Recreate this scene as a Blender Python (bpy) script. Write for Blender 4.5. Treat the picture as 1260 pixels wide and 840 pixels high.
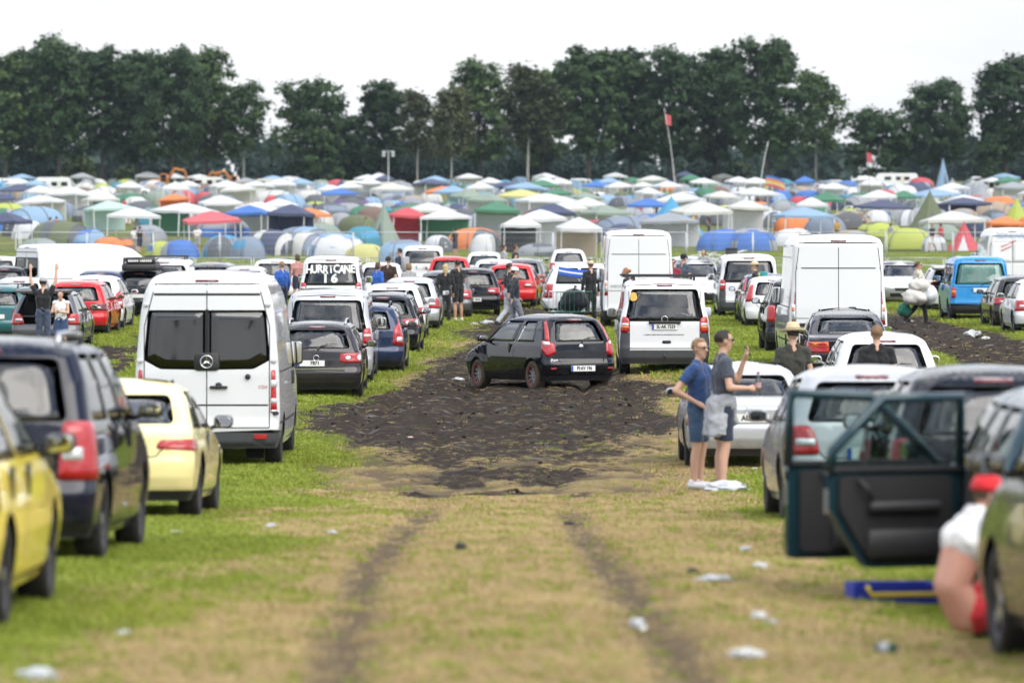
import bpy, bmesh, math, random
import numpy as np
from mathutils import Vector, Matrix, noise
from mathutils.geometry import delaunay_2d_cdt

random.seed(7); RNG = np.random.default_rng(7)
S = bpy.context.scene
COL = S.collection
PI = math.pi
for o in list(bpy.data.objects): bpy.data.objects.remove(o)

# ------------------------------------------------------------------ camera, sky, sun, exposure
F = 6300.0            # focal length in pixels of the 1260 px wide photograph
CAMZ = 3.65           # camera height above the level middle of the field
cam_d = bpy.data.cameras.new('camera'); cam = bpy.data.objects.new('camera', cam_d); COL.objects.link(cam)
cam.location = (0, 0, CAMZ); cam.rotation_euler = (math.radians(90) - math.atan(177 / F), 0, 0)
cam_d.sensor_width = 36; cam_d.lens = 36 * F / 1260; cam_d.clip_start = 0.5; cam_d.clip_end = 6000
cam_d.dof.use_dof = True; cam_d.dof.focus_distance = 98; cam_d.dof.aperture_fstop = 2.8
S.camera = cam
S.view_settings.view_transform = 'Standard'; S.view_settings.look = 'None'
S.view_settings.exposure = 1.08; S.view_settings.gamma = 1

SUN_EL, SUN_AZ = 50, 138        # degrees; azimuth clockwise from +Y: behind the camera, a little to the right
W = bpy.data.worlds.new('World'); S.world = W; W.use_nodes = True
nt = W.node_tree; nt.nodes.clear()
def wn(t, **k):
    n = nt.nodes.new(t)
    for a, b in k.items(): setattr(n, a, b)
    return n
wo = wn('ShaderNodeOutputWorld'); bg = wn('ShaderNodeBackground'); bg.inputs['Strength'].default_value = 0.10
sky = wn('ShaderNodeTexSky', sky_type='NISHITA', sun_disc=False)
sky.sun_elevation = math.radians(SUN_EL); sky.sun_rotation = math.radians(SUN_AZ)
sky.air_density = 1.0; sky.dust_density = 3.0; sky.ozone_density = 1.0
tc = wn('ShaderNodeTexCoord'); sep = wn('ShaderNodeSeparateXYZ'); nt.links.new(tc.outputs['Generated'], sep.inputs[0])
zm = wn('ShaderNodeMath', operation='ADD'); nt.links.new(sep.outputs['Z'], zm.inputs[0]); zm.inputs[1].default_value = 0.22
zx = wn('ShaderNodeMath', operation='MAXIMUM'); nt.links.new(zm.outputs[0], zx.inputs[0]); zx.inputs[1].default_value = 0.12
dv = wn('ShaderNodeVectorMath', operation='DIVIDE'); cb = wn('ShaderNodeCombineXYZ')
for i in range(3): nt.links.new(zx.outputs[0], cb.inputs[i])
nt.links.new(tc.outputs['Generated'], dv.inputs[0]); nt.links.new(cb.outputs[0], dv.inputs[1])
nz = wn('ShaderNodeTexNoise'); nz.inputs['Scale'].default_value = 2.3; nz.inputs['Detail'].default_value = 7; nz.inputs['Roughness'].default_value = 0.58
nt.links.new(dv.outputs[0], nz.inputs['Vector'])
cr = wn('ShaderNodeValToRGB'); e = cr.color_ramp.elements
e[0].position = 0.43; e[0].color = (1.6, 2.3, 3.9, 1); e[1].position = 0.57; e[1].color = (11.5, 11.6, 11.8, 1)
nt.links.new(nz.outputs['Fac'], cr.inputs['Fac'])
# towards the horizon the cloud layer closes to an even pale white, dimmer than overhead
hz = wn('ShaderNodeMapRange'); hz.inputs['From Min'].default_value = 0.05; hz.inputs['From Max'].default_value = 0.40
nt.links.new(sep.outputs['Z'], hz.inputs['Value'])
m1 = wn('ShaderNodeMix', data_type='RGBA')
c2 = wn('ShaderNodeValToRGB'); q = c2.color_ramp.elements; q[0].position = 0.35; q[0].color = (5.0, 5.08, 5.25, 1); q[1].position = 0.65; q[1].color = (5.9, 5.92, 5.98, 1); nt.links.new(nz.outputs['Fac'], c2.inputs['Fac']); nt.links.new(c2.outputs[0], m1.inputs[6])
nt.links.new(hz.outputs[0], m1.inputs[0]); nt.links.new(cr.outputs[0], m1.inputs[7])
m2 = wn('ShaderNodeMix', data_type='RGBA'); m2.inputs[0].default_value = 0.88
nt.links.new(sky.outputs[0], m2.inputs[6]); nt.links.new(m1.outputs[2], m2.inputs[7])
nt.links.new(m2.outputs[2], bg.inputs['Color']); nt.links.new(bg.outputs[0], wo.inputs['Surface'])

sun_d = bpy.data.lights.new('sun', 'SUN'); sun_d.energy = 1.5; sun_d.angle = math.radians(60); sun_d.color = (1, 0.95, 0.87)
sun = bpy.data.objects.new('sun', sun_d); COL.objects.link(sun)
az, el = math.radians(SUN_AZ), math.radians(SUN_EL)
sd = Vector((math.sin(az) * math.cos(el), math.cos(az) * math.cos(el), math.sin(el)))
sun.rotation_euler = sd.to_track_quat('Z', 'Y').to_euler(); sun.location = sd * 60

# ------------------------------------------------------------------ helpers
_GD = [-400, 0, 25, 30, 37, 44, 52, 61, 72, 100, 140, 330, 860, 1200, 1600, 5000]
_GZ = [1.75, 1.75, 1.30, 1.20, 1.02, 0.78, 0.45, 0.15, 0.0, -0.10, -0.02, 0, 5.35, 7.6, 7.9, 8.5]
_gd = np.linspace(-400, 5000, 54001); _gz = np.interp(_gd, _GD, _GZ)
_k = np.ones(81) / 81; _gz = np.convolve(np.pad(_gz, 40, 'edge'), _k, 'valid')
def gz0(x, y):
    """height of the field without ruts"""
    x = np.asarray(x, float); y = np.asarray(y, float)
    z = np.interp(y, _gd, _gz)
    z = z - .16 * np.clip((x - 1.2) / 1.5, 0, 1) * np.clip(1 - abs(y - 31) / 14, 0, 1)
    return z + np.clip(0.035 * x, -0.12, 0.22) * np.clip(1 - abs(y - 105) / 40, 0, 1)
def gz(x, y): return float(gz0(x, y))
def at(px, s):
    """ground point seen at photo column px where one metre spans s photo pixels"""
    return (px - 630) / s, F / s

MATS = {}
def new_mat(name):
    m = bpy.data.materials.new(name); m.use_nodes = True; MATS[name] = m
    return m, m.node_tree, m.node_tree.nodes['Principled BSDF']
def mat(name, col=(.5, .5, .5), rough=.5, metal=0, coat=0, spec=.5, trans=0, var=0, vscale=6, emit=None, sheen=0, bump=0, bscale=40, sub=0):
    if name in MATS: return MATS[name]
    m, t, b = new_mat(name)
    b.inputs['Base Color'].default_value = (*col, 1); b.inputs['Roughness'].default_value = rough
    b.inputs['Metallic'].default_value = metal; b.inputs['Coat Weight'].default_value = coat; b.inputs['Coat Roughness'].default_value = .05
    b.inputs['Specular IOR Level'].default_value = spec; b.inputs['Sheen Weight'].default_value = sheen
    if sub:
        b.inputs['Subsurface Weight'].default_value = sub; b.inputs['Subsurface Radius'].default_value = (.02, .008, .004)
    if var or bump:
        tcn = t.nodes.new('ShaderNodeTexCoord'); n = t.nodes.new('ShaderNodeTexNoise'); n.inputs['Scale'].default_value = vscale; n.inputs['Detail'].default_value = 5
        t.links.new(tcn.outputs['Object'], n.inputs['Vector'])
        if var:
            mr = t.nodes.new('ShaderNodeMapRange'); mr.inputs['To Min'].default_value = 1 - var; mr.inputs['To Max'].default_value = 1 + var
            t.links.new(n.outputs['Fac'], mr.inputs['Value'])
            mx = t.nodes.new('ShaderNodeMix'); mx.data_type = 'RGBA'; mx.blend_type = 'MULTIPLY'; mx.inputs[0].default_value = 1
            mx.inputs[6].default_value = (*col, 1); t.links.new(mr.outputs[0], mx.inputs[7]); t.links.new(mx.outputs[2], b.inputs['Base Color'])
        if bump:
            n2 = t.nodes.new('ShaderNodeTexNoise'); n2.inputs['Scale'].default_value = bscale; n2.inputs['Detail'].default_value = 4
            t.links.new(tcn.outputs['Object'], n2.inputs['Vector'])
            bp = t.nodes.new('ShaderNodeBump'); bp.inputs['Strength'].default_value = bump; bp.inputs['Distance'].default_value = .03
            t.links.new(n2.outputs['Fac'], bp.inputs['Height']); t.links.new(bp.outputs[0], b.inputs['Normal'])
    return m
def glass_mat(name, tint, gloss=1.0):
    if name in MATS: return MATS[name]
    m = bpy.data.materials.new(name); m.use_nodes = True; MATS[name] = m; t = m.node_tree; t.nodes.clear()
    o = t.nodes.new('ShaderNodeOutputMaterial'); mx = t.nodes.new('ShaderNodeMixShader'); tr = t.nodes.new('ShaderNodeBsdfTransparent')
    gl = t.nodes.new('ShaderNodeBsdfGlossy'); fr = t.nodes.new('ShaderNodeFresnel'); fr.inputs['IOR'].default_value = 1.8
    tr.inputs['Color'].default_value = (*tint, 1); gl.inputs['Roughness'].default_value = .04; gl.inputs['Color'].default_value = (gloss, gloss, gloss, 1)
    t.links.new(fr.outputs[0], mx.inputs[0]); t.links.new(tr.outputs[0], mx.inputs[1]); t.links.new(gl.outputs[0], mx.inputs[2]); t.links.new(mx.outputs[0], o.inputs[0])
    return m
def paint(name, col, metal=0.0, dirt=.5):
    """car paint: clear coat over colour, mud thrown up along the sills"""
    key = 'paint_' + name
    if key in MATS: return MATS[key]
    m, t, b = new_mat(key)
    b.inputs['Metallic'].default_value = metal; b.inputs['Coat Weight'].default_value = 1; b.inputs['Coat Roughness'].default_value = .04
    tcn = t.nodes.new('ShaderNodeTexCoord'); sp = t.nodes.new('ShaderNodeSeparateXYZ'); t.links.new(tcn.outputs['Object'], sp.inputs[0])
    mr = t.nodes.new('ShaderNodeMapRange'); mr.inputs['From Min'].default_value = .75; mr.inputs['From Max'].default_value = .18; mr.inputs['To Max'].default_value = .62
    t.links.new(sp.outputs['Z'], mr.inputs['Value'])
    n = t.nodes.new('ShaderNodeTexNoise'); n.inputs['Scale'].default_value = 5; n.inputs['Detail'].default_value = 8; n.inputs['Roughness'].default_value = .7
    t.links.new(tcn.outputs['Object'], n.inputs['Vector'])
    ad = t.nodes.new('ShaderNodeMath'); ad.operation = 'ADD'; t.links.new(mr.outputs[0], ad.inputs[0]); t.links.new(n.outputs['Fac'], ad.inputs[1])
    ss = t.nodes.new('ShaderNodeMapRange'); ss.interpolation_type = 'SMOOTHSTEP'; ss.inputs['From Min'].default_value = .80; ss.inputs['From Max'].default_value = 1.25; ss.inputs['To Max'].default_value = dirt
    t.links.new(ad.outputs[0], ss.inputs['Value'])
    mx = t.nodes.new('ShaderNodeMix'); mx.data_type = 'RGBA'; mx.inputs[6].default_value = (*col, 1); mx.inputs[7].default_value = (.10, .08, .055, 1)
    t.links.new(ss.outputs[0], mx.inputs[0]); t.links.new(mx.outputs[2], b.inputs['Base Color'])
    rr = t.nodes.new('ShaderNodeMapRange'); rr.inputs['To Min'].default_value = .45; b.inputs['Specular IOR Level'].default_value = .0; rr.inputs['To Max'].default_value = .85; t.links.new(ss.outputs[0], rr.inputs['Value'])
    t.links.new(rr.outputs[0], b.inputs['Roughness'])
    cc = t.nodes.new('ShaderNodeMath'); cc.operation = 'SUBTRACT'; cc.inputs[0].default_value = 1; t.links.new(ss.outputs[0], cc.inputs[1]); t.links.new(cc.outputs[0], b.inputs['Coat Weight'])
    return m

def tag(o, label=None, cat=None, group=None, kind=None):
    if label: o['label'] = label
    if cat: o['category'] = cat
    if group: o['group'] = group
    if kind: o['kind'] = kind
    return o
def empty(name, loc=(0, 0, 0), rz=0, label=None, cat=None, group=None):
    o = bpy.data.objects.new(name, None); COL.objects.link(o); o.location = loc; o.rotation_euler = (0, 0, rz)
    o.empty_display_size = .2
    return tag(o, label, cat, group)
def mesh(verts, faces, name='m', smooth=False, mi=None):
    me = bpy.data.meshes.new(name); me.from_pydata([tuple(v) for v in verts], [], [tuple(f) for f in faces])
    if smooth: me.polygons.foreach_set('use_smooth', [True] * len(me.polygons))
    if mi is not None: me.polygons.foreach_set('material_index', mi)
    me.update(); return me
def obj(name, me, m=None, parent=None, loc=None, rot=None):
    """link mesh me as one object; materials sit on the object so that meshes can be shared"""
    o = bpy.data.objects.new(name, me); COL.objects.link(o)
    ms = m if isinstance(m, (list, tuple)) else [m]
    while len(me.materials) < len(ms): me.materials.append(None)
    for i, x in enumerate(ms):
        o.material_slots[i].link = 'OBJECT'; o.material_slots[i].material = x
    if parent: o.parent = parent
    if loc is not None: o.location = loc
    if rot is not None: o.rotation_euler = rot
    return o
class MB:
    """collects shapes into one mesh"""
    def __init__(s): s.v = []; s.f = []; s.m = []
    def add(s, v, f, mi=0):
        n = len(s.v); s.v += [tuple(p) for p in v]; s.f += [tuple(i + n for i in q) for q in f]; s.m += [mi] * len(f); return s
    def box(s, c, d, rz=0, mi=0, rx=0, ry=0):
        M = Matrix.Rotation(rz, 3, 'Z') @ Matrix.Rotation(ry, 3, 'Y') @ Matrix.Rotation(rx, 3, 'X')
        v = [Vector(c) + M @ Vector((x * d[0] / 2, y * d[1] / 2, z * d[2] / 2)) for z in (-1, 1) for x, y in ((-1, -1), (1, -1), (1, 1), (-1, 1))]
        return s.add(v, [(3, 2, 1, 0), (4, 5, 6, 7), (0, 1, 5, 4), (1, 2, 6, 5), (2, 3, 7, 6), (3, 0, 4, 7)], mi)
    def rbox(s, c, d, r, n=3, mi=0, axis='z', rot=None):
        """box rounded in plan about one axis, with softened ends"""
        hx, hy, hz = d[0] / 2, d[1] / 2, d[2] / 2; r = min(r, hx * .98, hy * .98)
        out = []
        for cx, cy, a0 in ((1, 1, 0), (-1, 1, 90), (-1, -1, 180), (1, -1, 270)):
            for i in range(n + 1):
                a = math.radians(a0 + 90 * i / n); out.append((cx * (hx - r) + r * math.cos(a), cy * (hy - r) + r * math.sin(a)))
        k = len(out); ins = min(r * .5, hz * .6, .03)
        rings = []
        for z, sh in ((-hz, ins), (-hz + ins, 0), (hz - ins, 0), (hz, ins)):
            rings += [(x * (1 - sh / hx), y * (1 - sh / hy), z) for x, y in out]
        P = {'z': lambda p: p, 'y': lambda p: (p[0], -p[2], p[1]), 'x': lambda p: (p[2], p[0], p[1])}[axis]
        v = [Vector(P(p)) for p in rings]
        if rot is not None: v = [rot @ p for p in v]
        v = [p + Vector(c) for p in v]
        f = [tuple(range(k))[::-1], tuple(range(3 * k, 4 * k))]
        for j in range(3):
            for i in range(k): f.append((j * k + i, j * k + (i + 1) % k, (j + 1) * k + (i + 1) % k, (j + 1) * k + i))
        return s.add(v, f, mi)
    def tube(s, pts, r, n=6, mi=0, cap=True):
        pts = [Vector(p) for p in pts]; rs = r if isinstance(r, (list, tuple)) else [r] * len(pts)
        v = []; up = None
        for i, p in enumerate(pts):
            d = (pts[min(i + 1, len(pts) - 1)] - pts[max(i - 1, 0)]).normalized()
            if up is None: up = Vector((0, 0, 1)) if abs(d.z) < .9 else Vector((1, 0, 0))
            a = d.cross(up).normalized(); b = a.cross(d).normalized(); up = b
            v += [p + rs[i] * (math.cos(2 * PI * k / n) * a + math.sin(2 * PI * k / n) * b) for k in range(n)]
        f = [(i * n + k, i * n + (k + 1) % n, (i + 1) * n + (k + 1) % n, (i + 1) * n + k) for i in range(len(pts) - 1) for k in range(n)]
        if cap: f += [tuple(range(n))[::-1], tuple(range((len(pts) - 1) * n, len(pts) * n))]
        return s.add(v, f, mi)
    def lathe(s, prof, n=16, mi=0, M=None):
        """prof: list of (radius, height); closed at the ends where radius is 0"""
        v = [(r * math.cos(2 * PI * k / n), r * math.sin(2 * PI * k / n), z) for r, z in prof for k in range(n)]
        f = [(i * n + k, i * n + (k + 1) % n, (i + 1) * n + (k + 1) % n, (i + 1) * n + k) for i in range(len(prof) - 1) for k in range(n)]
        if M is not None: v = [M @ Vector(p) for p in v]
        return s.add(v, f, mi)
    def mesh(s, name='m', smooth=False): return mesh(s.v, s.f, name, smooth, s.m)
    def build(s, name, m, parent=None, smooth=False, loc=None, rot=None): return obj(name, s.mesh(name, smooth), m, parent, loc, rot)
def copy_tree(o, parent=None):
    c = o.copy(); COL.objects.link(c); c.parent = parent
    for ch in list(o.children): copy_tree(ch, c)
    return c
TMP = bpy.data.scenes.new('workbench')      # scratch scene for evaluating text and modifiers, removed at the end
def evaluated(o):
    TMP.collection.objects.link(o); vl = TMP.view_layers[0]; vl.update(); dg = vl.depsgraph
    return bpy.data.meshes.new_from_object(o.evaluated_get(dg))
_txt = {}
def text_mesh(s, size, bold=0.0):
    k = (s, size, bold)
    if k not in _txt:
        cu = bpy.data.curves.new('t', 'FONT'); cu.body = s; cu.size = size; cu.align_x = 'CENTER'; cu.align_y = 'CENTER'; cu.offset = bold; cu.resolution_u = 2
        o = bpy.data.objects.new('t', cu); me = evaluated(o)
        bpy.data.objects.remove(o); bpy.data.curves.remove(cu); me.materials.clear(); _txt[k] = me
    return _txt[k]
def bake(me, mods):
    """apply modifiers to a mesh and give back the result"""
    o = bpy.data.objects.new('b', me)
    for t, kw in mods:
        md = o.modifiers.new(t, t)
        for a, b in kw.items(): setattr(md, a, b)
    r = evaluated(o)
    bpy.data.objects.remove(o); return r

# ------------------------------------------------------------------ ground
def _h(ix, iy, seed):
    n = (ix.astype(np.int64) * 374761393 + iy.astype(np.int64) * 668265263 + seed * 1442695041) & 0x7fffffff
    n = ((n ^ (n >> 13)) * 1274126177) & 0x7fffffff
    return ((n ^ (n >> 16)) & 0xffff) / 65535.0
def vn(x, y, seed=0):
    x = np.asarray(x, float); y = np.asarray(y, float); ix = np.floor(x); iy = np.floor(y); fx = x - ix; fy = y - iy
    fx = fx * fx * (3 - 2 * fx); fy = fy * fy * (3 - 2 * fy)
    a = _h(ix, iy, seed); b = _h(ix + 1, iy, seed); c = _h(ix, iy + 1, seed); d = _h(ix + 1, iy + 1, seed)
    return (a + (b - a) * fx) * (1 - fy) + (c + (d - c) * fx) * fy
def fbm(x, y, o=4, seed=0):
    s = 0; a = .5; t = 0
    for i in range(o): s = s + a * vn(x * 2 ** i, y * 2 ** i, seed + i); t += a; a *= .55
    return s / t
def sst(a, b, x):
    t = np.clip((x - a) / (b - a), 0, 1); return t * t * (3 - 2 * t)
_mD = [56, 62, 72, 78, 85, 92, 100, 108, 117, 128, 140, 160, 182]
_mL = [-1.5, -1.8, -2.2, -2.6, -3.1, -2.8, -2.2, -1.7, -1.2, -.9, -.7, -.2, .6]
_mR = [1.2, 1.5, 1.9, 2.2, 2.5, 2.1, 2.1, 1.7, .9, .8, 1.2, 2.6, 2.6]
_mS = [0, .20, .34, .50, .80, 1, 1, 1, .95, .85, .85, .8, 0]
def ground_masks(x, y):
    x = np.asarray(x, float); y = np.asarray(y, float)
    wob = (fbm(x * .7, y * .22, 4, 3) - .5) * 1.9; brk = fbm(x * 1.9, y * .75, 4, 11)
    xl = np.interp(y, _mD, _mL); xr = np.interp(y, _mD, _mR); st = np.interp(y, _mD, _mS, 0, 0)
    d = np.minimum(x - xl, xr - x) + wob
    mud = np.clip(1.4 * sst(-1.5, .9, d) * st * sst(.14, .55, brk + st * .22), 0, 1.15)
    def spot(cx, cy, rx, ry, a, sd):
        r = ((x - cx) / rx) ** 2 + ((y - cy) / ry) ** 2
        return a * sst(1.25, .45, r + (fbm(x * 4, y * 1.4, 3, sd) - .5) * 1.6)
    for q in ((-1.02, 59.5, .30, 1.5, 1, 20), (.12, 60.2, .85, .8, .75, 21), (-.58, 65.5, .5, 3.2, .8, 22), (.35, 66, .7, 3.4, .6, 23),
              (-.8, 73, .9, 4, .6, 24), (.75, 58.5, .3, .8, .55, 25), (1.3, 70, .5, 3, .4, 26)):
        mud = np.maximum(mud, spot(*q))
    rl = sst(9.0, 9.8, x + wob) * sst(13.2, 12.2, x - wob) * sst(90, 105, y) * sst(172, 150, y) * sst(.25, .5, brk + .2)
    ll = sst(-10.4, -9.6, x + wob) * sst(-7.9, -8.6, x - wob) * sst(85, 95, y) * sst(150, 135, y) * sst(.3, .55, brk + .12)
    mud = np.clip(np.maximum(mud, np.maximum(rl * 1.1, ll)), 0, 1.1)
    w = .20 + .08 * vn(y * .6, x * 0, 31)
    a = np.exp(-((x + .93 + .07 * np.sin(y * .21)) / w) ** 2); b = np.exp(-((x - .86 + (y - 25) * .0105 + .05 * np.sin(y * .17 + 1)) / w) ** 2)
    rut = np.maximum(a, b) * sst(20, 26, y) * sst(60, 50, y) * sst(.2, .6, fbm(x * 2.5, y * .7, 3, 41) + .25)
    worn = sst(54, 62, y) * sst(92, 78, y) * sst(3.2, 1.6, abs(x + .2 + wob * .6)) * sst(.40, .62, fbm(x * 2.2, y * .8, 4, 43) + .06); rut = np.maximum(rut, worn * .8)
    dry = np.clip(1.65 - abs(x - .2) / 2.2, 0, 1) * sst(150, 90, y) + (fbm(x * .75, y * .25, 4, 51) - .5) * 1.5
    dry = np.clip(dry + .18 * sst(1.0, 1.6, x) * sst(4, 2.5, x), 0, 1)
    return mud, np.clip(rut, 0, 1), dry
def ground_z(x, y):
    z = gz0(x, y); mud, rut, dry = ground_masks(x, y)
    clod = (fbm(x * 4.6, y * 3.4, 4, 61) - .5) * .12 + (vn(x * 7, y * 6, 71) - .5) * .05
    tr = sum(np.exp(-((x - c - a * np.sin(y * f_ + p)) / .13) ** 2) for c, a, f_, p in ((-1.9, .5, .06, 0), (-.5, .6, .055, .4), (.9, .5, .07, 1.0), (-2.7, .4, .08, 2), (1.9, .4, .06, 3), (11.1, .3, .07, 0), (12.3, .3, .07, .5)))
    return z - rut * .055 - mud * np.clip(tr, 0, 1) * .10 + mud * (clod * (1 - .5 * np.clip(tr, 0, 1)) + .012) + (fbm(x * .5, y * .35, 3, 81) - .5) * .05 * np.clip(1 - abs(y - 70) / 60, 0, 1), mud, rut, dry
def lines(*seg): return np.concatenate([np.arange(a, b, st) for a, b, st in seg])
gx = lines((-2600, -300, 250), (-300, -60, 30), (-60, -14, 1.6), (-14, 14, .14), (14, 60, 1.6), (60, 300, 30), (300, 2601, 250))
gy = lines((-400, 0, 40), (0, 22, 1), (22, 62, .12), (62, 130, .2), (130, 200, .8), (200, 340, 4), (340, 900, 14), (900, 5001, 200))
GX, GY = np.meshgrid(gx, gy); GZ, mud_a, rut_a, dry_a = ground_z(GX, GY)
nx, ny = len(gx), len(gy)
idx = np.arange(nx * ny).reshape(ny, nx)
quads = np.stack([idx[:-1, :-1], idx[:-1, 1:], idx[1:, 1:], idx[1:, :-1]], -1).reshape(-1, 4)
gme = bpy.data.meshes.new('ground')
gme.vertices.add(nx * ny); gme.vertices.foreach_set('co', np.stack([GX, GY, GZ], -1).ravel())
gme.loops.add(quads.size); gme.loops.foreach_set('vertex_index', quads.ravel())
gme.polygons.add(len(quads)); gme.polygons.foreach_set('loop_start', np.arange(0, quads.size, 4)); gme.polygons.foreach_set('use_smooth', [True] * len(quads))
gme.update(calc_edges=True)
for nm, ar in (('mud', mud_a), ('rut', rut_a), ('dry', dry_a)):
    a = gme.attributes.new(nm, 'FLOAT', 'POINT'); a.data.foreach_set('value', ar.ravel().astype(np.float32))
def ground_material():
    m, t, b = new_mat('field'); N = t.nodes; L = t.links
    def nd(k, **kw):
        n = N.new(k)
        for p, q in kw.items(): setattr(n, p, q)
        return n
    def mixc(f, a, c):
        n = nd('ShaderNodeMix', data_type='RGBA')
        if isinstance(f, float): n.inputs[0].default_value = f
        else: L.new(f, n.inputs[0])
        for i, v in ((6, a), (7, c)):
            if isinstance(v, tuple): n.inputs[i].default_value = (*v, 1)
            else: L.new(v, n.inputs[i])
        return n.outputs[2]
    geo = nd('ShaderNodeNewGeometry')
    def nz(sc, det=6, r=.6):
        n = nd('ShaderNodeTexNoise'); n.inputs['Scale'].default_value = sc; n.inputs['Detail'].default_value = det; n.inputs['Roughness'].default_value = r
        L.new(geo.outputs['Position'], n.inputs['Vector']); return n.outputs['Fac']
    def rng(v, a, c, lo=0., hi=1.):
        n = nd('ShaderNodeMapRange', interpolation_type='SMOOTHSTEP'); L.new(v, n.inputs['Value'])
        for k, q in (('From Min', a), ('From Max', c), ('To Min', lo), ('To Max', hi)): n.inputs[k].default_value = q
        return n.outputs[0]
    def att(n_): n = nd('ShaderNodeAttribute'); n.attribute_name = n_; return n.outputs['Fac']
    def add(a, c, op='ADD'):
        n = nd('ShaderNodeMath', operation=op)
        for i, v in enumerate((a, c)):
            if isinstance(v, float): n.inputs[i].default_value = v
            else: L.new(v, n.inputs[i])
        return n.outputs[0]
    big = nz(.16, 4); mid = nz(1.4, 5); fine = nz(16, 5, .7)
    green = mixc(mid, (.09, .12, .018), (.24, .26, .05)); straw = mixc(fine, (.26, .185, .075), (.56, .43, .20))
    g1 = mixc(rng(add(att('dry'), add(big, -.5)), .25, .75), green, straw)
    g1 = mixc(rng(fine, .58, .72, 0, .5), g1, (.05, .042, .02))
    soil = mixc(fine, (.085, .058, .035), (.20, .142, .085)); g2 = mixc(rng(add(att('rut'), add(fine, -.5)), .2, .95, 0, .85), g1, soil)
    wetm = mixc(fine, (.012, .0075, .004), (.060, .037, .018)); mudf = rng(add(add(att('mud'), add(add(nz(6, 7, .75), -.5), 1.25, 'MULTIPLY')), add(add(nz(1.3, 4), -.5), .7, 'MULTIPLY')), .36, .50)
    wetm = mixc(rng(nz(2.6, 6, .65), .52, .66, 0, .8), wetm, (.17, .12, .062))
    col = mixc(mudf, g2, wetm)
    L.new(col, b.inputs['Base Color'])
    wet = rng(nz(1.7, 5), .57, .70)
    rough = nd('ShaderNodeMix', data_type='FLOAT'); L.new(add(mudf, wet, 'MULTIPLY'), rough.inputs[0]); rough.inputs[2].default_value = .95; rough.inputs[3].default_value = .33
    L.new(rough.outputs[0], b.inputs['Roughness']); b.inputs['Specular IOR Level'].default_value = .3
    bp = nd('ShaderNodeBump'); bp.inputs['Strength'].default_value = 1; bp.inputs['Distance'].default_value = .10
    L.new(add(fine, nz(45, 3), 'ADD'), bp.inputs['Height']); L.new(bp.outputs[0], b.inputs['Normal'])
    return m
gme.materials.append(ground_material())
go = bpy.data.objects.new('ground', gme); COL.objects.link(go); tag(go, 'grass field with a churned black mud track down the middle', 'field', kind='structure')

# grass: tufts of blades scattered over the field, sparse in the mud
def blade_mat(name, c1, c2):
    m, t, b = new_mat(name); oi = t.nodes.new('ShaderNodeObjectInfo'); gi = t.nodes.new('ShaderNodeNewGeometry')
    n = t.nodes.new('ShaderNodeTexNoise'); n.inputs['Scale'].default_value = .9; n.inputs['Detail'].default_value = 4; t.links.new(gi.outputs['Position'], n.inputs['Vector'])
    a = t.nodes.new('ShaderNodeMath'); a.operation = 'MULTIPLY_ADD'; t.links.new(n.outputs['Fac'], a.inputs[0]); a.inputs[1].default_value = 1.2; t.links.new(gi.outputs['Random Per Island'], a.inputs[2])
    s = t.nodes.new('ShaderNodeMath'); s.operation = 'SUBTRACT'; t.links.new(a.outputs[0], s.inputs[0]); s.inputs[1].default_value = .6
    mx = t.nodes.new('ShaderNodeMix'); mx.data_type = 'RGBA'; mx.inputs[6].default_value = (*c1, 1); mx.inputs[7].default_value = (*c2, 1); t.links.new(s.outputs[0], mx.inputs[0])
    t.links.new(mx.outputs[2], b.inputs['Base Color']); b.inputs['Roughness'].default_value = .6; b.inputs['Specular IOR Level'].default_value = .25
    tl = t.nodes.new('ShaderNodeBsdfTranslucent'); t.links.new(mx.outputs[2], tl.inputs[0]); ms = t.nodes.new('ShaderNodeMixShader'); ms.inputs[0].default_value = .3
    o = t.nodes['Material Output']; t.links.new(b.outputs[0], ms.inputs[1]); t.links.new(tl.outputs[0], ms.inputs[2]); t.links.new(ms.outputs[0], o.inputs[0])
    return m
GM = blade_mat('green_blade', (.105, .165, .014), (.32, .38, .05)); SM = blade_mat('straw_blade', (.30, .205, .085), (.62, .48, .24))
def tuft(name, nb, h, spread, lean, m, seed, w=.006):
    r = random.Random(seed); v = []; f = []
    for i in range(nb):
        a = r.uniform(0, 2 * PI); d = spread * math.sqrt(r.random()); bx, by = d * math.cos(a), d * math.sin(a)
        hh = h * r.uniform(.5, 1.15); la = r.uniform(0, 2 * PI); l = hh * lean * r.uniform(.3, 1.4); fa = r.uniform(0, PI); wx, wy = w * math.cos(fa), w * math.sin(fa)
        mx_, my = bx + l * .35 * math.cos(la), by + l * .35 * math.sin(la); tx, ty = bx + l * math.cos(la), by + l * math.sin(la)
        n = len(v); v += [(bx - wx, by - wy, -.01), (bx + wx, by + wy, -.01), (mx_ + wx * .8, my + wy * .8, hh * .6), (mx_ - wx * .8, my - wy * .8, hh * .6), (tx, ty, hh * (1 - .25 * min(1, lean)))]
        f += [(n, n + 1, n + 2, n + 3), (n + 3, n + 2, n + 4)]
    o = bpy.data.objects.new(name, mesh(v, f, name)); o.data.materials.append(m); return o
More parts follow.
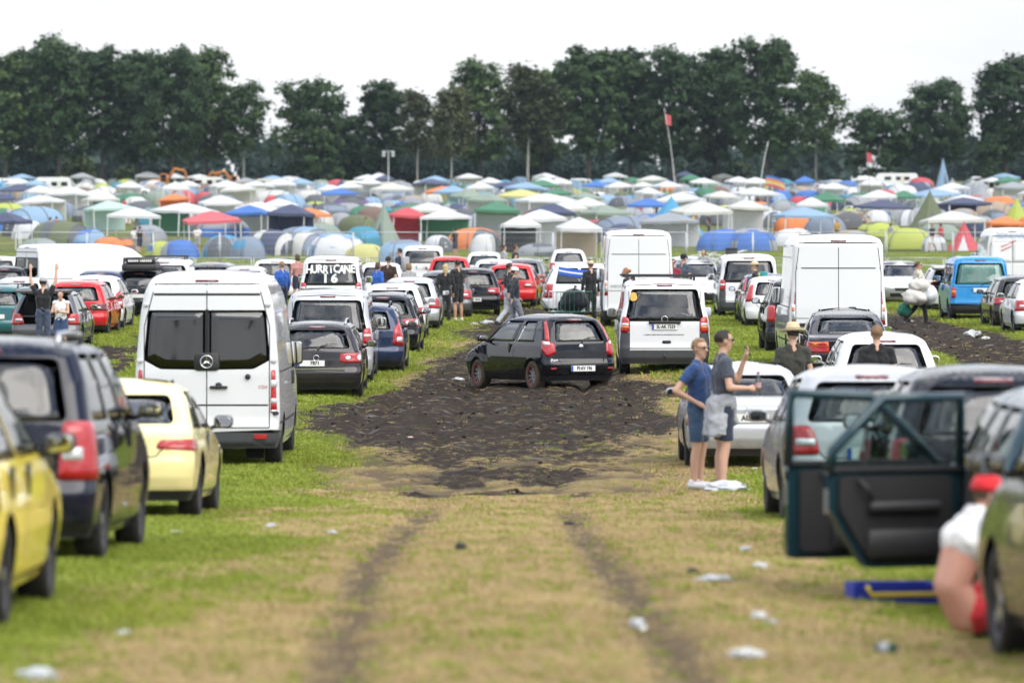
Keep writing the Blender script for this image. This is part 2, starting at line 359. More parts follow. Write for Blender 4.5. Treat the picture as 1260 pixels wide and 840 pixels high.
def scatter(name, pts, scl, src, label):
    me = bpy.data.meshes.new(name); me.vertices.add(len(pts)); me.vertices.foreach_set('co', pts.ravel())
    a = me.attributes.new('sc', 'FLOAT', 'POINT'); a.data.foreach_set('value', scl.astype(np.float32))
    a = me.attributes.new('rot', 'FLOAT_VECTOR', 'POINT'); rv = np.zeros((len(pts), 3), np.float32); rv[:, 2] = RNG.uniform(0, 6.28, len(pts)); a.data.foreach_set('vector', rv.ravel())
    o = bpy.data.objects.new(name, me); COL.objects.link(o); tag(o, label, 'grass', kind='stuff')
    ng = bpy.data.node_groups.new(name, 'GeometryNodeTree'); ng.interface.new_socket('Geometry', in_out='INPUT', socket_type='NodeSocketGeometry'); ng.interface.new_socket('Geometry', in_out='OUTPUT', socket_type='NodeSocketGeometry')
    gi = ng.nodes.new('NodeGroupInput'); g_o = ng.nodes.new('NodeGroupOutput'); ip = ng.nodes.new('GeometryNodeInstanceOnPoints'); ob = ng.nodes.new('GeometryNodeObjectInfo'); ob.inputs['Object'].default_value = src; ob.inputs['As Instance'].default_value = True
    n1 = ng.nodes.new('GeometryNodeInputNamedAttribute'); n1.data_type = 'FLOAT'; n1.inputs['Name'].default_value = 'sc'
    n2 = ng.nodes.new('GeometryNodeInputNamedAttribute'); n2.data_type = 'FLOAT_VECTOR'; n2.inputs['Name'].default_value = 'rot'
    l = ng.links; l.new(gi.outputs[0], ip.inputs['Points']); l.new(ob.outputs['Geometry'], ip.inputs['Instance']); l.new(n2.outputs[0], ip.inputs['Rotation']); l.new(n1.outputs[0], ip.inputs['Scale']); l.new(ip.outputs[0], g_o.inputs[0])
    md = o.modifiers.new('scatter', 'NODES'); md.node_group = ng
    return o
def spread_pts(y0, y1, dens):
    """even random points in the wedge of field in view between two distances"""
    wmax = y1 * .108 + 2.5; n = int(2 * wmax * (y1 - y0) * dens)
    x = RNG.uniform(-wmax, wmax, n); y = RNG.uniform(y0, y1, n); k = abs(x) < y * .108 + 2.5; return x[k], y[k]
gp = [spread_pts(*a) for a in ((23, 34, 330), (34, 50, 250), (50, 78, 150), (78, 125, 80), (125, 200, 22), (200, 330, 7))]
px_ = np.concatenate([a for a, b in gp]); py_ = np.concatenate([b for a, b in gp])
pz_, pm, pr, pd = ground_z(px_, py_)
keep = RNG.random(len(px_)) > np.clip(pm * 1.3 + pr * .9, 0, .965); px_, py_, pz_, pm, pr, pd = [a[keep] for a in (px_, py_, pz_, pm, pr, pd)]
isdry = RNG.random(len(px_)) < np.clip(pd * 1.25 + pm * .9 - .05, .10, .94)
far = np.clip(py_ / 60, .8, 3.2) * RNG.uniform(.6, 1.25, len(px_)); far = far * np.where(isdry, .8, 1.0) * np.where(pm > .15, .6, 1)
lush = np.clip((abs(px_ + .1) - 1.5) / 2, 0, 1) * (py_ < 125); far = far * (1 + .55 * lush * fbm(px_ * .8, py_ * .5, 3, 91))
P3 = np.stack([px_, py_, pz_], -1)
kind2 = RNG.random(len(px_)) < .5
for nm, sel, src in (('grass', ~isdry & kind2, tuft('tuft_a', 11, .060, .075, .9, GM, 1)), ('grass', ~isdry & ~kind2, tuft('tuft_b', 9, .048, .09, 1.3, GM, 2, .007)),
                     ('grass', isdry & kind2, tuft('tuft_c', 9, .036, .085, 2.0, SM, 3)), ('grass', isdry & ~kind2, tuft('tuft_d', 8, .028, .10, 2.8, SM, 4, .005))):
    scatter(nm, P3[sel], far[sel], src, 'green grass growing over the field and beside the cars' if src.name < 'tuft_c' else 'dry trampled straw coloured grass in the driving lane')
# clods of mud thrown up along the track
def clod(seed):
    bm = bmesh.new(); bmesh.ops.create_icosphere(bm, subdivisions=2, radius=1)
    for v in bm.verts: v.co *= .75 + .5 * noise.noise(v.co * 1.7 + Vector((seed * 7, 0, 0))); v.co.z *= .62
    me = bpy.data.meshes.new('clod'); bm.to_mesh(me); bm.free(); me.polygons.foreach_set('use_smooth', [True] * len(me.polygons))
    o = bpy.data.objects.new('clod', me); me.materials.append(mat('mud_clod', (.022, .015, .009), .8, spec=.2, var=.6, vscale=9, bump=.8, bscale=6)); return o
cx = RNG.uniform(-4.5, 13.5, 60000); cy = RNG.uniform(54, 172, 60000); cz, cm, _, _ = ground_z(cx, cy)
k = (RNG.random(60000) < cm ** 1.5 * .09) & (cm > .25); cs = RNG.gamma(1.5, .011, k.sum()) + .010
ob = scatter('mud', np.stack([cx, cy, cz + .004], -1)[k], np.clip(cs, 0, .05), clod(3), 'clods of churned wet black mud along the track'); ob['category'] = 'mud'

# ------------------------------------------------------------------ trees
def leaf_mat(name, c1, c2, c3):
    m, t, b = new_mat(name); tcn = t.nodes.new('ShaderNodeTexCoord'); gi = t.nodes.new('ShaderNodeNewGeometry'); oi = t.nodes.new('ShaderNodeObjectInfo')
    n = t.nodes.new('ShaderNodeTexNoise'); n.inputs['Scale'].default_value = .35; n.inputs['Detail'].default_value = 3; t.links.new(tcn.outputs['Object'], n.inputs['Vector'])
    a = t.nodes.new('ShaderNodeMath'); a.operation = 'MULTIPLY_ADD'; t.links.new(gi.outputs['Random Per Island'], a.inputs[0]); a.inputs[1].default_value = .6; t.links.new(n.outputs['Fac'], a.inputs[2])
    a2 = t.nodes.new('ShaderNodeMath'); a2.operation = 'MULTIPLY_ADD'; t.links.new(oi.outputs['Random'], a2.inputs[0]); a2.inputs[1].default_value = .6; t.links.new(a.outputs[0], a2.inputs[2])
    r = t.nodes.new('ShaderNodeValToRGB'); el_ = r.color_ramp.elements; el_[0].position = .35; el_[0].color = (*c1, 1); el_[1].position = 1.2; el_[1].color = (*c3, 1); x = el_.new(.8); x.color = (*c2, 1)
    el_[-1].position = 1.0
    sc_ = t.nodes.new('ShaderNodeMath'); sc_.operation = 'MULTIPLY'; sc_.inputs[1].default_value = .62; t.links.new(a2.outputs[0], sc_.inputs[0]); t.links.new(sc_.outputs[0], r.inputs[0]); t.links.new(r.outputs[0], b.inputs['Base Color']); b.inputs['Roughness'].default_value = .55; b.inputs['Specular IOR Level'].default_value = .2
    tl = t.nodes.new('ShaderNodeBsdfTranslucent'); t.links.new(r.outputs[0], tl.inputs[0]); ms = t.nodes.new('ShaderNodeMixShader'); ms.inputs[0].default_value = .25
    o = t.nodes['Material Output']; t.links.new(b.outputs[0], ms.inputs[1]); t.links.new(tl.outputs[0], ms.inputs[2]); t.links.new(ms.outputs[0], o.inputs[0])
    return m
LEAF = leaf_mat('oak_leaf', (.020, .044, .019), (.052, .098, .034), (.125, .185, .058))
LEAF2 = leaf_mat('birch_leaf', (.028, .036, .016), (.06, .072, .03), (.11, .115, .05))
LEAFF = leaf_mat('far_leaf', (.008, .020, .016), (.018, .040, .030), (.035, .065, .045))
LEAF3 = leaf_mat('bush_leaf', (.04, .06, .022), (.08, .12, .04), (.13, .17, .065))
BARK = mat('bark', (.060, .050, .040), .95, var=.4, vscale=2, bump=.6, bscale=5)
BIRCH = mat('birch_bark', (.34, .33, .31), .8, var=.6, vscale=1.5)
def leaves_mesh(C, Nn, size, r, name):
    """one small bent leaf spray (a quad) at each centre"""
    n = len(C); up = r.normal(size=(n, 3)); Nn = Nn + r.normal(size=(n, 3)) * .55; Nn /= np.linalg.norm(Nn, axis=1)[:, None]
    a = np.cross(Nn, up); a /= np.linalg.norm(a, axis=1)[:, None] + 1e-9; b = np.cross(Nn, a)
    sz = size * r.uniform(.55, 1.35, (n, 1)); a = a * sz; b = b * sz * r.uniform(.5, .9, (n, 1)); dn = Nn * sz * r.uniform(-.35, .35, (n, 1))
    V = np.stack([C - a, C - b + dn, C + a, C + b + dn], 1).reshape(-1, 3)
    me = bpy.data.meshes.new(name); me.vertices.add(4 * n); me.vertices.foreach_set('co', V.ravel()); me.loops.add(4 * n); me.loops.foreach_set('vertex_index', np.arange(4 * n)); me.polygons.add(n); me.polygons.foreach_set('loop_start', np.arange(0, 4 * n, 4)); me.update(calc_edges=True)
    return me
def make_tree(h, cw, cb, seed, nleaf=12000, style='oak', lsize=.36):
    """returns (trunk mesh, crown mesh); h height, cw crown width, cb height of crown base"""
    r = np.random.default_rng(seed); rr = random.Random(seed); tb = MB(); lobes = []
    ch = h - cb; nl = {'oak': 32, 'birch': 18, 'bush': 24}[style]
    lean = rr.uniform(-.5, .5); top = Vector((lean, 0, cb + ch * .55)); pts = [Vector((0, 0, -.3)), Vector((lean * .1, .1, h * .12)), Vector((lean * .3, -.1, cb + ch * .1)), Vector((lean * .8, .1, cb + ch * .4)), Vector((lean, 0, cb + ch * .78))]
    br = .034 * h * (.45 if style == 'birch' else .75 if style == 'oak' else .5); tb.tube(pts, [br * .75, br * .55, br * .46, br * .28, br * .08], 8)
    for i in range(nl):
        t = (i + .5) / nl; z = cb + ch * (.06 + .86 * t ** .85); q = (z - cb) / ch
        env = cw / 2 * math.sqrt(max(.05, 1 - ((q - .42) / .64) ** 2)); a = i * 2.399 + rr.uniform(-.5, .5); d = env * rr.uniform(.35, .78)
        if style == 'birch': d *= .85
        c = Vector((d * math.cos(a) + lean * q, d * math.sin(a), z)); lobes.append((c, cw * rr.uniform(.15, .245) * (.85 if style == 'birch' else 1)))
        st = pts[2].lerp(pts[4], max(0, min(1, q * .8 - .12))); md_ = st.lerp(c, .5) + Vector((0, 0, -.03 * h)); tb.tube([st, md_, c, c + (c - st) * .15], [br * .24, br * .15, br * .07, br * .02], 5)
        for k in range(2):
            e_ = c + Vector((rr.uniform(-1, 1), rr.uniform(-1, 1), rr.uniform(-.2, .8))) * lobes[-1][1]; tb.tube([md_, (md_ + e_) / 2 + Vector((0, 0, .2)), e_], [br * .1, br * .06, br * .02], 4)
    lobes.append((Vector((lean, 0, cb + ch * .84)), cw * .2))
    wts = np.array([l[1] ** 2 for l in lobes]); cnt = (nleaf * wts / wts.sum()).astype(int); C = []; Nn = []
    for (c, rad), k in zip(lobes, cnt):
        # several sub-clumps on the lobe, leaves gathered in each
        m_ = 11; dirs = r.normal(size=(m_, 3)); dirs[:, 2] = dirs[:, 2] * .9 + .25; dirs /= np.linalg.norm(dirs, axis=1)[:, None]
        cen = np.array(c) + dirs * rad * r.uniform(.5, 1.0, (m_, 1)) * np.array([1, 1, .78]); w = r.integers(0, m_, k)
        off = r.normal(size=(k, 3)) * rad * (.195 if style != 'birch' else .30) * np.array([1, 1, .7]); p = cen[w] + off
        if style == 'birch': p[:, 2] -= abs(r.normal(size=k)) * rad * .5
        C.append(p); Nn.append(dirs[w] + np.array([0, 0, .7]))
    me = leaves_mesh(np.concatenate(C), np.concatenate(Nn), lsize, r, 'crown')
    return tb.mesh('trunk', True), me
PT = {'oak_a': make_tree(24, 13, 4.2, 1), 'oak_b': make_tree(24, 11, 5.0, 2), 'oak_c': make_tree(24, 15, 4.2, 3), 'oak_d': make_tree(24, 10, 3.2, 8), 'bush_a': make_tree(18, 13, .6, 4, 8500, 'bush'),
      'bush_b': make_tree(18, 10, .8, 5, 8000, 'bush'), 'birch_a': make_tree(19, 8, 5.5, 6, 3600, 'birch', .36), 'birch_b': make_tree(22, 10, 7, 7, 5200, 'birch', .36)}
PH = {'oak_a': (24, 13), 'oak_b': (24, 11), 'oak_c': (24, 15), 'oak_d': (24, 10), 'bush_a': (18, 13), 'bush_b': (18, 10), 'birch_a': (19, 8), 'birch_b': (22, 10)}
ST = 7.4; DT = F / ST
def tree(px, top, wpx, proto, label, dd=0, base=None, leaf=None):
    D = DT + dd; s = F / D; x = (px - 630) / s; z = gz(x, D); h, w = PH[proto]
    H = CAMZ + (243 - top) / s - z; k = H / h; kw = wpx / s / w
    o = empty({'oak': 'oak_tree', 'bush': 'broadleaf_tree', 'birch': 'birch_tree'}[proto.split('_')[0]], (x, D, z), random.uniform(0, 6.28), label, 'tree', 'trees along the far edge of the campsite')
    o.scale = (kw, kw, k); t, c = PT[proto]
    bi = proto.startswith('birch'); obj('trunk', t, BIRCH if bi else BARK, o); obj('crown', c, leaf or (LEAF2 if bi else LEAF), o); return o
tree(8, 66, 82, 'oak_b', 'dark tall tree cut off by the picture edge, leftmost of the tree line')
tree(42, 58, 80, 'oak_d', 'tall dark tree just behind the outermost one at the left end', 25)
tree(72, 50, 92, 'oak_a', 'tallest rounded oak of the left clump with open gaps near its trunk')
tree(126, 58, 84, 'oak_b', 'oak standing second from the pale roadside bush, straight dark trunk', 6)
tree(168, 62, 78, 'oak_d', 'slim oak in the middle of the left clump', 14)
tree(212, 57, 96, 'oak_c', 'broad oak directly above the orange excavator', -4)
tree(255, 64, 88, 'oak_a', 'oak at the right shoulder of the left clump beside the orange machines', 8)
tree(300, 98, 74, 'birch_b', 'thin see-through tree ending the left clump', 2, leaf=LEAF)
tree(384, 96, 104, 'bush_a', 'wide bushy tree reaching to the ground, alone between two clumps', 0)
tree(432, 140, 62, 'bush_b', 'low dark bushy tree beside the floodlight mast', 20)
tree(472, 98, 62, 'oak_d', 'narrow tree rising just above the floodlight mast', 4)
tree(514, 108, 62, 'birch_b', 'feathery brownish tree with two thin pale trunks', -6)
tree(556, 104, 60, 'birch_a', 'sparse birch with a bent white forked trunk', -22)
tree(590, 78, 92, 'oak_a', 'dark oak between the two pale-trunked birches', 10)
tree(650, 76, 92, 'birch_b', 'brownish birch with a pale trunk left of the tallest middle oaks', -14)
tree(668, 86, 70, 'oak_d', 'dark oak close behind the brownish birch', 22)
tree(724, 57, 90, 'oak_b', 'tall oak left of the red flag pole', 0)
tree(776, 60, 84, 'oak_d', 'tall narrow oak directly behind the red flag', 12)
tree(826, 62, 92, 'oak_a', 'oak just right of the red flag pole', 3)
tree(880, 60, 92, 'oak_d', 'oak with gaps at mid height left of the tallest tree', 14)
tree(945, 46, 124, 'oak_c', 'tallest and widest oak above the leaning white pole', -2)
tree(1004, 84, 78, 'birch_b', 'loose leaved tree leaning off the right flank of the tallest oak', 10, leaf=LEAF)
tree(1080, 132, 88, 'bush_a', 'small round tree standing alone above the red and white pennant', 0)
tree(1152, 97, 104, 'oak_c', 'round oak with a short clear trunk, second from the right end', 4)
tree(1238, 74, 98, 'oak_a', 'tall oak cut off by the picture edge at the right end', 8)
tree(1215, 170, 40, 'bush_b', 'little dark bush tree under the oak at the right end', -16)
def wood_mass(name, x0, x1, y0, y1, n, hlo, hhi, size, m, label, sparse=1.0, seed=5):
    """a far wood that reads as one mass: columns of foliage clumps"""
    r = np.random.default_rng(seed); C = []; nc = int((x1 - x0) / 6) + 2; xs = r.uniform(x0, x1, nc * 2); ys = r.uniform(y0, y1, nc * 2)
    hs = r.uniform(hlo, hhi, nc * 2) * (.8 + .4 * vn(xs * .02, ys * 0, seed)); per = n // (nc * 2)
    for x, y, h in zip(xs, ys, hs):
        z0 = gz(x, y); p = r.normal(size=(per, 3)) * np.array([2.9, 2.4, h * .25]) + np.array([x, y, z0 + h * .52]); p[:, 2] = np.clip(p[:, 2], z0, z0 + h * 1.08); C.append(p)
    C = np.concatenate(C); Nn = r.normal(size=C.shape) + np.array([0, -.4, .8]); o = obj(name, leaves_mesh(C, Nn, size, r, name), m); tag(o, label, 'woodland', kind='stuff'); return o
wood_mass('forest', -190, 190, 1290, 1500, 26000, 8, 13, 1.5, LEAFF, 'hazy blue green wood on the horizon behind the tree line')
wood_mass('forest', -120, 120, -130, -90, 9000, 6, 15, 1.4, LEAF, 'dark wood behind the viewer, mirrored in the van windows', seed=9)
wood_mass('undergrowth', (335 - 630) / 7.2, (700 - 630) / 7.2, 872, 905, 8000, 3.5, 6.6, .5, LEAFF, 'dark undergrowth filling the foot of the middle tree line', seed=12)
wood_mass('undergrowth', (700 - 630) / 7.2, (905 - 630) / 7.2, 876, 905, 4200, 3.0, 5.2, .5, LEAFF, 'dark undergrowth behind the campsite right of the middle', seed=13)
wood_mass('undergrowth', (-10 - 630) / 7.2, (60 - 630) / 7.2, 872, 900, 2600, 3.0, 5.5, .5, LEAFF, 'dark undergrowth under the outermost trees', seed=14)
for (px, wpx, hh, lb) in ((98, 46, 5.2, 'pale green bush between the two leftmost clear trunks'), (152, 30, 3.2, 'small pale green bush right of the clear trunk'), (395, 40, 4.0, 'dull green bush in front of the wide bushy tree'), (905, 40, 4.2, 'round green bush under the tallest oak')):
    D = 880; x = (px - 630) / (F / D); t, c = make_tree(6, 7, .3, int(px), 1600, 'bush', .35); o = empty('bush', (x, D, gz(x, D)), 0, lb, 'bush', 'bushes at the foot of the tree line'); o.scale = (wpx / 7.2 / 7, wpx / 7.2 / 7, hh / 6); obj('trunk', t, BARK, o); obj('crown', c, LEAF3, o)

hb = MB().box((0, 1300, 22), (1400, 3400, 62)).build('haze', None); tag(hb, 'thin pale haze in the air over the field', 'haze', kind='stuff')
hm = bpy.data.materials.new('haze'); hm.use_nodes = True; hm.node_tree.nodes.clear(); ho = hm.node_tree.nodes.new('ShaderNodeOutputMaterial'); hv = hm.node_tree.nodes.new('ShaderNodeVolumePrincipled')
hv.inputs['Color'].default_value = (.72, .87, 1, 1); hv.inputs['Density'].default_value = .00004; hv.inputs['Anisotropy'].default_value = .1; hm.node_tree.links.new(hv.outputs[0], ho.inputs['Volume']); hb.material_slots[0].material = hm

# ------------------------------------------------------------------ vehicle bodies
class Shell:
    """car skin: plan outlines (rounded rectangles) stacked by height; s runs along the outline from the middle of the rear"""
    def __init__(q, rear, front, width, z0, z1, rx=.3, ry=.16, fx=.4, fy=.3, cr=.05, cf=.12, bow=.04, sm=.035):
        q.z0, q.z1, q.rx, q.ry, q.fx, q.fy, q.cr, q.cf, q.bow = z0, z1, rx, ry, fx, fy, cr, cf, bow
        q.zz = np.linspace(z0 - .15, z1 + .15, 700); k = max(3, int(sm / (q.zz[1] - q.zz[0])) | 1); kern = np.hanning(k + 2)[1:-1]; kern /= kern.sum()
        def prof(p):
            a = np.interp(q.zz, [i[0] for i in p], [i[1] for i in p]); return np.convolve(np.pad(a, k // 2, 'edge'), kern, 'valid')
        q.R, q.Fr, q.Wd = prof(rear), prof(front), prof(width); q.L = max(q.Fr) - min(q.R); q.ym = (max(q.Fr) + min(q.R)) / 2
    def par(q, z):
        i = (z - q.zz[0]) / (q.zz[1] - q.zz[0]); i = min(max(i, 0), len(q.zz) - 1.001); j = int(i); t = i - j
        yr = q.R[j] * (1 - t) + q.R[j + 1] * t; yf = q.Fr[j] * (1 - t) + q.Fr[j + 1] * t; w = q.Wd[j] * (1 - t) + q.Wd[j + 1] * t
        rx = min(q.rx, .85 * w); fx = min(q.fx, .85 * w); ry, fy = q.ry, q.fy; Ls = max(.05, yf - fy - yr - ry)
        return yr, yf, w, rx, ry, fx, fy, w - rx, (rx + ry) * .8, Ls, (fx + fy) * .8
    def S(q, z):
        yr, yf, w, rx, ry, fx, fy, a1, c1, Ls, c2 = q.par(z); return a1 + c1 + Ls + c2 + w - fx
    def pos(q, s, z):
        if s < 0: p = q.pos(-s, z); return Vector((-p.x, p.y, p.z))
        yr, yf, w, rx, ry, fx, fy, a1, c1, Ls, c2 = q.par(z)
        if s <= a1 + c1:
            if s <= a1: x = s; y = yr
            else: a = (s - a1) / c1 * PI / 2; x = a1 + rx * math.sin(a); y = yr + ry * (1 - math.cos(a))
            y += q.cr * ((x / w) ** 2 - 1)
        else:
            b = s - a1 - c1
            if b <= Ls: x = w; y = yr + ry + b
            else:
                a = (b - Ls) / c2 * PI / 2
                if a <= PI / 2: x = w - fx * (1 - math.cos(a)); y = yf - fy + fy * math.sin(a)
                else: x = max(0, w - fx - (b - Ls - c2)); y = yf
                y += q.cf * (1 - (x / w) ** 2)
        return Vector((x * (1 - q.bow * ((y - q.ym) / (q.L / 2)) ** 2), y, z))
    def nrm(q, s, z):
        e = .004; a = q.pos(s + e, z) - q.pos(s - e, z); b = q.pos(s, min(z + e, q.z1 + .1)) - q.pos(s, z - e); n = a.cross(b)
        return n.normalized() if n.length > 1e-12 else Vector((0, 0, 1))
    def ts(q, f, a, z):
        yr, yf, w, rx, ry, fx, fy, a1, c1, Ls, c2 = q.par(z)
        if f == 'r':
            if a < 0: return -q.ts('r', -a, z)
            return a if a <= a1 else a1 + c1 * math.asin(min(1, (a - a1) / rx)) / (PI / 2)
        if f == 's':
            if a < yr + ry: return a1 + c1 * math.acos(max(0, min(1, 1 - (a - yr) / ry))) / (PI / 2)
            if a > yf - fy: return a1 + c1 + Ls + c2 * math.asin(min(1, (a - yf + fy) / fy)) / (PI / 2)
            return a1 + c1 + a - yr - ry
        if f == 'f':
            if a < 0: return 2 * q.S(z) - q.ts('f', -a, z)
            b = w - fx; return q.S(z) - a if a <= b else q.S(z) - b - c2 * math.asin(min(1, (a - b) / fx)) / (PI / 2)
    def fpos(q, s, z):
        """like pos but runs on past the middle of the front"""
        Sz = q.S(z)
        if s > Sz: p = q.pos(2 * Sz - s, z); return Vector((-p.x, p.y, p.z))
        return q.pos(s, z)
def roundpoly(p, r, step=.07, n=4):
    out = []; k = len(p)
    for i in range(k):
        a, b, c = Vector(p[i - 1]), Vector(p[i]), Vector(p[(i + 1) % k]); u, v = a - b, c - b
        rr = min(r, u.length * .45, v.length * .45)
        if rr < .004: out.append(b); continue
        p0, p2 = b + u.normalized() * rr, b + v.normalized() * rr
        out += [(1 - t) ** 2 * p0 + 2 * t * (1 - t) * b + t * t * p2 for t in [j / n for j in range(n + 1)]]
    res = []
    for i in range(len(out)):
        a, b = out[i], out[(i + 1) % len(out)]; m = max(1, int((b - a).length / step)); res += [a.lerp(b, j / m) for j in range(m)]
    return res
def feat(sh, pts, r=.03, step=.07):
    """feature outline [(face, a, z)] -> [(s, z)]"""
    fs = {p[0] for p in pts}
    if len(fs) == 1:
        f = pts[0][0]; return [(sh.ts(f, p.x, p.y), p.y) for p in roundpoly([(a, z) for _, a, z in pts], r, step)]
    return [(p.x, p.y) for p in roundpoly([(sh.ts(f, a, z), z) for f, a, z in pts], r, step)]
def patch(sh, poly, off=.004, th=.012, side=1, front=False, rings=(1, .66, .33)):
    P = sh.fpos if front else sh.pos; c = (sum(p[0] for p in poly) / len(poly), sum(p[1] for p in poly) / len(poly)); n = len(poly); v = []
    def pt(s, z, o):
        e = .004; a = P(s + e, z) - P(s - e, z); b = P(s, z + e) - P(s, z - e); nn = a.cross(b)
        nn = nn.normalized() if nn.length > 1e-12 else Vector((0, 0, 1)); p = P(s, z) + nn * o; return (p.x * side, p.y, p.z)
    v += [pt(s, z, off - th) for s, z in poly]
    for k in rings: v += [pt(c[0] + (s - c[0]) * k, c[1] + (z - c[1]) * k, off) for s, z in poly]
    v.append(pt(*c, off)); f = []
    for j in range(len(rings)): f += [(j * n + i, j * n + (i + 1) % n, (j + 1) * n + (i + 1) % n, (j + 1) * n + i) for i in range(n)]
    f += [(len(rings) * n + i, len(rings) * n + (i + 1) % n, len(v) - 1) for i in range(n)]
    # outline direction decides the facing
    ar = sum(poly[i - 1][0] * poly[i][1] - poly[i][0] * poly[i - 1][1] for i in range(n))
    if (ar < 0) != (side < 0): f = [q[::-1] for q in f]
    return v, f
def inside(poly):
    xs = np.array([p[0] for p in poly]); ys = np.array([p[1] for p in poly]); b = (xs.min(), xs.max(), ys.min(), ys.max())
    def t(x, y):
        if x < b[0] or x > b[1] or y < b[2] or y > b[3]: return False
        x2 = np.roll(xs, -1); y2 = np.roll(ys, -1); c = (ys > y) != (y2 > y)
        return bool((x < (x2 - xs) * (y - ys) / np.where(y2 == ys, 1e-9, y2 - ys) + xs)[c].sum() % 2)
    return t
def body_mesh(sh, holes, regions, holes_l=(), inner=.03, crown=.03, step=.12):
    """skin with window and wheel openings cut out; slot 0 paint, 1 dark plastic, 2 inner trim"""
    V = []; Nm = []; Fc = []; Mi = []
    zr = [sh.z0]; z = sh.z0
    while z < sh.z1 - .10: z += .05; zr.append(z)
    zr = [z for z in zr if z < sh.z1 - .10] + [sh.z1 - d for d in (.10, .075, .05, .03, .014, 0)]
    for side in ((1, -1) if holes_l else (0,)):
        hs = list(holes) + (list(holes_l) if side == -1 else []); pts = []; ed = []; fp = []
        for poly in hs + [r[0] for r in regions]:
            n = len(pts); k = len(poly); pts += [Vector(p) for p in poly]; ed += [(n + i, n + (i + 1) % k) for i in range(k)]
        fp = np.array([(p.x, p.y) for p in pts]) if pts else np.zeros((0, 2)); rows = []
        for z in zr:
            yr, yf, w, rx, ry, fx, fy, a1, c1, Ls, c2 = sh.par(z); m = max(2, int(Ls / step))
            ss = [a1 * i / 4 for i in range(4)] + [a1 + c1 * i / 6 for i in range(6)] + [a1 + c1 + Ls * i / m for i in range(m)] + [a1 + c1 + Ls + c2 * i / 6 for i in range(6)] + [a1 + c1 + Ls + c2 + (w - fx) * i / 3 for i in range(4)]
            rows.append((z, ss))
        top = None; bnd = []
        for ri, (z, ss) in enumerate(rows):
            edge = ri in (0, len(rows) - 1); ids = []
            for i, s in enumerate(ss):
                if edge or i in (0, len(ss) - 1) or not len(fp) or np.min((fp[:, 0] - s) ** 2 + (fp[:, 1] - z) ** 2) > .026 ** 2:
                    ids.append(len(pts)); pts.append(Vector((s, z)))
            if edge: ed += list(zip(ids[:-1], ids[1:]))
            bnd.append((ids[0], ids[-1]))
            if ri == len(rows) - 1: top = [pts[i].copy() for i in ids]
        for a, b in zip(bnd[:-1], bnd[1:]): ed += [(a[0], b[0]), (a[1], b[1])]
        vo, _, fo, *_ = delaunay_2d_cdt(pts, ed, [], 0, 1e-5)
        ht = [inside(p) for p in hs]; rt = [(inside(p), m) for p, m in regions]; keep = []
        for f in fo:
            c = sum((vo[i] for i in f), Vector((0, 0))) / len(f)
            if c.x < 0 or c.y < sh.z0 or c.y > sh.z1 or c.x > sh.S(c.y) or any(t(c.x, c.y) for t in ht): continue
            mi = 0
            for t, m in rt:
                if t(c.x, c.y): mi = m
            keep.append((f, mi))
        used = sorted({i for f, _ in keep for i in f}); mp = {i: n for n, i in enumerate(used)}
        P = [sh.pos(vo[i].x, vo[i].y) for i in used]; NN = [sh.nrm(max(vo[i].x, .006), vo[i].y) for i in used]
        for j, i in enumerate(used):
            if vo[i].x < 1e-4: NN[j].x = 0; P[j].x = 0
            if vo[i].y > sh.z1 - .004: NN[j] = (NN[j] + Vector((0, 0, 2.0))).normalized()
        # roof, ring by ring inside the top outline
        tp = [sh.pos(p.x, p.y) for p in top]; yc0 = min(p.y for p in tp); yc1 = max(p.y for p in tp); k = len(tp); rv = []; rn = []; rf = []; hw = max(p.x for p in tp)
        for q in (0, .25, .5, .75, 1):
            for p in tp:
                yy = p.y + (max(yc0 + hw, min(yc1 - hw, p.y)) - p.y) * q * .8; rv.append(Vector((p.x * (1 - q), yy, sh.z1 + crown * (1 - (1 - q) ** 2)))); rn.append(Vector((p.x * (1 - q) * .25, (p.y - yy) * -.05, 1)).normalized())
        for q in range(4):
            for i in range(k - 1): rf.append((q * k + i, q * k + i + 1, (q + 1) * k + i + 1, (q + 1) * k + i))
        # middle strip closing front to rear along the centre line
        for sd in ((1, -1) if side == 0 else (side,)):
            def push(vs, ns, fs, mis, flip, offs=0):
                n = len(V)
                for p, nn in zip(vs, ns):
                    p = p - nn * offs; V.append((p.x * sd, p.y, p.z)); Nm.append((nn.x * sd * (-1 if offs else 1), nn.y * (-1 if offs else 1), nn.z * (-1 if offs else 1)))
                fl = (sd < 0) != flip
                for f, m in zip(fs, mis): Fc.append(tuple(n + i for i in (f[::-1] if fl else f))); Mi.append(m)
            fs = [tuple(mp[i] for i in f) for f, _ in keep]; ms = [m for _, m in keep]
            ar = lambda f: (P[f[1]] - P[f[0]]).cross(P[f[2]] - P[f[0]]).dot(NN[f[0]] + NN[f[1]] + NN[f[2]])
            fs = [f if ar(f) > 0 else f[::-1] for f in fs]
            push(P, NN, fs, ms, False); push(P, NN, fs, [2] * len(fs), True, inner)
            push(rv, rn, rf, [0] * len(rf), False); push([p - Vector((0, 0, inner)) for p in rv], [-n for n in rn], rf, [2] * len(rf), True)
    me = bpy.data.meshes.new('body'); me.from_pydata(V, [], Fc); me.polygons.foreach_set('material_index', Mi); me.polygons.foreach_set('use_smooth', [True] * len(Fc)); me.update()
    me.normals_split_custom_set_from_vertices(Nm); return me

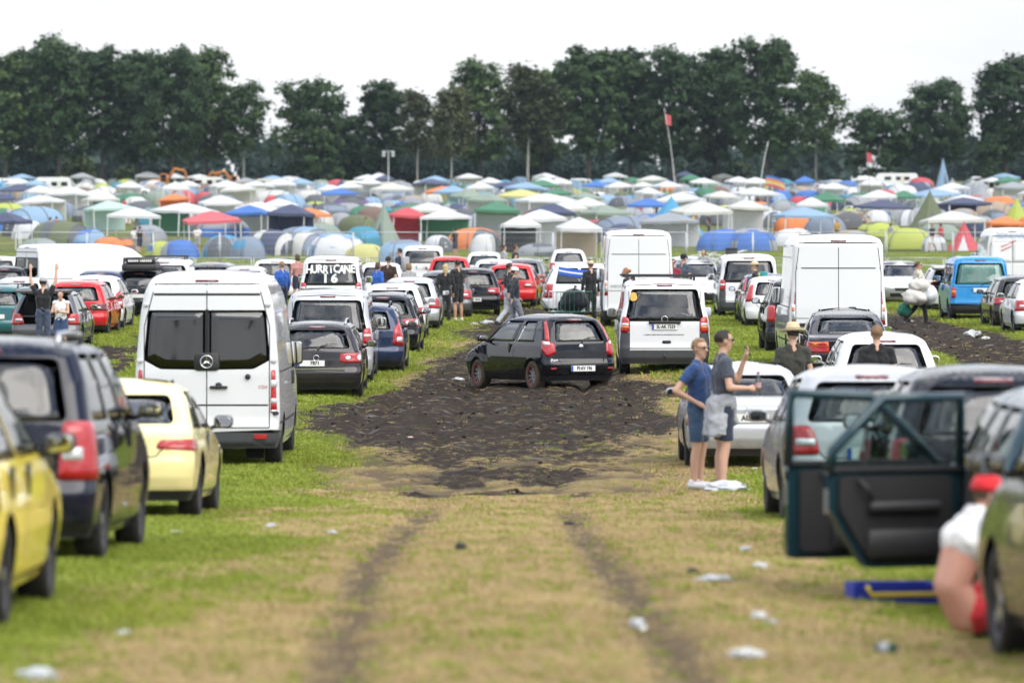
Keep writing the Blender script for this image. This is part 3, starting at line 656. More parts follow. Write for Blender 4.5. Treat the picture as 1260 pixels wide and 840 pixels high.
# shared materials
PLAST = mat('black_plastic', (.022, .022, .024), .55, var=.25, vscale=4); TRIM = mat('cabin_trim', (.11, .115, .12), .8); DTRIM = mat('door_trim', (.012, .012, .013), .7); SEAT = mat('seat_fabric', (.022, .022, .024), .9)
GREYPL = mat('grey_plastic', (.06, .063, .07), .6, var=.2)
RUB = mat('tyre_rubber', (.022, .020, .018), .85, var=.35, vscale=8, bump=.3); MUDR = mat('muddy_tyre', (.075, .057, .038), .9, var=.45, vscale=9, bump=.8, bscale=14)
ALLOY = mat('alloy', (.55, .56, .58), .3, metal=.9); STEEL = mat('wheel_steel', (.05, .05, .055), .5, metal=.3); CHROME = mat('chrome', (.8, .8, .82), .12, metal=1)
MIRR = mat('mirror_face', (.75, .78, .8), .03, metal=1); REDL = mat('red_lens', (.42, .008, .012), .12, coat=1, var=.55, vscale=22, bump=.3, bscale=60); DREDL = mat('dark_red_lens', (.14, .006, .010), .15, coat=1); AMB = mat('amber_lens', (.8, .22, .01), .15, coat=1); CLR = mat('clear_lens', (.75, .76, .78), .12, coat=1, metal=.3)
PLATE = mat('plate_white', (.78, .78, .76), .45); PBLUE = mat('plate_blue', (.02, .09, .45), .5); PTXT = mat('plate_black', (.02, .02, .02), .6); GAP = mat('panel_gap', (.012, .012, .013), .8); UNDER = mat('underbody', (.012, .011, .010), .9)
GCLEAR = glass_mat('glass_clear', (.78, .84, .82)); GTINT = glass_mat('glass_green', (.66, .74, .71)); GDARK = glass_mat('glass_privacy', (.035, .04, .045)); GSIDE = glass_mat('glass_side', (.76, .82, .80))
MUDDY = mat('road_dirt', (.10, .08, .055), .9, var=.4)

def lamp_rects(style, sp):
    """tail lamp outlines on the right half: [(points, material, name)]"""
    L = sp['lamp']; return L
_wheel_cache = {}
def wheel_mesh(R, w, style):
    k = (round(R, 3), round(w, 3), style)
    if k in _wheel_cache: return _wheel_cache[k]
    M = Matrix.Rotation(PI / 2, 4, 'Y'); r0 = R * .64
    ty = MB().lathe([(r0, -w * .40), (r0 * 1.06, -w * .48), (R * .9, -w * .5), (R * .985, -w * .40), (R, -w * .2), (R, w * .2), (R * .985, w * .40), (R * .9, w * .5), (r0 * 1.06, w * .48), (r0, w * .40)], 28, 0, M)
    rm = MB(); rm.lathe([(0, w * .06), (r0 * .9, w * .02), (r0 * .93, w * .38), (r0 * 1.01, w * .43), (r0 * 1.01, -w * .3), (0, -w * .3)], 28, 1 if style != 'cap' else 0, M)
    n = {'five': 5, 'ten': 10, 'cap': 8}[style]
    for i in range(n):
        a = 2 * PI * i / n; c, s_ = math.cos(a), math.sin(a); wd = r0 * {'five': .17, 'ten': .07, 'cap': .12}[style]
        pts = [(.1, -wd * 1.3, .30), (.1, wd * 1.3, .30), (.97, wd, .36), (.97, -wd, .36)]; v = []
        for zz in (.0, 1):
            for p in pts: rr_ = p[0] * r0; v.append((w * (p[2] if zz else .08), rr_ * c - p[1] * s_, rr_ * s_ + p[1] * c))
        rm.add(v, [(4, 5, 6, 7), (0, 1, 5, 4), (1, 2, 6, 5), (2, 3, 7, 6), (3, 0, 4, 7)], 0)
    rm.lathe([(0, w * .40), (r0 * .17, w * .38), (r0 * .2, w * .1)], 14, 0, M)
    _wheel_cache[k] = (ty.mesh('tyre', True), rm.mesh('rim', False)); return _wheel_cache[k]

def base_spec(kind):
    """dimensions and feature outlines of each body style"""
    if kind in ('hatch', 'dacia', 'punto', 'city', 'coupe', 'estate', 'mpv', 'suv', 'sedan', 'golf'):
        D = dict(hatch=(4.15, 1.74, 1.48), golf=(4.2, 1.76, 1.48), dacia=(4.02, 1.75, 1.53), punto=(3.84, 1.66, 1.48), city=(3.45, 1.63, 1.47), coupe=(4.35, 1.74, 1.36), estate=(4.7, 1.80, 1.48), mpv=(4.4, 1.80, 1.65), suv=(4.5, 1.86, 1.74), sedan=(4.4, 1.70, 1.39))[kind]
        L, Wd, H = D; w = Wd / 2; b = dict(mpv=1.02, suv=1.12, coupe=.86, sedan=.88, estate=.92, dacia=.97).get(kind, .93)
        g = H - b; clr = .30 if kind == 'suv' else .2
        width = [(clr, w * .90), (clr + .10, w * .965), (.52, w), (.68, w * .995), (b - .06, w * .965), (b, w * .94), (b + g * .5, w * (.83 if kind != 'mpv' else .87)), (b + g * .8, w * (.735 if kind not in ('mpv', 'suv') else .79)), (H - .075, w * (.68 if kind not in ('mpv', 'suv') else .74)), (H - .03, w * .58), (H - .01, w * .5)]
        hood = dict(punto=.85, city=.65, mpv=.85, coupe=1.25, sedan=1.3, suv=1.2).get(kind, 1.05); cow = L - hood
        front = [(clr, L - .16), (.3, L - .08), (.45, L - .02), (.58, L), (.68, L - .06), (b - .22, L - .14), (b - .10, L - hood * .55), (b + .02, cow), (b + g * .5, cow - g * .80), (b + g * .82, cow - g * 1.42), (H - .06, cow - g * 1.75), (H - .03, cow - g * 1.95), (H - .01, cow - g * 2.2)]
        rk = dict(hatch=.40, golf=.34, dacia=.34, punto=.34, city=.34, coupe=1.25, estate=.42, mpv=.30, suv=.34).get(kind, .4)
        if kind == 'sedan':
            rear = [(clr, .12), (.32, .04), (.42, .0), (.56, .0), (.62, .03), (b - .05, .03), (b + .0, .10), (b + .035, .34), (b + .055, .50), (b + g * .55, .86), (b + g * .84, 1.22), (H - .06, 1.42), (H - .03, 1.58), (H - .01, 1.75)]
        elif kind == 'coupe':
            rear = [(clr, .12), (.32, .04), (.44, .0), (.56, .0), (.64, .03), (b - .03, .06), (b + .02, .20), (b + .04, .30), (b + g * .5, .78), (b + g * .82, 1.2), (H - .06, 1.45), (H - .03, 1.62), (H - .01, 1.8)]
        else:
            rear = [(clr, .13), (.32, .035), (.44, 0), (.55, .0), (.60, .045), (b - .15, .055), (b, .08), (b + g * .5, .08 + rk * .42), (b + g * .80, .08 + rk * .78), (H - .07, .08 + rk), (H - .03, .16 + rk), (H - .01, .34 + rk)]
            if kind in ('mpv', 'suv', 'dacia'): rear[5:7] = [(b - .15, .05), (b, .06)]
        sh = Shell(rear, front, width, clr, H - .012, rx=.30 if kind != 'punto' else .26, ry=.17, fx=.45, fy=.32, cr=.05, cf=.10, bow=.045)
        zb, zt = b + .025, H - .115
        def yrz(z): return sh.par(z)[0]
        def yfz(z): return sh.par(z)[1]
        def wz(z): return sh.par(z)[2]
        sp = dict(kind=kind, L=L, W=Wd, H=H, sh=sh, belt=b, zb=zb, zt=zt, clr=clr)
        R = dict(city=.285, punto=.295, suv=.36, mpv=.32).get(kind, .31); ya = dict(punto=.62, city=.5, sedan=.95, coupe=.95, estate=.98, mpv=.78, suv=.85).get(kind, .78)
        yfa = L - dict(city=.60, punto=.78).get(kind, .86); sp.update(R=R, axles=(ya, yfa), tw=.20 if kind != 'suv' else .23)
        # rear window
        rb, rt = (b + .02, H - .15) if kind != 'punto' else (b + .03, H - .12)
        if kind == 'estate': rb = b + .06
        if kind in ('sedan',): rb = b + .085
        if kind == 'coupe': rb = b + .07
        xb, xt = wz(rb) - .15, wz(rt) - .13
        if kind in ('dacia', 'punto', 'city'): xb -= .06; xt -= .04
        sp['rear_win'] = [('r', -xb, rb), ('r', xb, rb), ('r', xt, rt), ('r', -xt, rt)]
        # side windows
        dr = dict(sedan=.22, coupe=.20, punto=.34, city=.28, estate=.16, mpv=.16, suv=.2).get(kind, .30)
        y0b, y0t = yrz(zb) + dr + .12, yrz(zt) + dr - .02; y1b, y1t = yfz(zb) - .26, yfz(zt) - .14
        if kind in ('sedan', 'coupe'): y0b, y0t = yrz(b + .07) + .28, yrz(zt) + .12
        n3 = kind in ('estate', 'mpv', 'suv'); n1 = kind in ('punto', 'city', 'coupe')
        cuts = [0, .30, .62, 1] if n3 else ([0, .38, 1] if n1 else [0, .44, 1]); sp['side_win'] = []
        for i in range(len(cuts) - 1):
            a, c = cuts[i], cuts[i + 1]; g0 = .0 if i == 0 else .035; g1 = .0 if i == len(cuts) - 2 else .035
            sp['side_win'].append([('s', y0b + (y1b - y0b) * a + g0, zb), ('s', y0b + (y1b - y0b) * c - g1, zb), ('s', y0t + (y1t - y0t) * c - g1, zt), ('s', y0t + (y1t - y0t) * a + g0, zt)])
        sp['doors_y'] = [y0b + (y1b - y0b) * c for c in cuts[1 if (n3 or n1) else 0:]] if not n1 else [y0b + (y1b - y0b) * cuts[1], y1b]
        if not n3 and not n1: sp['doors_y'][0] = y0b + .25
        fz0, fz1 = b + .05, H - .13; sp['wind'] = [('f', wz(fz0) - .12, fz0), ('f', -(wz(fz0) - .12), fz0), ('f', -(wz(fz1) - .09), fz1), ('f', wz(fz1) - .09, fz1)]
        zl0, zl1 = b - .24, b - .03
        lamp = {
            'golf': [([('r', w - .42, zl0 + .02), ('s', .30, zl0), ('s', .36, zl1 - .01), ('r', w - .40, zl1 - .02)], REDL, .05)],
            'hatch': [([('r', w - .34, zl0 - .04), ('s', .30, zl0 - .05), ('s', .38, zl1 + .02), ('r', w - .26, zl1 + .02)], REDL, .06)],
            'estate': [([('r', w - .44, zl0 + .03), ('s', .30, zl0 + .03), ('s', .36, zl1), ('r', w - .42, zl1)], REDL, .06)],
            'mpv': [([('r', w - .28, zl0 - .16), ('s', .26, zl0 - .16), ('s', .30, zl1 + .05), ('r', w - .24, zl1 + .05)], REDL, .04)],
            'suv': [([('r', w - .20, zl0 - .10), ('s', .20, zl0 - .10), ('s', .24, zl1 + .05), ('r', w - .20, zl1 + .05)], REDL, .03)],
            'sedan': [([('r', w - .44, .60), ('s', .20, .60), ('s', .22, b - .07), ('r', w - .42, b - .07)], REDL, .03)],
            'coupe': [([('r', w - .38, b - .16), ('s', .34, b - .19), ('s', .30, b - .07), ('r', w - .34, b - .08)], REDL, .04)],
            'dacia': [([('r', w - .24, b - .30), ('s', .20, b - .34), ('s', .42, b + .12), ('s', .47, b + .26), ('r', w - .20, b + .08)], REDL, .05)],
            'city': [([('r', w - .20, b - .14), ('s', .26, b - .16), ('s', .50, H - .22), ('r', wz(H - .22) - .10, H - .22)], REDL, .05)],
            'punto': [([('r', w - .26, b - .20), ('r', w - .10, b - .27), ('s', .20, b - .12), ('s', .26, b + .06), ('r', w - .24, b + .01)], REDL, .04), ([('r', wz(b + .1) - .085, b + .03), ('s', .19, b + .05), ('s', .45, H - .13), ('r', wz(H - .12) - .045, H - .12)], REDL, .02)],
        }
        sp['lamp'] = lamp[kind]
        sp['bumper_z'] = dict(suv=.62).get(kind, .34); sp['gate'] = [(xb + .09, rb - .05), (w - .36 if kind in ('estate', 'golf') else w - .30, b - .30 if kind not in ('sedan', 'coupe') else .62), (w - .36, .60 if kind != 'sedan' else .6)]
        sp['plate'] = dict(punto=.44, sedan=.70, golf=.52, city=.42, coupe=.46, dacia=.66, mpv=.70, suv=.74, estate=.70).get(kind, .66)
        sp['brake3'] = (H - .105, .16) if kind not in ('sedan', 'coupe') else None
        sp['mirror'] = (yfz(zb) - .42, b + .08); sp['seats'] = True; sp['handle_z'] = b - .10
        return sp
    # vans
    D = dict(van=(4.9, 1.90, 1.97), bus=(4.7, 1.84, 1.94), hivan=(5.9, 1.99, 2.65), boxvan=(5.9, 2.05, 2.78), caddy=(4.4, 1.80, 1.80))[kind]
    L, Wd, H = D; w = Wd / 2; hv = kind in ('hivan', 'boxvan'); b = 1.28 if hv else 1.10; z1 = H - .015; clr = .28 if hv else .24
    tp = .80 if kind == 'hivan' else .90 if kind == 'boxvan' else .86
    width = [(clr, w * .93), (clr + .15, w * .98), (.7, w), (b - .1, w * .99), (b + .1, w * .96), (H * .72, w * (.5 * tp + .47)), (H - .22, w * (tp + .01)), (H - .10, w * (tp - .05)), (H - .045, w * (tp - .14)), (H - .015, w * (tp - .26))]
    if kind == 'hivan': width = [(clr, w * .93), (clr + .15, w * .98), (.7, w), (1.2, w * .99), (1.5, w * .97), (2.1, w * .915), (2.35, w * .865), (2.5, w * .80), (2.58, w * .73), (2.62, w * .63), (2.635, w * .54)]
    rr = .05 if hv else .16
    rear = [(clr, .10), (.36, .02), (.55, 0), (.62, .02), (.68, .03), (b, .045), (H * .72, .06 + rr * .45), (H - .2, .06 + rr), (H - .09, .10 + rr), (H - .045, .16 + rr), (H - .015, .26 + rr)]
    hd = .75 if not hv else .85; cow = L - hd
    front = [(clr, L - .12), (.4, L - .02), (.6, L), (.85, L - .07), (b - .12, L - .25), (b - .02, cow), (b + .45, cow - .42), (b + .75, cow - .78), (H - .2, cow - (1.1 if not hv else 1.25)), (H - .08, cow - (1.3 if not hv else 1.6)), (H - .015, cow - (1.6 if not hv else 2.1))]
    sh = Shell(rear, front, width, clr, z1, rx=.13 if hv else .20, ry=.10 if hv else .14, fx=.4, fy=.3, cr=.03, cf=.10, bow=.02, sm=.05)
    wz = lambda z: sh.par(z)[2]; yfz = lambda z: sh.par(z)[1]
    sp = dict(kind=kind, L=L, W=Wd, H=H, sh=sh, belt=b, zb=b + .03, zt=b + .62, clr=clr, R=.345 if hv else .325, axles=(1.15 if hv else .95, L - .95), tw=.22)
    zt = b + .58 if not kind == 'caddy' else b + .50
    if kind in ('van', 'bus', 'caddy'):
        rb, rt = b + .01, H - .20; sp['rear_win'] = [('r', -(wz(rb) - .10), rb), ('r', wz(rb) - .10, rb), ('r', wz(rt) - .13, rt), ('r', -(wz(rt) - .13), rt)]
    elif kind == 'hivan':
        rb, rt = 1.33, 2.13; sp['rear_win2'] = [('r', .012, rb), ('r', wz(rb) - .34, rb + .01), ('r', wz(rb + .12) - .105, rb + .13), ('r', wz(rt) - .10, rt), ('r', .012, rt)]
    yA = cow - .12
    fw = [('s', yA - 1.15, b + .0), ('s', yA - .18, b + .0), ('s', yfz(zt) - .20, zt), ('s', yA - 1.15, zt)]
    sp['side_win'] = [fw]
    if kind in ('van', 'bus'): sp['side_win'] += [[('s', yA - 2.35, b), ('s', yA - 1.30, b), ('s', yA - 1.30, zt), ('s', yA - 2.35, zt)], [('s', .28, b), ('s', yA - 2.50, b), ('s', yA - 2.50, zt), ('s', .38, zt)]]
    fz0, fz1 = b + .06, min(b + .72, H - .22); sp['wind'] = [('f', wz(fz0) - .13, fz0), ('f', -(wz(fz0) - .13), fz0), ('f', -(wz(fz1) - .12), fz1), ('f', wz(fz1) - .12, fz1)]
    if kind in ('van', 'caddy'): sp['lamp'] = [([('r', w - .21, .88), ('s', .11, .88), ('s', .14, 1.21), ('r', w - .20, 1.19)], REDL, .05)]
    elif kind == 'bus': sp['lamp'] = [([('r', w - .17, .72), ('s', .09, .72), ('s', .10, 1.02), ('r', w - .17, 1.02)], REDL, .02)]
    elif kind == 'hivan': sp['lamp'] = [([('r', w - .125, .76), ('s', .06, .76), ('s', .07, 1.33), ('r', w - .115, 1.33)], REDL, .02)]
    else: sp['lamp'] = [([('r', w - .135, .95), ('s', .06, .95), ('s', .07, 1.62), ('r', w - .125, 1.62)], REDL, .02)]
    sp['bumper_z'] = .50 if hv else .52; sp['gate'] = None; sp['doors_y'] = [yA - 2.4, yA - 1.22, yA + .12]
    sp['plate'] = dict(van=1.00, bus=.95, caddy=.95, hivan=.0, boxvan=.70)[kind]; sp['brake3'] = (H - .13, .16); sp['mirror'] = (yA - .12, b + .12 if not hv else b + .2); sp['seats'] = True; sp['handle_z'] = b - .12
    return sp
_proto = {}
def proto(kind, **ov):
    """meshes of one body style (shared by every vehicle of the style)"""
    key = kind + str(sorted(ov.items()))
    if key in _proto: return _proto[key]
    sp = base_spec(kind); sh = sp['sh']; G = {'sp': sp}; holes = []; panes = []
    def pane(name, pts, r, side, front=False, inset=True):
        poly = feat(sh, pts, r); panes.append((name, poly, side, front)); return poly
    if 'rear_win' in sp: p = pane('rear_window', sp['rear_win'], .07, 0); holes.append(p); 
    if 'rear_win2' in sp: p = pane('rear_window', sp['rear_win2'], .035, 2); holes.append(p)
    for q in sp['side_win']: p = pane('side_window', q, .05, 2); holes.append(p)
    wp = feat(sh, sp['wind'], .06); panes.append(('windscreen', wp, 0, True)); holes.append(wp)
    arches = []
    for y in sp['axles']:
        R = sp['R'] * 1.17; ap = [(y + R * math.cos(a), sp['R'] * 1.0 + R * math.sin(a)) for a in np.linspace(0, PI, 15)]; zlo = sp['clr'] - .06
        ap = [(y + R, zlo)] + ap + [(y - R, zlo)]; arches.append(ap); holes.append([(sh.ts('s', a, max(z, sh.z0 + .001)), z) for a, z in ap])
    reg = []
    zbm = sp['bumper_z']
    if kind in ('van', 'bus', 'hivan', 'boxvan', 'caddy'):
        e = max(sh.S(z) for z in np.linspace(sh.z0, zbm, 8)) + .1; yb = sp['axles'][0] - sp['R'] * 1.2; z_ = np.linspace(sh.z0 + .001, zbm, 6)
        reg.append(([(-.1, sh.z0 - .1), (sh.ts('s', yb, zbm), sh.z0 - .1), (sh.ts('s', yb, zbm), zbm), (-.1, zbm)], 1))
        if kind in ('van', 'caddy'): reg.append((feat(sh, [('r', sp['W'] / 2 - .22, zbm), ('s', .12, zbm), ('s', .11, .88), ('r', sp['W'] / 2 - .21, .88)], .01), 1))
    elif kind == 'suv':
        reg.append(([(-.1, sh.z0 - .1), (9, sh.z0 - .1), (9, .55), (-.1, .55)], 1))
    else:
        reg.append(([(-.1, sh.z0 - .1), (sh.ts('s', sp['axles'][0] - sp['R'] * 1.2, .3), sh.z0 - .1), (sh.ts('s', sp['axles'][0] - sp['R'] * 1.2, .3), zbm - .04), (-.1, zbm - .04)], 1))
    hl = []
    if ov.get('open_left'):
        dy = sp['doors_y']; z0 = sp['clr'] + .09
        for a, c in ((dy[0], dy[1]), (dy[1], dy[2])):
            hl.append(feat(sh, [('s', a + .04, z0), ('s', c - .04, z0), ('s', c - .04 - (.0 if c != dy[2] else .0), sp['zb'] - .03), ('s', a + .04, sp['zb'] - .03)], .06))
    if ov.get('open_gate'):
        g = sp['rear_win']; x = g[1][1] + .06; holes.remove(panes[0][1]); panes.pop(0)
        holes.append(feat(sh, [('r', -x - .0, .66), ('r', x, .66), ('r', x + .0, sp['belt']), ('r', sh.par(sp['zt'])[2] - .12, sp['H'] - .11), ('r', -(sh.par(sp['zt'])[2] - .12), sp['H'] - .11), ('r', -x, sp['belt'])], .06))
    G['body'] = body_mesh(sh, holes, reg, hl); G['panes'] = []
    for name, poly, side, front in panes:
        for sd in ((1, -1) if side == 2 else (1,)):
            v, f = patch(sh, poly, -.010, .004, sd, front); G['panes'].append((name, mesh(v, f, name, True)))
    G['lamps'] = []
    for pts, m, r in sp['lamp']:
        poly = feat(sh, pts, r, .05)
        for sd in (1, -1): v, f = patch(sh, poly, .012, .03, sd); G['lamps'].append((sd, mesh(v, f, 'tail_lamp', True), m, poly))
    # second colours inside the lamps
    G['lampbits'] = []
    for pts, m, r in sp['lamp'][:1]:
        poly = feat(sh, pts, r, .05); s0, s1 = min(p[0] for p in poly), max(p[0] for p in poly); z0, z1 = min(p[1] for p in poly), max(p[1] for p in poly); h = z1 - z0; ds = s1 - s0
        def bar(a, b_, c, d, mm, nm, rad=.01):
            q = [(s0 + ds * a, z0 + h * b_), (s0 + ds * c, z0 + h * b_), (s0 + ds * c, z0 + h * d), (s0 + ds * a, z0 + h * d)]; pl = [(p.x, p.y) for p in roundpoly(q, rad, .05)]
            for sd in (1, -1): v, f = patch(sh, pl, .016, .01, sd, rings=(1,)); G['lampbits'].append((sd, mesh(v, f, nm, True), mm, nm))
        if kind in ('van', 'caddy'): bar(.06, .44, .92, .60, CLR, 'reversing_lens'); bar(.06, .28, .92, .42, AMB, 'indicator_lens')
        elif kind == 'hivan': bar(.05, .60, .95, .76, CLR, 'reversing_lens'); bar(.05, .22, .95, .33, CLR, 'indicator_lens'); bar(.05, .02, .95, .06, CLR, 'lens_strip')
        elif kind == 'boxvan': bar(.08, .14, .92, .62, CLR, 'reversing_lens'); bar(.2, .40, .8, .54, AMB, 'indicator_lens', .03)
        elif kind == 'bus': bar(.05, .42, .95, .72, AMB, 'indicator_lens')
        elif kind == 'sedan': bar(.04, .60, .96, .93, AMB, 'indicator_lens')
        elif kind == 'estate':
            for cxx, rd in ((.27, .042), (.66, .062)):
                c = (s0 + ds * cxx, (z0 + z1) / 2); pl = [(c[0] + rd * math.cos(t), c[1] + rd * math.sin(t)) for t in np.linspace(0, 2 * PI, 15)[:-1]]
                for sd in (1, -1): v, f = patch(sh, pl, .018, .01, sd, rings=(1, .5)); G['lampbits'].append((sd, mesh(v, f, 'reversing_lens', True), CLR, 'reversing_lens'))
        elif kind == 'punto': bar(.30, .72, .78, .93, CLR, 'reversing_lens', .02)
        elif kind in ('hatch', 'golf', 'mpv'): bar(.06, .34, .40, .56, CLR, 'reversing_lens', .02)
        elif kind == 'dacia': bar(.22, .16, .66, .34, CLR, 'reversing_lens', .03)
    # shut lines as thin dark strips
    gm = MB()
    def strip(f, pts, wd=.013, both=True):
        for sd in ((1, -1) if both else (1,)):
            for (a0, z0), (a1, z1) in zip(pts[:-1], pts[1:]):
                n = max(1, int(math.hypot(a1 - a0, z1 - z0) / .12)); ln = math.hypot(a1 - a0, z1 - z0) or 1; nx_, nz_ = -(z1 - z0) / ln * wd / 2, (a1 - a0) / ln * wd / 2; v = []
                for i in range(n + 1):
                    a, z = a0 + (a1 - a0) * i / n, z0 + (z1 - z0) * i / n
                    for k in (-1, 1):
                        s = sh.ts(f, a + nx_ * k, z + nz_ * k); p = sh.pos(s, z + nz_ * k) + sh.nrm(s, z + nz_ * k) * .0022; v.append((p.x * sd, p.y, p.z))
                gm.add(v, [(2 * i, 2 * i + 1, 2 * i + 3, 2 * i + 2)[::sd] for i in range(n)])
    dz = sp['clr'] + .07; zb = sp['zb'] - .02
    if not hl:
        for y in sp['doors_y']: strip('s', [(y, dz), (y, zb)])
        strip('s', [(sp['doors_y'][0], dz), (sp['doors_y'][-1], dz)])
    else:
        pass
    if sp['gate'] and not ov.get('open_gate'):
        g = sp['gate']; zl = .50 if kind == 'punto' else .62
        strip('r', [(g[0][0], g[0][1]), (g[2][0], zl + .02), (g[2][0] - .02, zl), (0, zl)])
    elif kind in ('van', 'bus', 'caddy'):
        e = sp['W'] / 2 - (.215 if kind != 'bus' else .10); strip('r', [(0, .56), (e, .56), (e, sp['H'] - .75), (sh.par(sp['H'] - .2)[2] - .07, sp['H'] - .13), (0, sp['H'] - .09)])
        if kind == 'bus': strip('r', [(0, 1.04), (e, 1.04)])
    elif kind in ('hivan', 'boxvan'):
        e = sp['W'] / 2 - .14; zt_ = sp['H'] - .17; strip('r', [(0, .56), (0, zt_)], .014, False); strip('r', [(0, .56), (e, .56), (e, sp['H'] * .72), (sh.par(zt_)[2] - .10, zt_), (0, zt_)])
        strip('r', [(0, .86 if kind == 'hivan' else 2.1), (e - .02, .86 if kind == 'hivan' else 2.1)], .022)
        if kind == 'hivan': strip('r', [(0, 2.34), (e - .13, 2.34)], .03)
        else: strip('r', [(0, 1.08), (e, 1.08)], .014); strip('r', [(0, 2.62), (e - .18, 2.62)], .012)
        strip('s', [(.2, .62), (sp['axles'][1] - .6, .62)], .03); strip('s', [(.3, 1.3), (sp['doors_y'][1], 1.3)], .02)
    G['gaps'] = gm.mesh('panel_gap')
    # wheel wells, floor pan and cabin floor
    ub = MB(); w = sp['W'] / 2
    prof = [(.20, sp['clr'] + .02), (sp['L'] - .25, sp['clr'] + .02)]
    ub.box((0, sp['L'] / 2, sp['clr'] + .05), (sp['W'] - .52, sp['L'] - .35, .10)); ub.box((0, (sp['axles'][0] + sp['axles'][1]) / 2, sp['clr'] + .055), (sp['W'] - .20, sp['axles'][1] - sp['axles'][0] - sp['R'] * 2.5, .11))
    for y in sp['axles']:
        for sd in (1, -1):
            R = sp['R'] * 1.19; wi = sh.pos(sh.ts('s', y, .5), .5).x - .035; n = 14; v = []
            for xx in (wi, w - .34):
                v += [(sd * xx, y + R * math.cos(a), sp['R'] + R * math.sin(a)) for a in np.linspace(-.25, PI + .25, n)]
            f = [(i, i + 1, n + i + 1, n + i) for i in range(n - 1)]; ub.add(v, f); ub.add(v[n:], [tuple(range(n))])
    G['under'] = ub.mesh('underbody')
    cf = MB(); zf = sp['clr'] + .16; by = sp['sh'].par(sp['belt'] - .05)
    cf.box((0, sp['L'] * .5, zf), (sp['W'] - .56, sp['L'] - .6, .06)); cf.box((0, by[1] - .42, sp['belt'] - .16), (sp['W'] - .30, .5, .30))
    if kind not in ('van', 'bus', 'hivan', 'boxvan', 'caddy', 'suv', 'mpv', 'estate'): cf.box((0, by[0] + .42, sp['belt'] - .08), (sp['W'] - .34, .5, .03))
    if kind in ('hivan', 'boxvan', 'caddy'): cf.box((0, sp['L'] - 2.35, sp['H'] * .5), (sp['W'] - .30, .05, sp['H'] - .85))
    G['cabin'] = cf.mesh('cabin_floor')
    st = MB(); st.rbox((0, 0, .26), (.50, .50, .20), .12); st.rbox((0, -.28, .60), (.48, .62, .16), .12, axis='y', rot=Matrix.Rotation(.18, 3, 'X')); st.rbox((0, -.36, .97), (.26, .18, .10), .06, axis='y'); G['seat'] = st.mesh('seat', True)
    mr = MB(); mw, mh = (.19, .13) if kind not in ('hivan', 'boxvan', 'van', 'bus') else ((.20, .34) if kind in ('hivan', 'boxvan') else (.20, .20))
    mr.rbox((0, .05, 0), (mw, mh, .13), .05, axis='y'); mr.tube([(-mw * .4, .06, -mh * .3), (-mw * .75, .08, -mh * .55)], .022, 6); G['mirror'] = mr.mesh('mirror', True)
    mg = MB(); mg.rbox((0, -.019, 0), (mw - .03, mh - .03, .008), .04, axis='y'); G['mirror_glass'] = mg.mesh('mirror_glass'); G['mdim'] = (mw, mh)
    pl = MB(); pl.box((0, 0, 0), (.52, .012, .112)); G['plate'] = pl.mesh('plate'); pb = MB(); pb.box((-.24, -.0075, 0), (.04, .004, .104)); G['plate_band'] = pb.mesh('band')
    hd = MB(); hd.rbox((0, 0, 0), (.03, .19, .032), .012, axis='x'); G['handle'] = hd.mesh('handle', True)
    _proto[key] = G; return G
RIM_MESH = {}
def rear_y(sp, z, x=0): return sp['sh'].pos(sp['sh'].ts('r', x, z), z).y
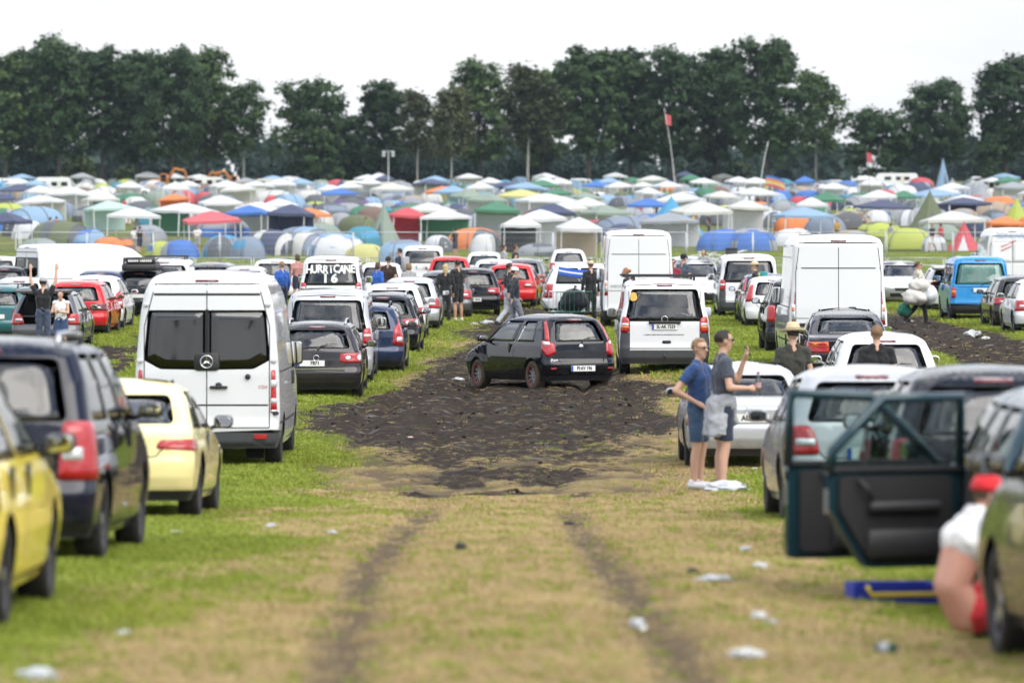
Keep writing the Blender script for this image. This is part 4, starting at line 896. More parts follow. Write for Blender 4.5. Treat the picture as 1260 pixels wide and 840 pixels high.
def vehicle(name, label, cat, kind, px, s, col, yaw=0, group=None, plate=None, glass=GTINT, side_glass=None, wheel='five', rim=ALLOY, rails=None, detail=2, lamp=None, sink=.02, tyre=None, scale=(1, 1, 1), bumper=PLAST, dx=0, wiper=True, badge=None, mirror_col=None, pos=None, **ov):
    """one vehicle standing with the middle of its rear at photo column px; yaw in degrees, nose to the left is positive"""
    X, D = pos or at(px, s); G = proto(kind, **ov); sp = G['sp']; yw = math.radians(yaw)
    cy = sp['L'] * .5; cxw, cyw = X - math.sin(yw) * cy, D + math.cos(yw) * cy
    o = empty(name, (X, D, gz(cxw, cyw) - sink), yw, label, cat, group); o.scale = scale
    # rest on the slope of the field
    f0 = gz(X - math.sin(yw) * sp['axles'][0], D + math.cos(yw) * sp['axles'][0]); f1 = gz(X - math.sin(yw) * sp['axles'][1], D + math.cos(yw) * sp['axles'][1])
    pit = math.atan2(f1 - f0, sp['axles'][1] - sp['axles'][0]); o.rotation_euler = (pit, 0, yw); o.location.z = f0 - math.tan(pit) * sp['axles'][0] - sink
    b = obj('body', G['body'], [col, bumper, TRIM], o); obj('panel_gap', G['gaps'], GAP, b)['kind'] = 'stuff'; obj('underbody', G['under'], UNDER, o); obj('cabin_floor', G['cabin'], TRIM, o)
    for nm, me in G['panes']: obj(nm, me, glass if nm == 'rear_window' or (nm == 'side_window' and glass is GDARK) else (side_glass or GSIDE), o)
    lo = {}
    for sd, me, m, _ in G['lamps']: lo.setdefault(sd, obj('tail_lamp', me, lamp or m, o)) if sd not in lo else obj('tail_lamp', me, lamp or m, o)
    for sd, me, m, nm in G['lampbits']:
        if lamp is None or nm == 'reversing_lens' or kind in ('sedan', 'bus'): obj(nm, me, m, lo[sd])
    ty, rm = wheel_mesh(sp['R'], sp['tw'], wheel)
    for ai, y in enumerate(sp['axles']):
        xw = sp['sh'].pos(sp['sh'].ts('s', y, .45), .45).x - sp['tw'] / 2 - .015
        for sd in (1, -1):
            wo_ = obj('wheel', ty, tyre or RUB, o, (sd * xw, y, sp['R']), (0, 0, 0 if sd > 0 else PI)); obj('rim', rm, [rim, STEEL], wo_)
    # mirrors
    my, mz = sp['mirror']; mx = sp['sh'].pos(sp['sh'].ts('s', my, mz - .05), mz - .05).x + G['mdim'][0] * .72
    for sd in ((1, -1) if not ov.get('open_left') else (1,)):
        m_ = obj('mirror', G['mirror'], mirror_col or col, o, (sd * mx, my, mz)); 
        if sd < 0: m_.scale = (-1, 1, 1)
        obj('mirror_glass', G['mirror_glass'], MIRR, m_)
    if detail > 0:
        pz = sp['plate']
        if pz:
            bz = o if not ov.get('open_gate') else None
            if bz:
                p = obj('number_plate', G['plate'], PLATE, o, (dx, rear_y(sp, pz) - .018, pz)); obj('plate_band', G['plate_band'], PBLUE, p)
                if plate: obj('plate_lettering', text_mesh(plate, .098, .0035), PTXT, p, (.025, -.0085, 0), (PI / 2, 0, 0)).scale = (.82 if len(plate) > 8 else .92, 1, 1)
        if sp['brake3'] and not ov.get('open_gate'):
            z, hw = sp['brake3']; poly = feat(sp['sh'], [('r', -hw, z - .014), ('r', hw, z - .014), ('r', hw, z + .014), ('r', -hw, z + .014)], .01); k = 'b3' + kind
            if k not in G: v, f = patch(sp['sh'], poly, .010, .02, rings=(1,)); G[k] = mesh(v, f, 'brake_light', True)
            obj('brake_light', G[k], DREDL, o)
    if detail > 1:
        if kind not in ('hivan', 'boxvan'):
            seats = [(-.37, sp['axles'][1] - 1.35), (.37, sp['axles'][1] - 1.35)] + ([(q_, sp['axles'][0] + (.50 if kind != 'sedan' else .95)) for q_ in (-.42, 0, .42)] if kind not in ('coupe', 'caddy') else [])
            for x, y in seats:
                s_ = obj('seat', G['seat'], SEAT, o, (x, y, sp['clr'] + .14 + (.3 if kind in ('van', 'bus', 'caddy') else .12 if kind in ('mpv', 'suv') else 0)))
                if kind in ('sedan', 'coupe'): s_.scale = (1, 1, .84)
                if abs(x) > .4 or x == 0: s_.scale = (.85, 1, .93 if kind != 'sedan' else .78)
        if not ov.get('open_left'):
            for i, y in enumerate(sp['doors_y'][:-1]):
                yy = y + .17 if i or kind not in ('van', 'hivan', 'boxvan', 'bus', 'caddy') else sp['doors_y'][1] - .2
                for sd in (1, -1): obj('door_handle', G['handle'], mirror_col or col, o, (sd * (sp['sh'].pos(sp['sh'].ts('s', yy, sp['handle_z']), sp['handle_z']).x + .010), yy, sp['handle_z']))
        if kind in ('hatch', 'golf', 'dacia', 'punto', 'city', 'estate', 'mpv', 'suv', 'bus') and wiper and not ov.get('open_gate'):
            zb = sp['rear_win'][0][2]; wv = [sp['sh'].pos(sp['sh'].ts('r', x, z), z) + Vector((0, -.022, .01)) for x, z in ((.02, zb - .03), (.08, zb + .03), (.22, zb + .07), (.40, zb + .075))]
            obj('wiper', MB().tube(wv, [.016, .012, .009, .006], 5).mesh('wiper'), PLAST, o)
        if kind not in ('hivan', 'boxvan'): obj('exhaust', MB().tube([(-.38, .06, .27), (-.38, .35, .28)], .028, 10).mesh('exhaust', True), STEEL, o)
    if rails:
        z = sp['H'] - .06; x = sp['W'] / 2 * (.60 if kind not in ('van', 'bus') else .74)
        for sd in (1, -1):
            y0, y1 = sp['sh'].par(sp['H'] - .06)[0] + .12, sp['sh'].par(sp['H'] - .06)[1] - .35
            obj('roof_rail', MB().tube([(sd * x, y0, z), (sd * x, y0 + .07, z + .085), (sd * x, (y0 + y1) / 2, z + .10), (sd * x, y1 - .1, z + .085), (sd * x, y1, z)], .02, 6).mesh('rail', True), rails, o)
    if badge:
        bz, br = badge; y = rear_y(sp, bz) - .012; ring = obj('emblem', MB().lathe([(br, 0), (br * .96, .012), (br * .82, .012), (br * .78, .0)], 20, 0, Matrix.Translation((0, y, bz)) @ Matrix.Rotation(PI / 2, 4, 'X')).mesh('emblem', True), CHROME, o)
    return o, sp, G

# ------------------------------------------------------------------ the vehicles
NAVY = paint('navy', (.006, .008, .020), 0, .3); BLACK = paint('black', (.004, .005, .009), 0, .35); SILVER = paint('silver', (.50, .51, .53), .45); SILVW = paint('silver_white', (.74, .75, .77), .12, .3)
WHITE = paint('white', (.74, .75, .765), 0, .4); CREAM = paint('cream', (.66, .64, .57)); YELLOW = paint('yellow', (.97, .78, .11), 0, .06); PALEY = paint('pale_yellow', (.84, .74, .34), 0, .12); GREY = paint('grey', (.13, .135, .14), .5)
BROWNG = paint('brown_grey', (.035, .031, .033), .5); DBLUE = paint('dark_blue', (.02, .035, .085), .3); RED = paint('red', (.55, .018, .022)); TEAL = paint('teal', (.03, .13, .14), .2); PETROL = paint('petrol', (.014, .044, .056), .35, .2); BLUE = paint('blue', (.035, .27, .62)); DGREY = paint('dark_grey', (.035, .037, .036), .4); LBLUE = paint('light_blue', (.45, .55, .62), .2)
PG = 'vehicles parked in rows on the field'
def V(*a, **k): k.setdefault('group', PG); return vehicle(*a, **k)
def rear_text(sp, parent, txt, size, x, z, m, rot=0, off=.006, sx=1, name='lettering', bold=0):
    y = rear_y(sp, z, abs(x)); y2 = rear_y(sp, z + .1, abs(x)); tilt = math.atan2(y2 - y, .1); t = obj(name, text_mesh(txt, size, bold), m, parent, (x, y - off, z), (PI / 2 - tilt, 0, 0)); t.rotation_euler = (Matrix.Rotation(PI / 2 - tilt, 3, 'X') @ Matrix.Rotation(rot, 3, 'Z')).to_euler(); t.scale = (sx, 1, 1); t['kind'] = 'stuff'; return t
def fronts(o, sp, kind):
    sh = sp['sh']; w = sp['W'] / 2
    for sd in (1, -1):
        v, f = patch(sh, feat(sh, [('f', w - .16, .60), ('f', w - .50, .58), ('f', w - .46, .70), ('f', w - .10, .72)], .04), .008, .02, sd); obj('headlamp', mesh(v, f, 'h', True), CLR, o)
    for z0, z1, a in ((.50, .60, .34), (.30, .42, .5)): v, f = patch(sh, feat(sh, [('f', a, z0), ('f', -a, z0), ('f', -a * 1.05, z1), ('f', a * 1.05, z1)], .03), .006, .02, 1, True); obj('grille', mesh(v, f, 'g'), PLAST, o)
# --- left row, from the viewer away
V('parked_car', 'bright yellow compact car cut off by the picture edge, its side facing the lane', 'car', 'golf', 0, 0, YELLOW, yaw=-.5, pos=(-3.72, 28.3), mirror_col=PLAST)
o, sp, G = V('parked_car', 'dark navy people carrier with roof rails, behind the bright yellow car', 'car', 'mpv', 0, 0, NAVY, yaw=-1.5, pos=(-3.87, 36.8), glass=GDARK, rails=ALLOY)
V('parked_car', 'pale yellow low coupe squeezed between the navy people carrier and the silver van', 'car', 'coupe', 0, 0, PALEY, yaw=-.5, pos=(-3.86, 48.6), wheel='five', mirror_col=GREYPL)
o, sp, G = V('panel_van', 'silver high-roofed van with two dark rear windows showing mirrored trees', 'van', 'hivan', 254, 92, SILVW, glass=GDARK, wheel='cap', rim=STEEL, bumper=GREYPL, mirror_col=PLAST)
py = rear_y(sp, 1.42) - .022
obj('window_bar', MB().box((0, 0, 0), (.045, .012, .82)).mesh('wb'), GAP, o, (0, rear_y(sp, 1.73) - .004, 1.73), (math.atan2(rear_y(sp, 1.33) - rear_y(sp, 2.13), .8), 0, 0))
eb = obj('emblem_panel', MB().rbox((0, 0, 0), (.34, .24, .02), .05, axis='y').mesh('ep', True), PLAST, o, (0, py + .006, 1.44)); st_ = MB(); st_.lathe([(.088, 0), (.088, .012), (.076, .012), (.076, 0)], 24, 0, Matrix.Rotation(PI / 2, 4, 'X'))
for a in (90, 210, 330): c, s_ = math.cos(math.radians(a)), math.sin(math.radians(a)); st_.add([(-s_ * .016, -.005, c * .016), (c * .078, -.004, s_ * .078), (s_ * .016, -.005, -c * .016), (0, -.016, 0)], [(0, 1, 3), (1, 2, 3), (2, 0, 3)])
obj('star_emblem', st_.mesh('star', True), CHROME, eb, (0, -.012, 0))
hd = obj('door_handle', MB().rbox((0, 0, 0), (.24, .035, .04), .016, axis='y').rbox((.0, 0, .02), (.09, .09, .03), .04, axis='y').mesh('dh', True), PLAST, o, (.16, rear_y(sp, 1.10) - .02, 1.10)); obj('lock', MB().lathe([(0, .02), (.035, .018), (.038, 0)], 16, 0, Matrix.Rotation(PI / 2, 4, 'X')).mesh('lk', True), PLAST, o, (.55, rear_y(sp, 1.24) - .004, 1.24))
rear_text(sp, o, 'CDI', .06, .75, 1.10, REDL, sx=1.2)
for sd in (1, -1):
    obj('reflector', MB().rbox((0, 0, 0), (.17, .065, .012), .01, axis='y').mesh('rf'), REDL, o, (sd * .72, rear_y(sp, .44, .72) - .008, .44))
    obj('mud_flap', MB().box((0, 0, 0), (.24, .02, .34)).mesh('mf'), UNDER, o, (sd * .62, .55, .30))
    for z in (.75, 1.45, 2.2): obj('hinge', MB().rbox((0, 0, 0), (.08, .045, .04), .015, axis='y').mesh('hg'), PLAST if z < 1 else SILVW, o, (sd * (sp['sh'].par(z)[2] - .07), rear_y(sp, z, sp['sh'].par(z)[2] - .1) + .0, z))
o, sp, G = V('parked_car', 'brown-grey estate with roof rails and round-lensed lamps, half hidden by the silver van', 'car', 'estate', 389, 64.5, BROWNG, rails=ALLOY, plate='    7871', dx=-.10, badge=(.80, .06))
obj('chrome_strip', MB().box((0, 0, 0), (1.1, .012, .022)).mesh('cs'), CHROME, o, (0, rear_y(sp, .585) - .03, .585))
o, sp, G = V('minibus', 'silver minibus with a clear rear window, directly behind the brown-grey estate', 'minibus', 'van', 403, 60, SILVER, glass=GTINT, bumper=SILVER, lamp=REDL, badge=(1.08, .07))
V('parked_car', 'dark blue hatchback with tall red lamps beside the silver minibus', 'car', 'dacia', 448, 57, DBLUE, yaw=-1, rails=BLACK)
V('parked_car', 'black estate with silver roof rails just beyond the dark blue hatchback', 'car', 'estate', 470, 51.5, BLACK, yaw=-1, rails=ALLOY)
V('parked_car', 'silver estate with a red roof brake light, in front of the couple in black', 'car', 'estate', 482, 47.4, SILVW, yaw=-.5)
V('parked_car', 'small silver hatchback with clear side glass, nearest the couple in black', 'car', 'hatch', 503, 44.6, SILVER, yaw=-1)
V('parked_car', 'dark grey car whose rear is hidden by the couple in black', 'car', 'hatch', 546, 41, GREY, yaw=0)
V('parked_car', 'black hatchback with round silver emblem, at the lane behind the couple in black', 'car', 'golf', 582, 39.6, BLACK, yaw=0, plate='ST·OT 4343', badge=(.80, .055))
V('parked_car', 'red hatchback behind the blonde woman in black', 'car', 'golf', 553, 33, RED)
V('parked_car', 'white hatchback with a dark rear window beyond the black hatchback', 'car', 'golf', 608, 34.6, paint('blue_white', (.62, .67, .72)), detail=1)
V('delivery_van', 'low white delivery van roof behind the fair-haired person in pale grey', 'van', 'caddy', 520, 31.5, WHITE, detail=1)
V('parked_car', 'white hatchback beyond the couple with the blue jacket', 'car', 'hatch', 468, 36.5, WHITE, detail=1)
V('parked_car', 'white car half hidden by the red hatchback near the fence', 'car', 'hatch', 596, 30.5, WHITE, detail=1)
o, sp, G = V('minibus', 'white minibus with hand-painted festival lettering on its rear window', 'minibus', 'van', 407, 42, WHITE, glass=GDARK, lamp=REDL, bumper=WHITE)
WTX = mat('white_chalk', (.82, .82, .8), .9)
for i, ch in enumerate('HURRiCANE'): rear_text(sp, o, ch, .34, -.64 + i * .16, 1.58 + .012 * ((i * 7) % 3 - 1), WTX, rot=.05 * ((i * 5) % 3 - 1), sx=.78, bold=.010)
rear_text(sp, o, '1', .36, -.16, 1.31, WTX, bold=.014); rear_text(sp, o, '6', .36, .10, 1.31, WTX, sx=1.1, bold=.014)
obj('handle_strip', MB().rbox((0, 0, 0), (.52, .07, .03), .03, axis='y').mesh('hs', True), PLAST, o, (-.42, rear_y(sp, 1.0) - .01, 1.0))
# --- outer left block
V('parked_car', 'teal estate with an orange indicator lamp at the picture edge', 'car', 'estate', -7, 48, TEAL, lamp=DREDL, rails=BLACK)
V('parked_car', 'silver hatchback between the teal estate and the raised tailgate', 'car', 'hatch', 22, 44.6, SILVER)
oc, spc, Gc = V('parked_car', 'grey hatchback with its tailgate held up by a man in a cap', 'car', 'hatch', 55, 50, GREY, yaw=-1, open_gate=True)
hinge_y, hinge_z = rear_y(spc, spc['H'] - .12) + .05, spc['H'] - .07
gx0 = [(-.58, 0, 0), (.58, 0, 0), (.70, -.42, .02), (.72, -.62, -.03), (.64, -.98, -.16), (-.64, -.98, -.16), (-.72, -.62, -.03), (-.70, -.42, .02)]
gt = MB(); top_ = gx0; bot = [(x * .97, y, z - .05) for x, y, z in gx0]; inn = [(x * .8, y * .78 - .09, z - .0) for x, y, z in gx0[:4]]
n = len(gx0); hole = [(-.46, -.08, .015), (.46, -.08, .015), (.54, -.44, .02), (-.54, -.44, .02)]
for zo, fl in ((0, 1), (-.05, -1)):
    v = [(x, y, z + zo) for x, y, z in gx0] + [(x, y, z + zo) for x, y, z in hole]; f = [(0, 1, 9, 8), (1, 2, 10, 9), (2, 7, 11, 10), (7, 0, 8, 11), (2, 3, 6, 7), (3, 4, 5, 6)]; gt.add(v, [q[::-1] if fl > 0 else q for q in f])
gt.add(list(gx0) + [(x, y, z - .05) for x, y, z in gx0], [(i, (i + 1) % n, n + (i + 1) % n, n + i) for i in range(n)])
tg = obj('tailgate', gt.mesh('tailgate'), BLACK, oc, (0, hinge_y, hinge_z), (math.radians(-14), 0, 0)); obj('tailgate_window', mesh([(x, y, z - .02) for x, y, z in hole], [(0, 1, 2, 3)]), GDARK, tg)
V('parked_car', 'bright red hatchback with silver wheels in the outer left block', 'car', 'golf', 92, 46, RED, yaw=-1.5, lamp=DREDL)
V('parked_car', 'white hatchback with high red lamps right of the bright red hatchback', 'car', 'dacia', 113, 44.6, WHITE, yaw=-1)
ob_, sb, Gb = V('parked_car', 'black car carrying a long roof box, left of the silver van', 'car', 'estate', 170, 40.5, BLACK, yaw=0, glass=GDARK)
rbx = empty('roof_box', (0, 0, 0), 0, 'black roof box with a line of white lettering on top of the black car', 'roof box'); rbx.location = ob_.location + Vector((0, 1.2, 1.56)); bxm = MB(); bxm.rbox((0, 0, .0), (1.05, 2.0, .20), .16); obj('shell', bxm.mesh('rb', True), PLAST, rbx); obj('lid', MB().rbox((0, .0, .19), (.98, 1.9, .22), .14).mesh('rl', True), BLACK, rbx)
lt = MB()
for x, w_ in ((-.30, .05), (-.235, .05), (-.17, .05), (-.105, .05), (-.04, .05), (.06, .04), (.115, .035), (.165, .05), (.235, .05), (.30, .05), (.365, .05)): lt.box((x, -.953, .20), (w_, .006, .055), ry=.15); lt.box((x + .01, -.954, .23), (w_ * .5, .006, .02))
lt.box((-.42, -.953, .15), (.012, .006, .06), ry=.4); lt.box((-.395, -.953, .15), (.012, .006, .06), ry=-.4)
lo_ = lt.build('lettering', mat('lettering_white', (.75, .75, .75), .6), rbx); lo_['kind'] = 'stuff'
for y in (-.6, .6): obj('roof_bar', MB().box((0, y, -.12), (1.15, .05, .04)).mesh('bar'), ALLOY, rbx)
V('panel_van', 'long white panel van standing crosswise in front of the fence', 'van', 'hivan', 30, 38, WHITE, yaw=-58, scale=(1, .95, .82), glass=GDARK, detail=1)
V('parked_car', 'black hatchback behind the teal estate at the picture edge', 'car', 'golf', 4, 38.5, BLACK)
V('parked_car', 'cream estate parked farthest back at the picture edge', 'car', 'estate', -4, 33, CREAM, detail=1)
V('parked_car', 'dark grey estate with side glass catching light, above the raised tailgate', 'car', 'estate', 80, 37, GREY, detail=1)
V('parked_car', 'white estate with dark glass behind the bright red hatchback', 'car', 'mpv', 108, 35.6, WHITE, scale=(1, 1, .92))
V('parked_car', 'dark blue car whose roof shows just over the bright red hatchback', 'car', 'hatch', 122, 42, DBLUE, detail=1, pos=at(122, 40.8))
oc2, s2, _ = V('delivery_van', 'white delivery van with roof bars, seen over the roof of the silver van', 'van', 'caddy', 201, 40, WHITE, glass=GTINT)
for y in (1.0, 2.2): obj('roof_bar', MB().box((0, y, 1.86), (1.3, .05, .04)).box((-.6, y, 1.82), (.05, .05, .1)).box((.6, y, 1.82), (.05, .05, .1)).mesh('bar'), PLAST, oc2)
V('parked_car', 'dark estate seen over the right shoulder of the silver van', 'car', 'estate', 258, 36.5, GREY, yaw=-2)
V('parked_car', 'white hatchback left of the festival-lettered minibus', 'car', 'mpv', 338, 35.2, WHITE, scale=(1, 1, .92))
V('parked_car', 'silver car half hidden behind the silver van and left of the lettered minibus', 'car', 'hatch', 300, 38.5, SILVER)
# --- middle and right
o, sp, G = V('hatchback', 'muddy black three-door hatchback stuck askew in the mud track', 'car', 'punto', 716, 63.2, BLACK, yaw=26, plate='PI·AV 196', wheel='ten', rim=mat('dirty_alloy', (.33, .32, .30), .5, metal=.6), tyre=MUDR, badge=None, sink=.06, glass=GTINT, group=None, side_glass=GCLEAR)
ring = MB().lathe([(.194, .1), (.194, .108), (.186, .108), (.186, .1)], 28, 0, Matrix.Rotation(PI / 2, 4, 'Y')).mesh('red_ring')
for c in list(o.children):
    if c.name.startswith('wheel'): obj('red_ring', ring, mat('red_ring', (.45, .02, .02), .4), c, (-.012, 0, 0))
obj('emblem', MB().lathe([(0, .012), (.048, .010), (.05, 0)], 20, 0, Matrix.Rotation(PI / 2, 4, 'X')).mesh('em', True), CHROME, o, (0, rear_y(sp, .86) - .004, .86)); rear_text(sp, o, 'Punto', .085, -.56, .60, CHROME, sx=1.0, bold=.003)
for sd in (1, -1): obj('reflector', MB().rbox((0, 0, 0), (.12, .03, .012), .008, axis='y').mesh('rf'), REDL, o, (sd * .62, rear_y(sp, .44, .62) - .006, .44))
o, sp, G = V('minibus', 'white work van with a roof bar and blue-banded plate, right of the stuck hatchback', 'minibus', 'van', 818, 60, WHITE, glass=GTINT, plate='SL·AK 7333', bumper=GREYPL, badge=(1.205 - .05, .07), wiper=False)
obj('roof_bar', MB().box((0, .62, 2.03), (1.75, .05, .035)).box((-.62, .62, 1.98), (.05, .05, .1)).box((.62, .62, 1.98), (.05, .05, .1)).mesh('bar'), PLAST, o); obj('roof_bar', MB().box((0, 2.4, 2.03), (1.75, .05, .035)).box((-.62, 2.4, 1.98), (.05, .05, .1)).box((.62, 2.4, 1.98), (.05, .05, .1)).mesh('bar'), PLAST, o)
obj('handle_strip', MB().rbox((0, 0, 0), (.66, .065, .05), .03, axis='y').mesh('hs', True), PLAST, o, (0, rear_y(sp, 1.09) - .02, 1.09)); obj('tailgate_handle', MB().rbox((0, 0, 0), (.18, .06, .02), .025, axis='y').mesh('th', True), PLAST, o, (.04, rear_y(sp, .69) - .008, .69))
tx = MB()
r_ = random.Random(4)
for x0, x1, z, h in ((-.42, .40, .84, .022), (-.70, -.38, 1.19, .014), (.22, .58, 1.255, .020), (.22, .60, 1.22, .024), (.22, .56, 1.185, .016)):
    x = x0
    while x < x1: w_ = r_.uniform(.012, .026); tx.box((x, rear_y(sp, z, abs(x)) - .004, z), (w_, .004, h * r_.uniform(.6, 1))); x += w_ + .008
t_ = tx.build('small_lettering', mat('lettering_grey', (.10, .10, .11), .6), o); t_['kind'] = 'stuff'
v, f = patch(sp['sh'], feat(sp['sh'], [('r', -.72, 1.54), ('r', -.62, 1.52), ('r', -.56, 1.58), ('r', -.60, 1.70), ('r', -.70, 1.71)], .04, .03), .001, .003); obj('sticker', mesh(v, f), mat('orange_sticker', (.75, .42, .08), .6), o)
obj('tow_hitch', MB().tube([(0, .10, .36), (0, -.06, .36), (0, -.07, .44)], .02, 6).mesh('tw', True), STEEL, o)
o, sp, G = V('panel_van', 'tall white box van with a dark bumper in the distance left of the work van', 'van', 'boxvan', 786, 44, WHITE, wheel='cap', rim=STEEL); rear_text(sp, o, 'IVECO', .10, -.62, 1.20, GREYPL, sx=1.2)
o, sp, G = V('panel_van', 'largest white box van with blank rear doors, behind the dark saloon', 'van', 'boxvan', 1032, 60.5, WHITE, wheel='cap', rim=STEEL, bumper=WHITE); obj('handle_strip', MB().rbox((0, 0, 0), (.62, .07, .04), .03, axis='y').mesh('hs', True), PLAST, o, (-.50, rear_y(sp, .95) - .02, .95)); obj('camera_hood', MB().rbox((0, 0, 0), (.16, .07, .08), .03, axis='y').mesh('ch', True), PLAST, o, (.28, rear_y(sp, 1.28) - .03, 1.28))
o, sp, G = V('saloon_car', 'dark saloon with orange and red lamps in front of the largest white box van', 'car', 'sedan', 1046, 64, paint('plum_black', (.016, .013, .022), .3), plate='VER', lamp=REDL, glass=GTINT)
obj('emblem', MB().lathe([(0, .010), (.05, .008), (.052, 0)], 20, 0, Matrix.Rotation(PI / 2, 4, 'X')).mesh('em', True), mat('emblem_blue_white', (.45, .6, .8), .3), o, (.02, rear_y(sp, .84) - .002, .84))
V('off_roader', 'black off-roader with big square mirrors squeezed beside the largest white box van', 'car', 'suv', 992, 54.5, BLACK)
V('parked_car', 'silver hatchback with a roof aerial, behind the man in a black T-shirt', 'car', 'golf', 1092, 79, SILVW, glass=GTINT)
V('saloon_car', 'silver saloon behind the two men, its plate starting with AU', 'car', 'sedan', 922, 93.5, SILVER, plate='AU·TR', lamp=REDL, glass=GTINT, badge=(.80, .055))
V('parked_car', 'dirty silver hatchback half hidden behind the open car doors', 'car', 'hatch', 0, 0, SILVER, pos=(3.38, 47.6), yaw=.5)
V('parked_car', 'dark car with a red roof brake light behind the open doors', 'car', 'hatch', 0, 0, BLACK, pos=(3.80, 40.0), glass=GTINT)
oR, spR, GR = V('estate_car', 'dark petrol estate with both near doors standing open', 'car', 'estate', 0, 0, PETROL, pos=(3.80, 31.0), open_left=True, glass=GTINT)
V('parked_car', 'dark grey tall car cut off by the picture edge, beside the crouching person', 'car', 'mpv', 0, 0, DGREY, pos=(3.84, 25.15), yaw=4.5, wheel='five')
def open_door(parent, sp, y_hinge, ln, ang, rear):
    """door hanging on its front edge, swung out to the left"""
    z0, zb, zt = sp['clr'] + .10, sp['zb'] - .01, sp['zt'] + .035; x = -sp['sh'].pos(sp['sh'].ts('s', y_hinge, .7), .7).x
    d = empty('open_door', (x, y_hinge, 0), math.radians(-ang)); d.parent = parent
    low = [(0, z0), (-ln, z0 + (.30 if rear else 0)), (-ln * 1.0, zb), (0, zb)] if not rear else [(0, z0), (-ln * .72, z0), (-ln * .84, z0 + .16), (-ln, z0 + .40), (-ln, zb), (0, zb)]
    pts = roundpoly(low, .05, .12)
    def slab(x0, x1, k=1.0):
        c = (sum(p.x for p in pts) / len(pts), sum(p.y for p in pts) / len(pts)); v = []
        for xx in (x0, x1): v += [(xx, c[0] + (p.x - c[0]) * k, c[1] + (p.y - c[1]) * k) for p in pts]
        n = len(pts); return v, [tuple(range(n)), tuple(range(n, 2 * n))[::-1]] + [(i, n + i, n + (i + 1) % n, (i + 1) % n) for i in range(n)]
    obj('door_panel', mesh(*slab(-.075, .0)), PETROL, d); obj('door_trim', mesh(*slab(.0, .035, .86)), DTRIM, d)
    if rear: fr = [(.0, 0, zb - .02), (.05, -.02, zt), (.05, -ln * .62, zt - .01), (.02, -ln * .98, zb + .12), (0, -ln, zb - .02)]
    else: fr = [(.0, -.06, zb - .02), (.03, -.30, zb + .22), (.05, -.56, zt - .02), (.05, -ln, zt), (0, -ln, zb - .02)]
    for c in fr: pass
    obj('window_frame', MB().tube(fr, .038, 8).mesh('wf', True), PETROL, d); obj('window_seal', MB().box((.01, -ln / 2, zb + .005), (.05, ln * .98, .03)).mesh('ws'), PLAST, d)
    gl = [(x_, y_ , z_) for x_, y_, z_ in fr]; c = Vector((.02, -ln * .5, zb)); obj('door_window', mesh([(x_ - .0, y_ * .985, z_) for x_, y_, z_ in gl], [tuple(range(len(gl)))]), glass_mat('glass_door', (.55, .66, .64)), d)
    if rear: obj('quarter_bar', MB().tube([(.01, -ln * .74, zb), (.035, -ln * .72, zt - .1)], .014, 5).mesh('qb'), PLAST, d)
    obj('armrest', MB().rbox((.065, -ln * .45, zb - .24), (.06, ln * .55, .07), .03).mesh('ar', True), PLAST, d); obj('pull_handle', MB().tube([(.05, -ln * .68, zb - .22), (.085, -ln * .74, zb - .12), (.05, -ln * .80, zb - .06)], .014, 6).mesh('ph', True), PLAST, d)
    obj('door_pocket', MB().rbox((.055, -ln * .42, z0 + .16), (.05, ln * .62, .18), .03).mesh('dp', True), PLAST, d); obj('outer_handle', MB().rbox((-.085, -ln + .16, zb - .12), (.03, .2, .035), .012).mesh('oh', True), PETROL, d)
    obj('lock_plate', MB().box((-.03, -ln - .003, zb - .20), (.05, .008, .16)).mesh('lp'), ALLOY, d)
    if not rear:
        m_ = obj('mirror', GR['mirror'], PETROL, d, (-.16, -.22, zb + .07)); m_.scale = (-1, 1, 1)
        g = obj('mirror_glass', MB().box((-.16, -.242, zb + .07), (.15, .006, .09)).mesh('mg'), MIRR, d)
    return d
dy = spR['doors_y']; open_door(oR, spR, dy[1] - .03, dy[1] - dy[0] - .02, 68, True); open_door(oR, spR, dy[2] - .03, dy[2] - dy[1] - .02, 74, False)
# --- farther right block
V('minibus', 'white minibus with a dark rear window behind the man in a straw cap', 'minibus', 'van', 922, 40.6, WHITE, glass=GDARK, lamp=REDL, bumper=GREYPL, badge=(1.08, .06))
V('parked_car', 'dark blue car between the white minibus and the small white hatchback', 'car', 'punto', 944, 42.6, DBLUE, scale=(1, .98, 1))
V('parked_car', 'small white hatchback with long red lamps up its rear pillars', 'car', 'city', 952, 44.2, WHITE, glass=GTINT)
o, sp, G = V('minibus', 'blue minibus with a mint curtain drawn inside its rear window', 'minibus', 'bus', 1207, 41.5, BLUE, glass=GCLEAR, lamp=REDL)
cu = MB(); nq = 40; zb_, zt_ = 1.12, 1.73
for i in range(nq + 1):
    x = -.74 + 1.48 * i / nq; d_ = .018 * math.sin(i * 1.9) + .01 * math.sin(i * .7); cu.v += [(x, rear_y(sp, zb_) + .10 + d_, zb_), (x * .93, rear_y(sp, zt_) + .09 + d_ * .4, zt_)]
cu.f = [(2 * i, 2 * i + 2, 2 * i + 3, 2 * i + 1) for i in range(nq)]; cu.m = [0] * nq; obj('curtain', cu.mesh('curtain', True), mat('mint_cloth', (.22, .52, .45), .9), o)
V('parked_car', 'dark hatchback at the picture edge in front of the blue minibus', 'car', 'golf', 1261, 44, DGREY, yaw=1)
V('parked_car', 'white hatchback at the picture edge, nearest in the far right block', 'car', 'hatch', 1289, 46.4, WHITE, yaw=1)
o, sp, G = V('panel_van', 'white high-roofed van with blue lettering over its rear doors', 'van', 'hivan', 1246, 33.5, WHITE, glass=WHITE, detail=1, scale=(1, 1, .97)); rear_text(sp, o, 'REINHARD', .24, .0, 2.34, mat('sign_blue', (.22, .34, .55), .6), sx=1.0); 
TXR = mat('sign_red', (.55, .08, .08), .6)
